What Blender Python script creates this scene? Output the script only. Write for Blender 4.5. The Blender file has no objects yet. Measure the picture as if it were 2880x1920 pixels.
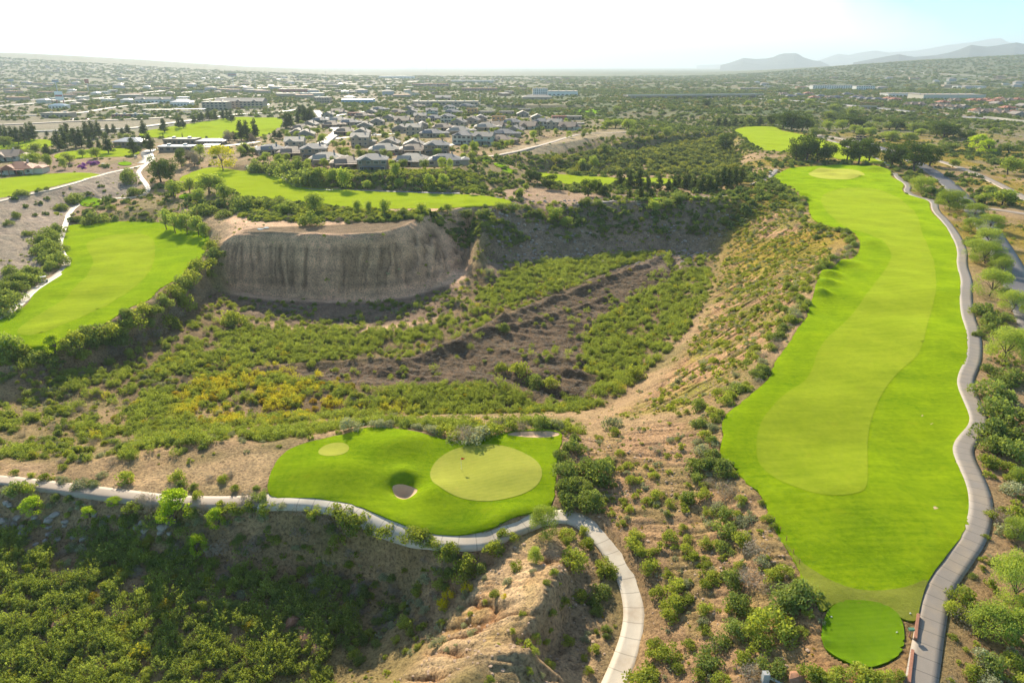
import bpy, math, random
import numpy as np
from mathutils import Vector, geometry as mgeo
sc = bpy.context.scene
R = math.radians
random.seed(7); RNG = np.random.default_rng(7)
# ------------------------------------------------------------------ camera geometry (measured from the photograph)
CAMZ = 60.0; PITCH = R(21.9); FP = 1568.0; CX, CY = 1176.0, 784.0
cP, sP = math.cos(PITCH), math.sin(PITCH)
def ray(px, py):
    a = (px-CX)/FP; b = (py-CY)/FP
    return a, cP-b*sP, -(sP+b*cP)
def W(px, py, z=0.0):
    dx, dy, dz = ray(px, py)
    t = (z-CAMZ)/dz
    return dx*t, dy*t
def Wp(pts, z):
    return np.array([W(p[0], p[1], z) for p in pts])
# ------------------------------------------------------------------ noise
def _hash(ix, iy, seed):
    h = (ix.astype(np.int64)*374761393 + iy.astype(np.int64)*668265263 + seed*974711) & 0xFFFFFFFF
    h = ((h ^ (h >> 13))*1274126177) & 0xFFFFFFFF
    return ((h ^ (h >> 16)) & 0xFFFF)/65535.0
def vnoise(x, y, seed=0):
    x = np.asarray(x, float); y = np.asarray(y, float)
    ix = np.floor(x); iy = np.floor(y); fx = x-ix; fy = y-iy
    fx = fx*fx*(3-2*fx); fy = fy*fy*(3-2*fy)
    a = _hash(ix, iy, seed); b = _hash(ix+1, iy, seed); c = _hash(ix, iy+1, seed); d = _hash(ix+1, iy+1, seed)
    return (a*(1-fx)+b*fx)*(1-fy)+(c*(1-fx)+d*fx)*fy
def fbm(x, y, s, o=3, seed=0):
    v = 0; a = 0.5; t = 0
    for k in range(o):
        v = v+a*vnoise(x/s+17.3*k, y/s-9.1*k, seed+k); t += a; a *= 0.5; s *= 0.5
    return v/t
def sstep(a, b, x):
    t = np.clip((x-a)/(b-a), 0, 1); return t*t*(3-2*t)
def inpoly(X, Y, P):
    P = np.asarray(P); c = np.zeros(np.shape(X), bool); n = len(P)
    bx0, by0 = P.min(0); bx1, by1 = P.max(0)
    m = (X >= bx0) & (X <= bx1) & (Y >= by0) & (Y <= by1)
    xs = X[m]; ys = Y[m]; r = np.zeros(xs.shape, bool)
    for i in range(n):
        x1, y1 = P[i]; x2, y2 = P[(i+1) % n]
        if y1 == y2: continue
        k = ((y1 > ys) != (y2 > ys)) & (xs < (x2-x1)*(ys-y1)/(y2-y1)+x1)
        r ^= k
    c[m] = r
    return c
def smoothpoly(P, n=2, closed=True):          # Chaikin corner cutting
    P = np.asarray(P, float)
    for _ in range(n):
        if closed:
            Q = np.roll(P, -1, 0); P = np.stack([P*.75+Q*.25, P*.25+Q*.75], 1).reshape(-1, P.shape[1])
        else:
            A = P[:-1]; B = P[1:]; M = np.stack([A*.75+B*.25, A*.25+B*.75], 1).reshape(-1, P.shape[1])
            P = np.vstack([P[:1], M[1:-1], P[-1:]])
    return P
# ------------------------------------------------------------------ outlines, read off the photograph and laid on the ground
FAIR_A = [(1765,411),(1795,395),(1815,385),(1868,381),(1915,378),(1968,381),(2001,381),(2031,385),(2048,395),(2045,405),(2060,413),(2078,423),(2068,441),(2101,453),(2135,461),(2135,485),(2161,508),(2188,545),(2200,580),(2196,606),(2210,646),(2203,669),(2208,723),(2221,763),(2221,826),(2198,869),(2201,896),(2230,956),(2226,983),(2208,999),(2191,1023),(2191,1045),(2215,1099),(2228,1142),(2228,1189),(2208,1235),(2175,1275),(2141,1322),(2128,1345),(2115,1379),(2105,1429),(2088,1429),(2068,1422),(2035,1399),(1968,1382),(1921,1382),(1901,1395),(1888,1399),(1878,1379),(1855,1339),(1828,1285),(1801,1245),(1781,1205),(1761,1162),(1748,1132),(1701,1089),(1688,1065),(1660,1045),(1651,1023),(1665,1003),(1655,976),(1671,946),(1701,926),(1728,903),(1768,869),(1775,843),(1788,819),(1815,786),(1831,756),(1855,729),(1858,709),(1868,683),(1876,649),(1885,629),(1928,609),(1968,589),(1978,563),(1965,538),(1951,528),(1901,521),(1871,508),(1858,488),(1858,468),(1835,451),(1828,435),(1800,423)]
FAIR_A_IN = [(2010,430),(1900,436),(1878,465),(1930,520),(2010,545),(2048,579),(2046,600),(2010,650),(1968,709),(1901,776),(1875,813),(1868,843),(1851,873),(1815,896),(1768,939),(1741,979),(1735,1045),(1755,1079),(1801,1112),(1868,1142),(1918,1150),(1968,1145),(1991,1132),(1993,1045),(1995,973),(2028,896),(2068,846),(2115,813),(2131,739),(2148,689),(2151,623),(2141,583),(2118,539),(2101,475)]
GREEN_A = [(1851,398),(1880,391),(1930,389),(1975,393),(1990,402),(1970,411),(1920,413),(1870,409)]
FAIR_B = [(610,1137),(618,1095),(640,1050),(680,1020),(740,1005),(800,995),(830,980),(880,980),(930,990),(985,1003),(1030,1010),(1080,1010),(1120,1003),(1165,993),(1200,985),(1262,983),(1292,990),(1290,1010),(1280,1050),(1275,1110),(1272,1150),(1258,1170),(1200,1184),(1150,1205),(1100,1218),(1050,1222),(980,1215),(900,1190),(850,1166),(800,1151),(740,1143),(680,1141)]
def ell(cx, cy, rx, ry, n=28, rot=0, wob=0.0, seed=1):
    r = random.Random(seed); ph = r.random()*6; o = []
    for i in range(n):
        a = 2*math.pi*i/n; k = 1+wob*math.sin(2*a+ph)+wob*.6*math.sin(3*a+ph*2)
        x = rx*k*math.cos(a); y = ry*k*math.sin(a)
        o.append((cx+x*math.cos(rot)-y*math.sin(rot), cy+x*math.sin(rot)+y*math.cos(rot)))
    return o
GREEN_B = ell(1115,1088,127,67,36,0,.02)
GREEN_B2 = ell(767,1037,36,18,24,-.1)
FAIR_C = [(-90,745),(-20,735),(14,726),(60,703),(77,675),(117,645),(163,608),(143,568),(147,543),(155,526),(163,518),(233,511),(300,511),(357,511),(420,528),(483,545),(478,568),(462,596),(437,620),(433,612),(420,633),(393,649),(360,669),(347,689),(293,706),(280,719),(233,743),(197,749),(160,769),(143,786),(87,799),(33,799),(8,813),(-30,822),(-110,845)]
FAIR_C_IN = [(197,555),(240,540),(300,535),(340,538),(356,552),(356,600),(330,650),(270,690),(180,730),(90,770),(30,770),(60,735),(130,700),(200,640),(218,600),(200,575)]
FAIR_D = [(405,413),(440,396),(480,384),(533,391),(563,395),(633,401),(663,411),(673,426),(733,431),(817,438),(884,441),(960,444),(1051,445),(1117,451),(1181,461),(1167,468),(1084,476),(984,478),(884,481),(784,478),(700,465),(633,458),(540,451),(533,430),(480,426),(430,417)]
FAIR_E = [(1231,395),(1284,401),(1345,405),(1411,408),(1484,408),(1561,411),(1600,418),(1560,428),(1484,424),(1411,424),(1337,430),(1284,421),(1240,410)]
FAIR_F = [(1681,300),(1711,291),(1781,290),(1790,300),(1848,310),(1901,325),(1935,331),(1960,345),(2045,375),(2055,386),(2020,376),(1935,368),(1905,360),(1801,348),(1748,346),(1735,338),(1711,318)]
FAIR_G = [(313,308),(367,295),(433,285),(500,275),(547,268),(600,271),(647,270),(650,285),(640,300),(593,318),(500,321),(420,319),(333,316)]
FAIR_H = [(-60,425),(0,411),(100,398),(233,396),(225,408),(133,425),(67,440),(0,453),(-60,465)]
FAIR_I = [(-30,330),(23,325),(60,320),(123,321),(130,332),(90,343),(40,343),(-30,345)]
FAIR_J = [(130,352),(187,345),(230,342),(300,341),(327,351),(300,360),(230,361),(167,366),(120,365)]
TEES = [('green','tee_box',ell(210,466,27,8),-5.2,'small oval tee of green grass beside the path bend above the left fairway'),
        ('g2','tee_box',ell(287,377,16,4),1,'tiny round tee of grass by the clubhouse cart path junction'),
        ('g3','tee_box',ell(1149,378,15,4),4,'middle one of three small tees below the last houses'),
        ('g4','tee_box',ell(1167,387,13,3.4),3.4,'lowest of three small tees below the last houses'),
        ('g5','tee_box',ell(1112,368,14,3.4),4.8,'topmost of three small tees below the last houses'),
        ('g6','tee_box',ell(1456,458,18,2.5),-.4,'narrow tee on the rim of the back cliff'),
        ('g7','tee_box',ell(1500,455,34,3),-.4,'grass tee on the rim under the row of pines'),
        ('g8','tee_box',ell(1590,452,24,3),-.4,'grass tee at the foot of the pines near the path'),
        ('g9','tee_box',ell(1347,255,34,6),0,'far grass tee beyond the housing estate'),
        ('g10','tee_box',ell(428,453,17,5),-2,'shaded tee under the big round bushes by the winding path')]
TEE_N = [(1888,1453),(1892,1420),(1903,1396),(1935,1382),(1975,1380),(2015,1388),(2050,1405),(2072,1425),(2077,1450),(2075,1480),(2062,1508),(2030,1524),(1990,1527),(1950,1518),(1915,1500),(1895,1478)]
BUNK1 = [(900,1121),(912,1116),(930,1114),(948,1117),(960,1126),(957,1138),(945,1147),(930,1152),(915,1145),(905,1133)]
BUNK2 = [(1160,1001),(1185,992),(1220,990),(1262,990),(1288,994),(1280,1003),(1230,1007),(1180,1005)]
# things drawn in as polylines with heights: rims, toes and crests of the quarry
L = [
 # cliff rim and bench
 [(520,543,-2),(545,535,-.5),(600,534,0),(700,538,0),(800,541,0),(880,535,0),(940,516,0),(985,490,0),(1040,484,-.3),(1090,480,-.5)],
 [(560,518,0),(700,520,0),(850,512,0),(930,495,0),(980,484,0)],
 [(500,646,-15),(530,655,-19),(560,668,-21),(600,676,-22),(700,684,-22),(800,688,-22),(900,684,-22),(980,672,-21.5),(1040,640,-20),(1062,600,-17),(1072,550,-12),(1080,515,-7)],
 [(1098,487,-1),(1112,520,-5),(1106,570,-11),(1088,620,-17),(1066,662,-21)],
 [(1112,610,-19.5),(1180,598,-18.5),(1250,590,-18.3),(1400,578,-18),(1540,572,-18),(1620,578,-18.2)],
 [(1120,474,-.5),(1180,472,-1),(1250,474,-2.5),(1300,474,-2),(1345,464,-.4),(1450,462,-.4),(1560,462,-.4),(1640,462,-.4),(1700,458,-.2)],
 # quarry floor
 [(640,720,-21.5),(800,740,-21.5),(950,730,-21.5),(1060,680,-21),(1180,640,-19.5),(1350,620,-19),(1500,600,-18.6),(1560,600,-18.6)],
 [(500,740,-19),(600,770,-20.5),(750,790,-21),(900,800,-21.5),(1100,760,-21.5),(1300,700,-20.5),(1480,650,-19.5)],
 [(300,850,-18),(500,860,-19),(700,860,-20.5),(900,870,-21.5),(1100,840,-22),(1350,780,-21.5),(1480,720,-20.5),(1560,660,-19.6)],
 [(0,930,-15.5),(200,920,-16.5),(400,920,-17.5),(700,930,-19.5),(900,930,-20.5),(1100,930,-21),(1250,920,-21),(1350,900,-21),(1430,850,-21),(1530,760,-20.5),(1580,690,-19.8),(1612,620,-19)],
 # toe of the slope below the long fairway
 [(1400,935,-18.5),(1470,880,-18.8),(1550,800,-19),(1605,720,-18.8),(1635,650,-18.4),(1645,600,-18),(1660,560,-15),(1690,500,-7),(1712,468,-1)],
 # rim shoulder left of the long fairway
 [(1640,960,-.6),(1700,905,-.5),(1752,862,-.5),(1762,820,-.5),(1810,760,-.5),(1845,700,-.4),(1865,640,-.4),(1890,612,-.3),(1950,585,-.3),(1940,545,-.3),(1880,522,-.3),(1840,490,-.3),(1812,440,-.2),(1760,425,-.2)],
 # erosion slope down to the putting green
 [(1330,1000,-8),(1360,960,-13),(1400,935,-18.5)],
 [(1310,1020,-5.5),(1370,1100,-6),(1400,1170,-6.4)],
 [(1450,1010,-4.8),(1520,1080,-4),(1600,1150,-3.5),(1660,1240,-3),(1700,1340,-3),(1740,1440,-2.6),(1780,1560,-2.4)],
 [(1640,1050,-.8),(1690,1110,-.8),(1740,1190,-.7),(1790,1290,-.5),(1840,1370,-.4),(1880,1470,-.4),(1900,1570,-.5)],
 # left fairway bank
 [(-110,850,-9),(10,822,-8.5),(90,806,-8.4),(150,792,-8.4),(205,756,-8.4),(290,726,-8.4),(355,694,-8.4),(400,655,-8.4),(450,628,-8.2),(488,575,-7),(505,548,-4)],
 [(-110,900,-15),(60,872,-15.5),(180,850,-16),(280,810,-17),(380,760,-17.5),(440,700,-17.5),(500,660,-17)],
 # strip of ground running left of the putting green, falling away behind
 [(-80,1062,-7.5),(60,1068,-7.3),(200,1060,-7),(330,1040,-6.6),(450,1010,-6.2),(560,1020,-5.6),(640,1020,-5.4)],
 [(-80,1020,-12),(80,1015,-13),(250,1000,-14),(420,985,-15),(560,965,-17)],
 [(640,1035,-5.4),(690,1008,-5.4),(790,988,-5.5),(880,972,-5.6),(960,985,-5.6),(1040,1000,-5.6),(1110,996,-5.6),(1190,978,-5.6),(1270,976,-5.6),(1300,990,-5.5)],
 [(600,952,-19),(760,952,-20),(900,950,-20.5),(1100,950,-20.5),(1250,944,-20.5),(1330,930,-20)],
 # gravel slope between the left path and the rim road
 [(-80,480,1),(0,458,1),(70,443,1),(140,428,1),(200,411,1),(238,398,1),(290,388,1),(340,375,1)],
 [(-120,700,-7),(-40,660,-6.5),(60,640,-6.5),(105,600,-6.5),(120,540,-5.5),(140,490,-4.5)],
 # winding path (left)
 [(345,373,1),(318,398,.2),(332,425,-1.5),(342,440,-2.5),(320,452,-3.5),(240,455,-4.5),(185,464,-5.4),(158,485,-6.2),(150,515,-7),(132,552,-7.6),(140,585,-8),(156,604,-8),(112,640,-8),(68,672,-8),(15,718,-8),(-60,750,-8)],
 [(360,500,-6.5),(430,505,-5),(470,520,-4),(520,535,-2.4)],
 [(250,490,-6),(330,480,-4),(400,470,-2.5),(470,500,-2.6),(540,515,-1)],
 # houses plateau and its bank
 [(540,352,4),(600,382,5),(700,394,5.5),(800,403,6),(930,406,6),(1020,402,6),(1075,384,6),(1100,362,5.6),(1180,345,5.5),(1290,328,5.5),(1380,312,5.5),(1450,300,5.5),(1400,277,5),(1200,263,5),(1000,257,4),(800,257,3),(700,268,3),(650,300,3.5),(590,335,4),(540,352,4)],
 [(850,330,6),(1000,320,6),(1150,305,6)],[(700,330,5),(860,300,5)],
 [(480,376,1.5),(560,388,1.5),(680,418,1),(800,432,.6),(950,440,.4),(1060,440,.4)],
 [(1100,440,-.4),(1160,432,-2),(1230,435,-3),(1300,450,-2.5)],
 [(1110,366,4.8),(1150,380,4),(1210,392,0),(1235,402,-3)],
 # green valley behind
 [(1210,372,1),(1300,362,1),(1370,345,1),(1420,332,.5),(1540,315,0),(1640,300,-.5)],
 [(1250,392,-5),(1330,372,-6),(1400,358,-6.5),(1470,345,-7),(1560,330,-7),(1650,318,-6)],
 [(1300,394,-6),(1450,396,-7),(1580,398,-7),(1650,390,-7),(1690,360,-6.5),(1680,325,-5)],
 [(1240,405,-5),(1300,412,-5),(1450,416,-5),(1600,418,-5),(1680,410,-4)],
 [(1672,296,0),(1700,316,0),(1728,345,0),(1760,372,0),(1790,388,0),(1760,410,0),(1735,425,0),(1712,452,-.2)],
 [(1300,448,-3),(1400,446,-2),(1550,444,-2),(1680,436,-1)],
 # far canyons
 [(1120,243,0),(1240,243,0),(1300,240,0),(1380,236,0)],[(950,250,1),(1120,247,1)],[(980,259,-6),(1150,256,-7),(1290,255,-7)],
 [(1500,243,3),(1560,250,4),(1640,262,4),(1700,282,2)],[(1480,270,-6),(1540,284,-6),(1620,296,-6),(1660,300,-5)],
 # valley left of frame and foreground basin
 [(-80,1110,-6.6),(0,1112,-6.4),(150,1122,-6.4),(300,1142,-6.3),(400,1152,-6.3),(500,1156,-6.2),(610,1152,-5.8)],
 [(640,1152,-5.7),(760,1158,-5.6),(850,1186,-5.8),(900,1212,-6),(980,1238,-6.3),(1050,1256,-6.6),(1100,1262,-6.8)],
 [(-80,1235,-12),(60,1240,-12),(250,1258,-12.5),(450,1285,-13),(640,1305,-14),(780,1325,-14.8),(880,1345,-15.2),(930,1380,-15.6)],
 [(0,1400,-13.5),(300,1420,-14.5),(600,1450,-15.8),(780,1470,-16.5)],
 [(-40,1570,-15),(300,1600,-16),(600,1600,-17.5),(760,1590,-18)],
 [(930,1380,-15.6),(880,1450,-16.2),(800,1520,-17),(740,1600,-17.8)],
 # dirt ridge in the middle foreground
 [(1258,1225,-6.0),(1275,1262,-4.9),(1297,1302,-2.6),(1268,1345,-1.7),(1238,1390,-1.1),(1220,1430,-.8),(1196,1474,-.8),(1150,1488,-1.2),(1104,1497,-1.4),(1075,1530,-1.3),(1050,1568,-1.3),(1020,1620,-1.6)],
 [(1100,1262,-7),(1130,1275,-7.6),(1080,1330,-9.5),(1020,1400,-12),(960,1470,-14),(880,1560,-15.5)],
 [(1215,1215,-6.6),(1200,1260,-6.3),(1190,1330,-5.2),(1150,1400,-5.6),(1090,1460,-6.6),(1010,1530,-8.6),(960,1590,-9)],
 [(1300,1212,-6.6),(1350,1262,-7),(1392,1320,-7.6),(1410,1380,-8),(1404,1440,-8.3),(1390,1490,-8.6),(1360,1570,-9),(1330,1640,-9.3)],
 [(1330,1330,-7.4),(1312,1385,-8),(1290,1450,-8.8),(1240,1520,-9.6),(1200,1578,-10)],
 # middle path
 [(1258,1175,-6.2),(1300,1178,-6.4),(1350,1195,-6.6),(1410,1265,-7.2),(1450,1335,-7.8),(1463,1410,-8.2),(1450,1480,-8.6),(1415,1568,-9),(1390,1640,-9.3)],
 [(1345,1150,-5.6),(1420,1230,-5.8),(1500,1330,-6),(1530,1430,-6.4),(1500,1550,-7)],
 # right side plain
 [(2060,395,0),(2130,440,0),(2180,500,0),(2220,560,0),(2250,650,0),(2262,760,0),(2260,840,0),(2270,920,0),(2245,1000,0),(2270,1120,0),(2300,1200,0),(2250,1300,0),(2190,1400,0),(2180,1500,0),(2170,1600,0)],
 [(2480,560,-.8),(2480,900,-.8),(2480,1300,-.8),(2480,1600,-.8)],
 [(2130,380,-.5),(2250,460,-1),(2352,560,-1.2),(2480,700,-1)],
 [(1830,285,-.5),(2000,310,-1),(2200,360,-1.2),(2480,440,-1.2)],
 [(1690,250,0),(1800,255,0),(1950,262,0),(2150,282,0),(2480,320,0)],
]
PADS = [(FAIR_A,0.0),(FAIR_B,-5.2),(FAIR_C,-8.0),(FAIR_D,0.2),(FAIR_E,-5.0),(FAIR_F,0.0),(FAIR_G,1.0),(FAIR_H,1.0),(FAIR_I,1.0),(FAIR_J,1.0),(TEE_N,-0.2)]
PADS_W = [(smoothpoly(Wp(p, z), 2), z) for p, z in PADS]
# ------------------------------------------------------------------ base height field: heights spread smoothly between those lines
GX0, GX1, GY0, GY1, GS = -460, 460, 10, 1190, 1.0
def solve_base():
    nx = int((GX1-GX0)/GS)+1; ny = int((GY1-GY0)/GS)+1
    fix = np.zeros((ny, nx)); cnt = np.zeros((ny, nx))
    for ln in L:
        wp = []
        for (px, py, z) in ln:
            x, y = W(px, py, z); wp.append((x, y, z))
        for a, b in zip(wp[:-1], wp[1:]):
            d = math.hypot(b[0]-a[0], b[1]-a[1]); n = max(2, int(d/0.5))
            t = np.linspace(0, 1, n)
            xs = a[0]+(b[0]-a[0])*t; ys = a[1]+(b[1]-a[1])*t; zs = a[2]+(b[2]-a[2])*t
            j = np.round((xs-GX0)/GS).astype(int); i = np.round((ys-GY0)/GS).astype(int)
            m = (j >= 0) & (j < nx) & (i >= 0) & (i < ny)
            np.add.at(fix, (i[m], j[m]), zs[m]); np.add.at(cnt, (i[m], j[m]), 1)
    XX, YY = np.meshgrid(np.arange(nx)*GS+GX0, np.arange(ny)*GS+GY0)
    f = cnt > 0; val = np.where(f, fix/np.maximum(cnt, 1), 0)
    for P, z in PADS_W:
        m = inpoly(XX, YY, P); f |= m; val[m] = z
    # outer border
    f[0, :] |= False
    f[-1, :] = True; val[-1, :] = 0
    f[:, 0] = True; val[:, 0] = np.where(YY[:, 0] > 260, 0, -9)
    f[:, -1] = True; val[:, -1] = -.5
    lv = [(f, val)]
    while min(lv[-1][0].shape) > 24:
        ff, vv = lv[-1]; h = ff.shape[0]//2*2; w = ff.shape[1]//2*2
        fb = ff[:h, :w].reshape(h//2, 2, w//2, 2); vb = vv[:h, :w].reshape(h//2, 2, w//2, 2)
        c = fb.sum((1, 3)); s = (vb*fb).sum((1, 3))
        lv.append((c > 0, np.where(c > 0, s/np.maximum(c, 1), 0)))
    z = None
    for k in range(len(lv)-1, -1, -1):
        ff, vv = lv[k]
        if z is None: z = np.where(ff, vv, 0.0)
        else:
            u = np.repeat(np.repeat(z, 2, 0), 2, 1)
            u = np.pad(u, ((0, max(0, ff.shape[0]-u.shape[0])), (0, max(0, ff.shape[1]-u.shape[1]))), 'edge')[:ff.shape[0], :ff.shape[1]]
            z = np.where(ff, vv, u)
        it = 400 if k > 3 else (90 if k > 1 else 45)
        for _ in range(it):
            p = np.pad(z, 1, 'edge')
            n = (p[:-2, 1:-1]+p[2:, 1:-1]+p[1:-1, :-2]+p[1:-1, 2:])*.25
            z = np.where(ff, vv, n)
    for _ in range(2):
        p = np.pad(z, 1, 'edge')
        z = z*.5+.125*(p[:-2, 1:-1]+p[2:, 1:-1]+p[1:-1, :-2]+p[1:-1, 2:])
    return z
BASE = solve_base()
BERMS = [([(1000,805),(1080,770),(1150,735),(1250,700),(1350,665),(1430,640),(1490,615),(1525,590)],1.3,2.0),([(560,862),(720,842),(840,827),(950,820),(1050,790)],.9,2.0),([(1548,610),(1572,680),(1566,740)],-1.8,2.4),([(1020,688),(1080,705),(1150,735)],1.4,2),([(1060,800),(1130,850),(1210,885),(1330,915)],-1.6,2.2),([(1160,800),(1260,830),(1340,832)],1.2,1.8),([(1100,760),(1230,740),(1400,690)],1.0,1.6),([(1200,860),(1280,850),(1370,870)],1.2,1.8)]
def add_berms():
    nx = BASE.shape[1]; ny = BASE.shape[0]
    for pts, h, w in BERMS:
        q = smoothpoly(np.array([W(a, b, -20.5) for a, b in pts]), 2, False)
        x0, y0 = q.min(0)-12; x1, y1 = q.max(0)+12; j0, j1 = int((x0-GX0)/GS), int((x1-GX0)/GS); i0, i1 = int((y0-GY0)/GS), int((y1-GY0)/GS)
        XX, YY = np.meshgrid(np.arange(j0, j1)*GS+GX0, np.arange(i0, i1)*GS+GY0); D = np.full(XX.shape, 1e9)
        XX = XX+(fbm(XX, YY, 9, 2, 700)-.5)*5; YY = YY+(fbm(XX, YY, 9, 2, 701)-.5)*5
        for a, b in zip(q[:-1], q[1:]):
            ab = b-a; t = np.clip(((XX-a[0])*ab[0]+(YY-a[1])*ab[1])/max(1e-6, (ab**2).sum()), 0, 1); D = np.minimum(D, np.hypot(XX-a[0]-ab[0]*t, YY-a[1]-ab[1]*t))
        BASE[i0:i1, j0:j1] += h*np.exp(-(D/w)**2)
add_berms()
def samp(A, x, y):
    u = np.clip((x-GX0)/GS, 0, A.shape[1]-1.001); v = np.clip((y-GY0)/GS, 0, A.shape[0]-1.001)
    i = v.astype(int); j = u.astype(int); fu = u-j; fv = v-i
    return (A[i, j]*(1-fu)+A[i, j+1]*fu)*(1-fv)+(A[i+1, j]*(1-fu)+A[i+1, j+1]*fu)*fv
_gy, _gx = np.gradient(BASE, GS)
SLOPE = np.hypot(_gx, _gy)
for _ in range(4):
    p_ = np.pad(SLOPE, 1, 'edge'); SLOPE = (p_[:-2, 1:-1]+p_[2:, 1:-1]+p_[1:-1, :-2]+p_[1:-1, 2:]+SLOPE)/5
_m = np.zeros(BASE.shape)
_XX, _YY = np.meshgrid(np.arange(BASE.shape[1])*GS+GX0, np.arange(BASE.shape[0])*GS+GY0)
for P_, z_ in PADS_W: _m[inpoly(_XX, _YY, P_)] = 1
PADM = _m.copy()
for _ in range(3):
    p_ = np.pad(PADM, 1, 'edge'); PADM = np.maximum(PADM, .0)*.2+.2*(p_[:-2, 1:-1]+p_[2:, 1:-1]+p_[1:-1, :-2]+p_[1:-1, 2:])
def zone(pts, z, soft=6, n=1):
    A = inpoly(_XX, _YY, smoothpoly(Wp(pts, z), n)).astype(float)
    k = int(soft)
    for _ in range(k):
        p = np.pad(A, 1, 'edge'); A = (p[:-2, 1:-1]+p[2:, 1:-1]+p[1:-1, :-2]+p[1:-1, 2:]+A)/5
    return A
Z_CLIFF = zone([(515,540),(600,530),(800,536),(960,500),(1000,484),(1100,480),(1085,560),(1050,640),(960,680),(800,692),(600,680),(520,660)], -10, 5)
Z_RIGHT = zone([(1400,945),(1480,880),(1560,790),(1620,700),(1650,600),(1720,460),(1790,440),(1850,520),(1950,560),(1850,680),(1790,780),(1700,900),(1620,1000),(1500,960)], -9, 6)
Z_RIDGE = zone([(1090,1270),(1250,1215),(1300,1300),(1240,1400),(1195,1480),(1050,1510),(1040,1600),(850,1600),(960,1450)], -6, 4)
Z_RIDGES = zone([(1270,1240),(1300,1290),(1395,1330),(1400,1450),(1360,1600),(1040,1600),(1060,1510),(1190,1480),(1240,1400)], -6, 4)
Z_GRAVEL = zone([(0,465),(140,435),(240,405),(320,400),(330,445),(180,455),(150,500),(120,570),(60,640),(-100,700),(-100,480)], -3, 5)
Z_FLOOR = zone([(480,700),(700,690),(1000,690),(1100,620),(1400,590),(1640,590),(1600,700),(1500,830),(1380,940),(1200,945),(900,950),(500,950),(200,940),(0,930),(300,840)], -20, 8)
Z_EROS = zone([(1300,990),(1440,960),(1640,960),(1660,1080),(1760,1220),(1880,1400),(1890,1600),(1440,1600),(1480,1400),(1420,1240),(1320,1140)], -4, 6)
Z_MULCH = zone([(560,850),(800,840),(1000,800),(1150,730),(1500,590),(1560,640),(1420,700),(1340,760),(1330,850),(1380,900),(1250,915),(1150,870),(960,880),(760,880)], -20, 5)
def bumps():
    out = []
    for (px, py, h, r) in [(1918,607,1.7,4.5),(1905,633,2.0,4.6),(1898,652,1.2,4),(1885,676,1.6,3.4),(1868,525,1.2,4),(1845,447,1.3,6),(1850,462,1.2,5),(1905,402,1.3,7),(1960,406,1.5,7),(1925,395,1.2,10),(2010,390,2.2,9),(1880,392,1.6,9),(2000,560,1.0,6),(1955,605,1.0,5),
                          (925,1088,.9,3.0),(928,1112,-1.7,3.0),(880,1030,.8,5),(940,1015,.8,5),(800,1085,.7,6),(1000,1130,.6,4),(730,1080,.5,5),(1180,1190,.6,4)]:
        z = 0 if px > 1400 else -5.2
        x, y = W(px, py, z); out.append((x, y, h, r))
    for (px, py, h, r) in [(390,300,2.5,18),(470,295,2.5,18),(560,285,2.5,20),(620,300,2.5,18)]:
        x, y = W(px, py, 1); out.append((x, y, h, r))
    return out
BUMPS = bumps()
HOLES = [(Wp(BUNK1, -6.4), 1.0), (Wp(BUNK2, -5.4), .7)]
_hc = [(P.mean(0), np.abs(P-P.mean(0)).max(), d) for P, d in HOLES]
def rid_(v): return 1-np.abs(2*v-1)
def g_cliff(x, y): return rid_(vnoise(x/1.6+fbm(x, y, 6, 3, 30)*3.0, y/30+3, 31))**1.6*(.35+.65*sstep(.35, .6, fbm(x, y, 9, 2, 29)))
def g_ridge(x, y):
    u2 = x*.55+y*.835; w2 = x*.835-y*.55; wq = fbm(x, y, 5, 3, 40)*1.7
    return rid_(vnoise(u2/2.6+wq, w2/11, 41))**5
def g_right(x, y):
    u = x*.50-y*.866; w = x*.866+y*.5
    return rid_(vnoise(u/1.7+fbm(x, y, 9, 2, 34)*1.4, w/13, 35))**2.6
RIBM = [np.zeros(BASE.shape)]
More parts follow.
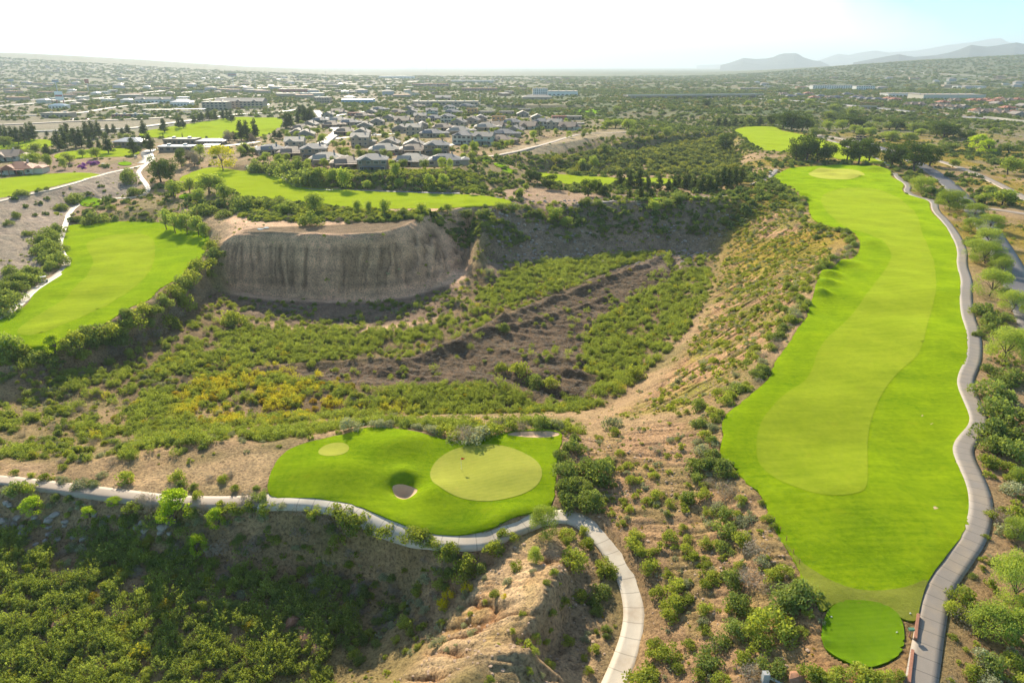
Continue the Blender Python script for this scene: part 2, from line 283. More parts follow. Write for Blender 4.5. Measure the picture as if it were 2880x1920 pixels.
def H(x, y, fine=True):
    """height of the ground at world x, y"""
    x = np.asarray(x, float); y = np.asarray(y, float)
    inside = (x > GX0) & (x < GX1) & (y > GY0) & (y < GY1)
    z = np.where(inside, samp(BASE, x, y), 0.0)
    sl = np.where(inside, samp(SLOPE, x, y), 0.0); pad = np.where(inside, samp(PADM, x, y), 0.0)
    # rolling plain beyond; gentle rises to the left and right
    d = np.hypot(x, y); az = np.degrees(np.arctan2(x, y))
    rise = 1*sstep(-10, -38, az)*sstep(2500, 9000, d)*200+sstep(12, 36, az)*sstep(2200, 6500, d)*135*(1-.45*sstep(6500, 9000, d))
    rise = rise+sstep(1200, 5000, d)*(fbm(x, y, 1400, 3, 5)-.5)*26
    lift = sstep(700, 1600, y)*(fbm(x, y, 300, 3, 9)-.5)*9
    z = z+np.where(y > GY1-200, lift, 0)+rise
    for bx, by, h, r in BUMPS:
        q = ((x-bx)**2+(y-by)**2)/(r*r)
        z = z+h*np.exp(-q*1.6)*(q < 6)
    if not fine: return z
    near = 1-sstep(400, 1100, d)
    # turf: long soft swells only
    z = z+pad*near*((fbm(x, y, 17, 2, 3)-.5)*1.7+(fbm(x, y, 8, 2, 6)-.5)*.35+(fbm(x, y, 6, 2, 4)-.5)*.16)
    un = (1-pad)*near*(1-.93*np.where(inside, samp(RIBM[0], x, y), 0.0))
    s1 = sstep(.18, .6, sl)
    z = z+un*((fbm(x, y, 9, 3, 11)-.5)*.9*(.4+s1)+(fbm(x, y, 2.2, 3, 12)-.5)*.32)
    z0_ = z-un*0
    # gullies
    ins = lambda A: np.where(inside, samp(A, x, y), 0.0)
    def rid(v): return 1-np.abs(2*v-1)
    zc = ins(Z_CLIFF)*s1
    wob = fbm(x, y, 7, 2, 30)*2.2
    zm_ = zc*sstep(-1.5, -6, z)*sstep(-21.5, -16, z); z = z-(zm_*1.5+zc*.15)*g_cliff(x, y)-zc*.9*rid(vnoise(x/6+wob, y/20, 33))
    zr = ins(Z_RIGHT)*s1
    u = x*.50-y*.866; w = x*.866+y*.5
    z = z-zr*.85*g_right(x, y)-zr*.35*rid(vnoise(u/.7, w/7, 36))
    zd = ins(Z_RIDGE)
    u2 = x*.55+y*.835; w2 = x*.835-y*.55
    wq = fbm(x, y, 5, 3, 40)*1.5
    z = z-zd*1.25*g_ridge(x, y)-zd*.4*rid(vnoise(u2/.8+wq, w2/5, 42))**2
    z = z-ins(Z_RIDGES)*(.55*rid(vnoise(x/5+wq, y/1.2, 43))**1.6+.3*rid(vnoise(x/1.3, y/.9+wq, 44)))
    zg = ins(Z_GRAVEL)
    z = z-zg*.5*rid(vnoise((x*.7+y*.7)/2.2+fbm(x, y, 9, 2, 45), (x*.7-y*.7)/10, 46))
    ze = ins(Z_EROS)
    z = z-ze*.42*rid(vnoise((x*.35+y*.94)/1.3+fbm(x, y, 7, 2, 47)*1.4, (x*.94-y*.35)/7, 48))**2
    zm = ins(Z_MULCH)
    z = z+zm*(.8*rid(vnoise((x*.3+y*.95)/4.5+fbm(x, y, 12, 2, 49), (x*.95-y*.3)/20, 50))+.7*(fbm(x, y, 1.6, 2, 51)-.5))
    zf = ins(Z_FLOOR)
    z = z+zf*(fbm(x, y, 14, 3, 52)-.5)*1.6
    rb_ = np.where(inside, samp(RIBM[0], x, y), 0.0)
    return z0_+(z-z0_)*(1-.97*np.clip(rb_*1.5, 0, 1))
def drop(px, py, z0=0.0):
    """where the sight line of a photograph pixel meets the ground"""
    dx, dy, dz = ray(px, py)
    t = np.geomspace(40, 30000, 2500)
    g = H(dx*t, dy*t, False); zz = CAMZ+dz*t
    k = np.argmax(zz < g)
    if zz[k] >= g[k]: k = len(t)-1
    a, b = t[max(k-1, 0)], t[k]
    for _ in range(18):
        m = (a+b)/2
        if CAMZ+dz*m < float(H(dx*m, dy*m, False)): b = m
        else: a = m
    return dx*b, dy*b, float(H(dx*b, dy*b))
# ------------------------------------------------------------------ object helpers
COL = sc.collection
def tag(o, label=None, cat=None, group=None, kind=None):
    if label: o['label'] = label
    if cat: o['category'] = cat
    if group: o['group'] = group
    if kind: o['kind'] = kind
    return o
def mesh_np(name, V, F, mats, smooth=False, fmat=None):
    me = bpy.data.meshes.new(name); V = np.asarray(V, np.float32); F = np.asarray(F, np.int32)
    k = F.shape[1]
    me.vertices.add(len(V)); me.vertices.foreach_set('co', V.ravel())
    me.loops.add(F.size); me.loops.foreach_set('vertex_index', F.ravel())
    me.polygons.add(len(F)); me.polygons.foreach_set('loop_start', np.arange(len(F), dtype=np.int32)*k)
    if smooth: me.polygons.foreach_set('use_smooth', np.ones(len(F), bool))
    if fmat is not None: me.polygons.foreach_set('material_index', np.asarray(fmat, np.int32))
    me.update(calc_edges=True)
    for m in mats: me.materials.append(m)
    return me
def link(name, me, parent=None, loc=None, rz=0, sc_=None):
    o = bpy.data.objects.new(name, me); COL.objects.link(o)
    if parent: o.parent = parent
    if loc is not None: o.location = loc
    if rz: o.rotation_euler = (0, 0, rz)
    if sc_ is not None: o.scale = sc_ if hasattr(sc_, '__len__') else (sc_,)*3
    return o
def empty(name, loc=(0, 0, 0), rz=0, s=1):
    o = bpy.data.objects.new(name, None); COL.objects.link(o); o.empty_display_size = .5
    o.location = loc; o.rotation_euler = (0, 0, rz); o.scale = s if hasattr(s, '__len__') else (s,)*3
    return o
def copy_tree(o, parent=None):
    c = o.copy(); COL.objects.link(c)
    if parent: c.parent = parent
    for ch in KIDS.get(o.name, []):
        KIDS.setdefault(c.name, []).append(copy_tree(ch, c))
    return c
KIDS = {}
def kid(parent, o):
    o.parent = parent; KIDS.setdefault(parent.name, []).append(o); return o
class MB:
    """collects boxes, prisms and tubes, and links them as one mesh"""
    def __init__(s): s.V = []; s.F = []
    def add(s, V, F):
        n = len(s.V); s.V += [tuple(v) for v in V]; s.F += [tuple(i+n for i in f) for f in F]; return s
    def box(s, x0, x1, y0, y1, z0, z1, rz=0, c=(0, 0)):
        V = [(x, y, z) for z in (z0, z1) for x, y in ((x0, y0), (x1, y0), (x1, y1), (x0, y1))]
        if rz:
            ca, sa = math.cos(rz), math.sin(rz)
            V = [(c[0]+(x-c[0])*ca-(y-c[1])*sa, c[1]+(x-c[0])*sa+(y-c[1])*ca, z) for x, y, z in V]
        return s.add(V, [(3, 2, 1, 0), (4, 5, 6, 7), (0, 1, 5, 4), (1, 2, 6, 5), (2, 3, 7, 6), (3, 0, 4, 7)])
    def tube(s, p, q, r0, r1=None, n=8, cap=True):
        r1 = r0 if r1 is None else r1
        p = Vector(p); q = Vector(q); d = (q-p).normalized()
        a = d.orthogonal().normalized(); b = d.cross(a)
        V = []
        for c, r in ((p, r0), (q, r1)):
            for i in range(n):
                t = 2*math.pi*i/n; V.append(c+a*r*math.cos(t)+b*r*math.sin(t))
        F = [(i, (i+1) % n, n+(i+1) % n, n+i) for i in range(n)]
        if cap: F += [tuple(range(n-1, -1, -1)), tuple(range(n, 2*n))]
        return s.add(V, F)
    def prism(s, outline, z0, z1):
        n = len(outline); V = [(x, y, z0) for x, y in outline]+[(x, y, z1) for x, y in outline]
        return s.add(V, [(i, (i+1) % n, n+(i+1) % n, n+i) for i in range(n)]+[tuple(range(n-1, -1, -1)), tuple(range(n, 2*n))])
    def mesh(s, name, mat, smooth=False):
        me = bpy.data.meshes.new(name); me.from_pydata(s.V, [], s.F); me.update()
        if smooth:
            for p in me.polygons: p.use_smooth = True
        for m in (mat if isinstance(mat, (list, tuple)) else [mat]): me.materials.append(m)
        return me
    def build(s, name, mat, parent=None, smooth=False):
        o = link(name, s.mesh(name, mat, smooth))
        if parent: kid(parent, o)
        return o
# ------------------------------------------------------------------ materials
def mat(name):
    m = bpy.data.materials.new(name); m.use_nodes = True; nt = m.node_tree; nt.nodes.clear()
    out = nt.nodes.new('ShaderNodeOutputMaterial')
    return m, nt, out
def N(nt, t, **k):
    n = nt.nodes.new(t)
    for a, v in k.items():
        if a in n.inputs: n.inputs[a].default_value = v
        else: setattr(n, a, v)
    return n
def noise(nt, vec, scale, detail=3, rough=.55, dist=0):
    n = N(nt, 'ShaderNodeTexNoise'); n.inputs['Scale'].default_value = scale; n.inputs['Detail'].default_value = detail
    n.inputs['Roughness'].default_value = rough; n.inputs['Distortion'].default_value = dist
    nt.links.new(vec, n.inputs['Vector']); return n.outputs['Fac']
def ramp(nt, fac, stops):
    r = N(nt, 'ShaderNodeValToRGB'); e = r.color_ramp.elements
    while len(e) < len(stops): e.new(.5)
    for k, (p, c) in zip(e, stops): k.position = p; k.color = (*c, 1) if len(c) == 3 else c
    nt.links.new(fac, r.inputs[0]); return r.outputs[0]
def mix(nt, f, a, b, mode='MIX'):
    m = N(nt, 'ShaderNodeMix', data_type='RGBA', blend_type=mode)
    for s, v in ((m.inputs[0], f), (m.inputs[6], a), (m.inputs[7], b)):
        if isinstance(v, bpy.types.NodeSocket): nt.links.new(v, s)
        else: s.default_value = v if not isinstance(v, tuple) or len(v) == 4 else (*v, 1)
    return m.outputs[2]
def math_(nt, op, a, b=0.0, c=None, clamp=False):
    m = N(nt, 'ShaderNodeMath', operation=op, use_clamp=clamp)
    for i, v in enumerate((a, b) if c is None else (a, b, c)):
        if isinstance(v, bpy.types.NodeSocket): nt.links.new(v, m.inputs[i])
        else: m.inputs[i].default_value = v
    return m.outputs[0]
def bump(nt, h, strength, dist, prev=None):
    b = N(nt, 'ShaderNodeBump'); b.inputs['Strength'].default_value = strength; b.inputs['Distance'].default_value = dist
    nt.links.new(h, b.inputs['Height'])
    if prev is not None: nt.links.new(prev, b.inputs['Normal'])
    return b.outputs[0]
def princ(nt, out, col, rough=.9, spec=.3, nrm=None, metal=0):
    p = N(nt, 'ShaderNodeBsdfPrincipled')
    for s, v in ((p.inputs['Base Color'], col), (p.inputs['Roughness'], rough), (p.inputs['Specular IOR Level'], spec), (p.inputs['Metallic'], metal)):
        if isinstance(v, bpy.types.NodeSocket): nt.links.new(v, s)
        else: s.default_value = (*v, 1) if isinstance(v, tuple) else v
    if nrm is not None: nt.links.new(nrm, p.inputs['Normal'])
    nt.links.new(p.outputs[0], out.inputs[0]); return p
def obj_vec(nt): return N(nt, 'ShaderNodeTexCoord').outputs['Object']
def geo_pos(nt): return N(nt, 'ShaderNodeNewGeometry').outputs['Position']
def scaled(nt, vec, s, rz=0):
    m = N(nt, 'ShaderNodeMapping'); m.inputs['Scale'].default_value = s; m.inputs['Rotation'].default_value = (0, 0, rz)
    nt.links.new(vec, m.inputs[0]); return m.outputs[0]
def simple(name, c, rough=.85, spec=.3, var=.12, scale=1.5, metal=0, bmp=.0):
    m, nt, out = mat(name); v = obj_vec(nt); n = noise(nt, v, scale, 4)
    col = mix(nt, n, tuple(x*(1-var*2) for x in c), tuple(min(1, x*(1+var*2)) for x in c))
    nr = bump(nt, noise(nt, v, scale*6, 3), bmp, .05) if bmp else None
    princ(nt, out, col, rough, spec, nr, metal); return m
def ground_mat():
    m, nt, out = mat('ground'); pos = geo_pos(nt)
    at = N(nt, 'ShaderNodeVertexColor', layer_name='Col').outputs[0]
    n1 = noise(nt, pos, .35, 6, .62); n2 = noise(nt, pos, 2.1, 5, .65); n3 = noise(nt, pos, .05, 5, .6)
    v = ramp(nt, n2, [(.30, (.34, .33, .32)), (.48, (.95, .95, .95)), (.70, (1.45, 1.42, 1.36))])
    c = mix(nt, 1.0, at, v, 'MULTIPLY')
    v1 = ramp(nt, n1, [(.3, (.72, .7, .7)), (.6, (1.08, 1.06, 1.04))])
    c = mix(nt, 1.0, c, v1, 'MULTIPLY')
    v3 = ramp(nt, n3, [(.35, (.86, .88, .84)), (.65, (1.1, 1.07, 1.05))])
    c = mix(nt, 1.0, c, v3, 'MULTIPLY')
    hs = N(nt, 'ShaderNodeHueSaturation'); hs.inputs['Saturation'].default_value = 1.22; nt.links.new(c, hs.inputs['Color']); c = hs.outputs[0]
    vor = N(nt, 'ShaderNodeTexVoronoi'); vor.inputs['Scale'].default_value = 1.6; nt.links.new(pos, vor.inputs[0])
    nr = bump(nt, n2, 1.0, .45); nr = bump(nt, noise(nt, pos, 6, 6, .8), 1.0, .16, nr)
    princ(nt, out, c, .95, .12, nr); return m
def grass_mat(name, ca, cb, stripe=0, rz=0, tscale=1.0):
    m, nt, out = mat(name); pos = geo_pos(nt)
    n1 = noise(nt, pos, .09, 5, .6); n2 = noise(nt, pos, 1.1, 6, .7); n3 = noise(nt, scaled(nt, pos, (.06, 1.1, .5), rz), 1.0, 4, .6)
    f = math_(nt, 'ADD', math_(nt, 'MULTIPLY', n1, .5), math_(nt, 'MULTIPLY', n2, .38)); f = math_(nt, 'ADD', f, math_(nt, 'MULTIPLY', n3, .26))
    c = ramp(nt, f, [(.43, ca), (.67, cb)])
    n4 = noise(nt, pos, .35, 3, .5)
    c = mix(nt, ramp(nt, n4, [(.62, (0, 0, 0)), (.8, (.35, .35, .35))]), c, (cb[0]*1.25, cb[1]*.92, cb[2]*1.6))
    if stripe:
        w = N(nt, 'ShaderNodeTexWave'); w.inputs['Scale'].default_value = stripe; w.inputs['Distortion'].default_value = 1.5; w.inputs['Detail'].default_value = 1
        nt.links.new(scaled(nt, pos, (1, 1, 1), rz), w.inputs[0])
        c = mix(nt, ramp(nt, w.outputs['Fac'], [(.3, (0, 0, 0)), (.7, (.10, .10, .10))]), c, tuple(x*1.35 for x in cb))
    nr = bump(nt, n2, .5*tscale, .25); nr = bump(nt, noise(nt, scaled(nt, pos, (1, 2.2, 1), rz), 4.5, 4, .75), .55*tscale, .12, nr)
    d = N(nt, 'ShaderNodeBsdfDiffuse'); nt.links.new(c, d.inputs[0]); nt.links.new(nr, d.inputs['Normal'])
    s = N(nt, 'ShaderNodeBsdfSheen', distribution='MICROFIBER'); s.inputs['Color'].default_value = (cb[0]*1.4, cb[1]*1.3, cb[2]*1.2, 1); s.inputs['Roughness'].default_value = .45
    nt.links.new(nr, s.inputs['Normal'])
    mx = N(nt, 'ShaderNodeAddShader'); nt.links.new(d.outputs[0], mx.inputs[0]); nt.links.new(s.outputs[0], mx.inputs[1])
    nt.links.new(mx.outputs[0], out.inputs[0]); return m
def concrete_mat(name, c, joint=2.6, dirt=(.36, .27, .18)):
    m, nt, out = mat(name); pos = geo_pos(nt)
    uv = N(nt, 'ShaderNodeUVMap').outputs[0]; sx = N(nt, 'ShaderNodeSeparateXYZ'); nt.links.new(uv, sx.inputs[0])
    n1 = noise(nt, pos, .8, 5, .65); n2 = noise(nt, pos, .16, 4, .6)
    col = mix(nt, n1, tuple(x*.84 for x in c), tuple(min(1, x*1.12) for x in c))
    col = mix(nt, ramp(nt, n2, [(.5, (0, 0, 0)), (.7, (.75, .75, .75))]), col, dirt)
    if joint:
        fr = math_(nt, 'FRACT', math_(nt, 'DIVIDE', sx.outputs[0], joint))
        e = math_(nt, 'LESS_THAN', math_(nt, 'ABSOLUTE', math_(nt, 'SUBTRACT', fr, .5)), .028)
        col = mix(nt, math_(nt, 'MULTIPLY', e, .6), col, tuple(x*.35 for x in c))
    e2 = ramp(nt, math_(nt, 'ADD', math_(nt, 'ABSOLUTE', sx.outputs[1]), math_(nt, 'MULTIPLY', n1, .5)), [(1.0, (0, 0, 0)), (1.25, (.8, .8, .8))])
    col = mix(nt, e2, col, dirt)
    princ(nt, out, col, .62, .4, bump(nt, noise(nt, pos, 9, 3), .25, .03)); return m
def leaf_mat(name, ca, cb, ct=None, transl=.42, gloss=True, vary=.5):
    """leaves: light passes through them; hue differs from leaf to leaf and plant to plant"""
    m, nt, out = mat(name)
    at = N(nt, 'ShaderNodeAttribute', attribute_name='v', attribute_type='GEOMETRY').outputs['Fac']
    rnd = N(nt, 'ShaderNodeObjectInfo').outputs['Random']
    f = math_(nt, 'ADD', math_(nt, 'MULTIPLY', at, 1-vary), math_(nt, 'MULTIPLY', rnd, vary))
    c = mix(nt, f, ca, cb)
    if ct:
        ti = N(nt, 'ShaderNodeAttribute', attribute_name='tint', attribute_type='INSTANCER').outputs['Fac']
        c = mix(nt, ti, c, ct)
    d = N(nt, 'ShaderNodeBsdfDiffuse'); nt.links.new(c, d.inputs[0])
    t = N(nt, 'ShaderNodeBsdfTranslucent'); tc = mix(nt, 1.0, c, (1.6, 1.55, .8), 'MULTIPLY'); nt.links.new(tc, t.inputs[0])
    mx = N(nt, 'ShaderNodeMixShader'); mx.inputs[0].default_value = transl
    nt.links.new(d.outputs[0], mx.inputs[1]); nt.links.new(t.outputs[0], mx.inputs[2])
    nt.links.new(mx.outputs[0], out.inputs[0])
    return m
M = {}
M['ground'] = ground_mat()
M['rough'] = grass_mat('rough_grass', (.060, .132, .003), (.186, .262, .006), 0, .3)
M['apron'] = grass_mat('apron_grass', (.115, .14, .018), (.185, .205, .032), 0, .3)
M['roughB'] = grass_mat('mown_grass', (.060, .132, .003), (.186, .262, .007), 0, .1)
M['fairway'] = grass_mat('fairway_grass', (.115, .172, .008), (.20, .25, .015), .11, 1.35, .6)
M['green'] = grass_mat('putting_grass', (.20, .225, .035), (.28, .29, .05), .35, 1.2, .25)
M['tee'] = grass_mat('tee_grass', (.075, .15, .005), (.125, .215, .008), .5, 1.57, .4)
M['concrete'] = concrete_mat('path_concrete', (.52, .455, .36))
M['greypath'] = concrete_mat('grey_path_concrete', (.255, .22, .185), 2.2, (.34, .27, .19))
M['asphalt'] = concrete_mat('asphalt', (.12, .108, .108), 0, (.17, .145, .13))
M['pale_road'] = concrete_mat('pale_road', (.21, .20, .19), 0, (.36, .31, .25))
M['dirtroad'] = concrete_mat('dirt_road', (.36, .28, .21), 0, (.30, .23, .17))
M['white'] = simple('white_paint', (.8, .8, .78), .5)
M['yellow'] = simple('yellow_paint', (.7, .5, .1), .6)
M['sand'] = simple('bunker_sand', (.56, .39, .25), .95, .1, .10, .8, 0, .6)
M['bark'] = simple('bark', (.13, .10, .075), .95, .1, .25, 3, 0, .5)
M['paleb'] = simple('pale_bark', (.33, .29, .23), .9, .1, .2, 3)
M['dark'] = simple('dark', (.03, .03, .032), .6)
M['red'] = simple('red', (.65, .03, .03), .6, .3, .05)
M['metal'] = simple('grey_metal', (.45, .45, .46), .35, .5, .05, 2, .6)
M['leafA'] = leaf_mat('creosote_leaf', (0.15, 0.19, 0.035), (0.42, 0.46, 0.085), (.42, .30, .03))
M['leafB'] = leaf_mat('green_leaf', (0.12, 0.16, 0.045), (0.30, 0.36, 0.10), (.40, .29, .03))
M['leafC'] = leaf_mat('grey_leaf', (0.22, 0.235, 0.14), (0.44, 0.45, 0.28), (.35, .28, .1), .3)
M['leafD'] = leaf_mat('dry_twigs', (0.22, 0.18, 0.14), (0.42, 0.36, 0.29), None, .15)
M['leafM'] = leaf_mat('mesquite_leaf', (0.17, 0.23, 0.045), (0.40, 0.47, 0.10), (.42, .34, .02), .4)
M['leafP'] = leaf_mat('pine_needle', (0.045, 0.075, 0.025), (0.13, 0.165, 0.05), None, .28)
M['leafK'] = leaf_mat('dark_tree_leaf', (0.045, 0.08, 0.018), (0.14, 0.19, 0.04), None, .3)
M['leafY'] = leaf_mat('yellow_leaf', (0.3, 0.34, 0.02), (0.75, 0.62, 0.03), None, .45)
M['leafL'] = leaf_mat('lime_leaf', (0.24, 0.34, 0.03), (0.5, 0.6, 0.05), None, .5)
M['leafF'] = leaf_mat('far_leaf', (0.08, 0.125, 0.04), (0.22, 0.27, 0.08), (.30, .26, .1), .3)
M['reed'] = leaf_mat('thicket_leaf', (0.14, 0.185, 0.04), (0.37, 0.43, 0.10), (.52, .46, .05), .45)
# ------------------------------------------------------------------ the ground sheet
def rows():
    ys = [14.0]
    while ys[-1] < 62000:
        y = ys[-1]
        s = .32 if y < 60 else .26 if y < 120 else .4 if y < 330 else .4+(y-330)*.004 if y < 900 else 2.7+(y-900)*.02
        ys.append(y+s)
    return np.array(ys)
# strips and outlines that lie on the ground and cut into it
RIBBONS = []   # (name, material, centre points in photo pixels with z, width, label ...)
def ribbon_pts(pts, z=None, n=3):
    w = [(*drop(px, py)[:2],) for px, py in pts]
    return smoothpoly(np.array(w), n, closed=False)
RB = [
 # name, mat, points, width
 ('path','concrete',[(600,1147.5),(640,1147),(680,1147),(740,1150),(800,1163),(850,1186),(900,1208),(980,1232),(1050,1241),(1100,1240),(1150,1226),(1200,1202),(1250,1186),(1300,1184),(1342,1200),(1385,1238),(1424,1290),(1448,1340),(1461,1400),(1455,1460),(1436,1520),(1415,1568),(1392,1620)],3.2),
 ('path','greypath',[(2055,398),(2066,412),(2090,427),(2079,440),(2110,454),(2147,462),(2147,484),(2172,507),(2199,545),(2212,580),(2208,606),(2222,646),(2217,669),(2222,723),(2237,763),(2238,826),(2216,869),(2220,896),(2250,956),(2247,983),(2228,1003),(2212,1025),(2213,1046),(2238,1099),(2252,1142),(2253,1189),(2235,1240),(2203,1283),(2170,1330),(2157,1352),(2146,1385),(2138,1430),(2130,1480),(2122,1530),(2114,1580),(2108,1620)],3.0),
 ('path','concrete',[(352,366),(338,375),(318,392),(318,402),(332,420),(343,436),(328,449),(300,455),(240,457),(190,464),(160,482),(150,512),(132,555),(140,582),(157,605),(135,632),(105,648),(68,674),(45,700),(10,724),(-60,750)],2.8),
 ('path','dirtroad',[(-60,478),(0,461),(70,445),(140,430),(200,412),(240,399),(290,389),(340,377)],2.6),
 ('path','pale_road',[(566,380),(575,392),(633,401),(660,408),(672,424),(700,432),(800,436),(900,440),(1000,443),(1060,444)],2.2),
 ('road','asphalt',[(1968,322),(2010,336),(2060,353),(2110,376),(2150,400),(2185,428),(2220,465),(2255,505),(2290,560),(2320,615),(2352,680),(2400,790),(2470,960),(2560,1180),(2680,1500)],8.5),
 ('dirt_road','dirtroad',[(1850,305),(1930,318),(2000,335),(2080,352),(2150,367),(2210,387),(2262,408),(2310,432),(2352,455),(2450,510)],5),
 ('dirt_road','dirtroad',[(2232,478),(2270,480),(2310,484),(2352,492),(2450,500)],5),
 ('path','dirtroad',[(1106,362),(1140,357),(1200,345),(1260,330),(1300,316),(1340,307),(1400,306),(1480,306)],3.6),
 ('path','greypath',[(1725,424),(1745,418),(1765,410),(1778,397),(1785,388)],2.6),
 ('path','greypath',[(1350,466),(1400,463),(1440,459),(1500,458),(1560,457),(1640,452),(1700,448)],2.4),
 ('path','greypath',[(1860,302),(1880,312),(1905,322),(1930,330),(1960,343),(2010,362),(2045,382)],2.4),
 ('freeway','pale_road',[(1600,222),(1700,225),(1800,231),(1900,238),(1980,246),(2060,254),(2150,264),(2250,273),(2352,281),(2480,292)],16),
 ('street','pale_road',[(727,255),(738,270),(752,284),(770,296),(778,306),(755,320),(736,338),(720,352)],9),
 ('street','pale_road',[(735,275),(800,262),(880,255),(960,252)],8),
 ('street','pale_road',[(755,320),(840,312),(930,306),(1010,300)],7),
 ('street','pale_road',[(880,360),(930,350),(990,345),(1050,330),(1130,316)],7),
 ('street','pale_road',[(0,306),(100,302),(200,300),(300,297),(370,287),(430,279),(500,270),(547,263),(640,260),(700,250)],9),
 ('street','pale_road',[(0,268),(100,266),(180,262),(260,247),(360,238),(470,231),(560,222),(700,212),(860,205)],10),
 ('street','dirtroad',[(-60,290),(60,286),(160,280),(260,277),(340,274),(420,268)],9),
 ('freeway','pale_road',[(-80,249),(0,245),(120,236),(240,225),(400,214),(560,205),(700,198),(860,192),(1000,186)],20),
 ('freeway','pale_road',[(-80,238),(0,235),(120,228),(240,218),(400,207),(560,199),(700,193),(860,187)],16),
 ('street','pale_road',[(330,375),(345,365),(335,352),(345,344),(370,342),(420,340),(520,336),(600,325)],8),
 ('street','pale_road',[(1600,190),(1750,192),(1850,197),(1900,203)],12),
 ('street','pale_road',[(2060,163),(2150,170),(2260,177),(2352,180)],14),
 ('path','dirtroad',[(-40,1100),(60,1108),(150,1120),(250,1132),(330,1142),(420,1151),(520,1152),(598,1148)],2.5),
]
RBW = []
for nm, mt, pts, wd in RB:
    c = ribbon_pts(pts, n=3)
    d = np.gradient(c, axis=0); d /= np.maximum(1e-6, np.linalg.norm(d, axis=1))[:, None]
    nrm = np.stack([-d[:, 1], d[:, 0]], 1)
    RBW.append((nm, mt, c, nrm, wd))
def ribbon_poly(c, nrm, wd): return np.vstack([c+nrm*wd/2, (c-nrm*wd/2)[::-1]])
_r = np.zeros(BASE.shape)
for nm, mt, c, nrm, wd in RBW:
    if c[:, 1].min() < 420: _r[inpoly(_XX, _YY, ribbon_poly(c, nrm, wd+3.4))] = 1
for _ in range(2):
    p_ = np.pad(_r, 1, 'edge'); _r = (p_[:-2, 1:-1]+p_[2:, 1:-1]+p_[1:-1, :-2]+p_[1:-1, 2:]+_r)/5
RIBM[0] = _r
def build_ground():
    ys = rows(); nx = 1150
    u = np.linspace(-1, 1, nx)*.90
    X = u[None, :]*(ys[:, None]+34)*1.0; Y = np.repeat(ys[:, None], nx, 1)
    Z = H(X, Y)
    cut = np.zeros(X.shape, bool); cut2 = cut.copy()
    for P, z in PADS_W:
        cut |= inpoly(X, Y, P)
    for nm, mt, c, nrm, wd in RBW:
        cut2 |= inpoly(X, Y, ribbon_poly(c, nrm, wd*.95))
    Z = Z-np.where(cut, .30, np.where(cut2, .15, 0))*(1+sstep(300, 1500, Y)*3)
    for P, d in HOLES: Z = Z-np.where(inpoly(X, Y, P), d+1, 0)
    ny = len(ys)
    idx = np.arange(ny*nx).reshape(ny, nx)
    F = np.stack([idx[:-1, :-1], idx[:-1, 1:], idx[1:, 1:], idx[1:, :-1]], -1).reshape(-1, 4)
    me = mesh_np('ground', np.stack([X, Y, Z], -1).reshape(-1, 3), F, [M['ground']], smooth=True)
    # soil colours by zone, with shade painted into the cliff grooves and foot
    x = X; y = Y; inside = (x > GX0) & (x < GX1) & (y > GY0) & (y < GY1)
    ins = lambda A: np.where(inside, samp(A, x, y), 0.0)[..., None]
    sl = ins(SLOPE); C = lambda *c: np.array(c)[None, None, :]
    col = np.ones(X.shape+(3,))*C(.40, .30, .205)
    nz = fbm(x, y, 12, 3, 60)[..., None]; nz2 = fbm(x, y, 3, 3, 61)[..., None]
    col = col*(.8+.4*nz)
    scrub = sstep(.42, .6, fbm(x, y, 26, 4, 62))[..., None]
    col = col*(1-.55*scrub)+C(.17, .165, .07)*.55*scrub
    def blend(col, a, c): return col*(1-a)+c*a
    col = blend(col, ins(Z_FLOOR)*.8, C(.20, .15, .10)*(.7+.6*nz2))
    col = blend(col, ins(Z_MULCH)*.9, C(.15, .112, .082)*(.5+1.0*nz2))
    col = blend(col, np.clip(ins(Z_CLIFF), 0, 1), C(.74, .54, .41)*(.8+.35*nz))
    strat = vnoise(x*0+3, (Z*1.1), 77)[..., None]
    col = blend(col, np.clip(ins(Z_CLIFF)*sstep(.3, .8, sl), 0, 1)*.5, C(.72, .47, .34)*(.62+.7*strat))
    col = blend(col, ins(Z_RIGHT)*.85, C(.50, .345, .235)*(.75+.5*nz2))
    yel = sstep(.5, .66, fbm(x, y, 8, 3, 63))[..., None]
    col = blend(col, ins(Z_RIGHT)*yel*.75, C(.36, .33, .11))
    col = blend(col, ins(Z_EROS)*.8, C(.45, .315, .22)*(.8+.4*nz2))
    col = blend(col, ins(Z_RIDGE)*.9, C(.62, .48, .34)*(.75+.5*nz2))
    col = blend(col, ins(Z_RIDGE)*yel*.35, C(.42, .33, .13))
    redn = sstep(.52, .7, fbm(x, y, 5, 3, 64))[..., None]
    col = blend(col, ins(Z_RIDGE)*redn*.28, C(.38, .21, .12))
    col = blend(col, ins(Z_RIDGES)*.9, C(.46, .35, .25)*(.8+.4*nz2))
    col = blend(col, ins(Z_GRAVEL)*.9, C(.36, .31, .27)*(.75+.5*nz2))
    cr = g_cliff(x, y)[..., None]; zb = Z[..., None]; col = col*(1-.58*cr*np.clip(ins(Z_CLIFF)*sstep(.25, .7, sl)*sstep(-1.5, -6, zb)*sstep(-21.5, -17, zb), 0, 1)*(.5+nz))  # cliff grooves painted darker so they read as shaded
    cr = g_ridge(x, y)[..., None]; col = blend(col, np.clip(ins(Z_RIDGE), 0, 1)*cr*.75, C(.26, .13, .075))
    cr = g_right(x, y)[..., None]; col = blend(col, np.clip(ins(Z_RIGHT)*sstep(.2, .6, sl), 0, 1)*cr*.5, C(.26, .16, .10))
    dk = ins(zone([(480,690),(700,692),(900,692),(1050,650),(1070,690),(1000,740),(760,752),(560,745),(470,720)], -21.5, 4)); col = blend(col, dk*.9, C(.17, .13, .10)*(.6+.8*nz2))  # floor painted darker to deepen the shadow the cliff casts
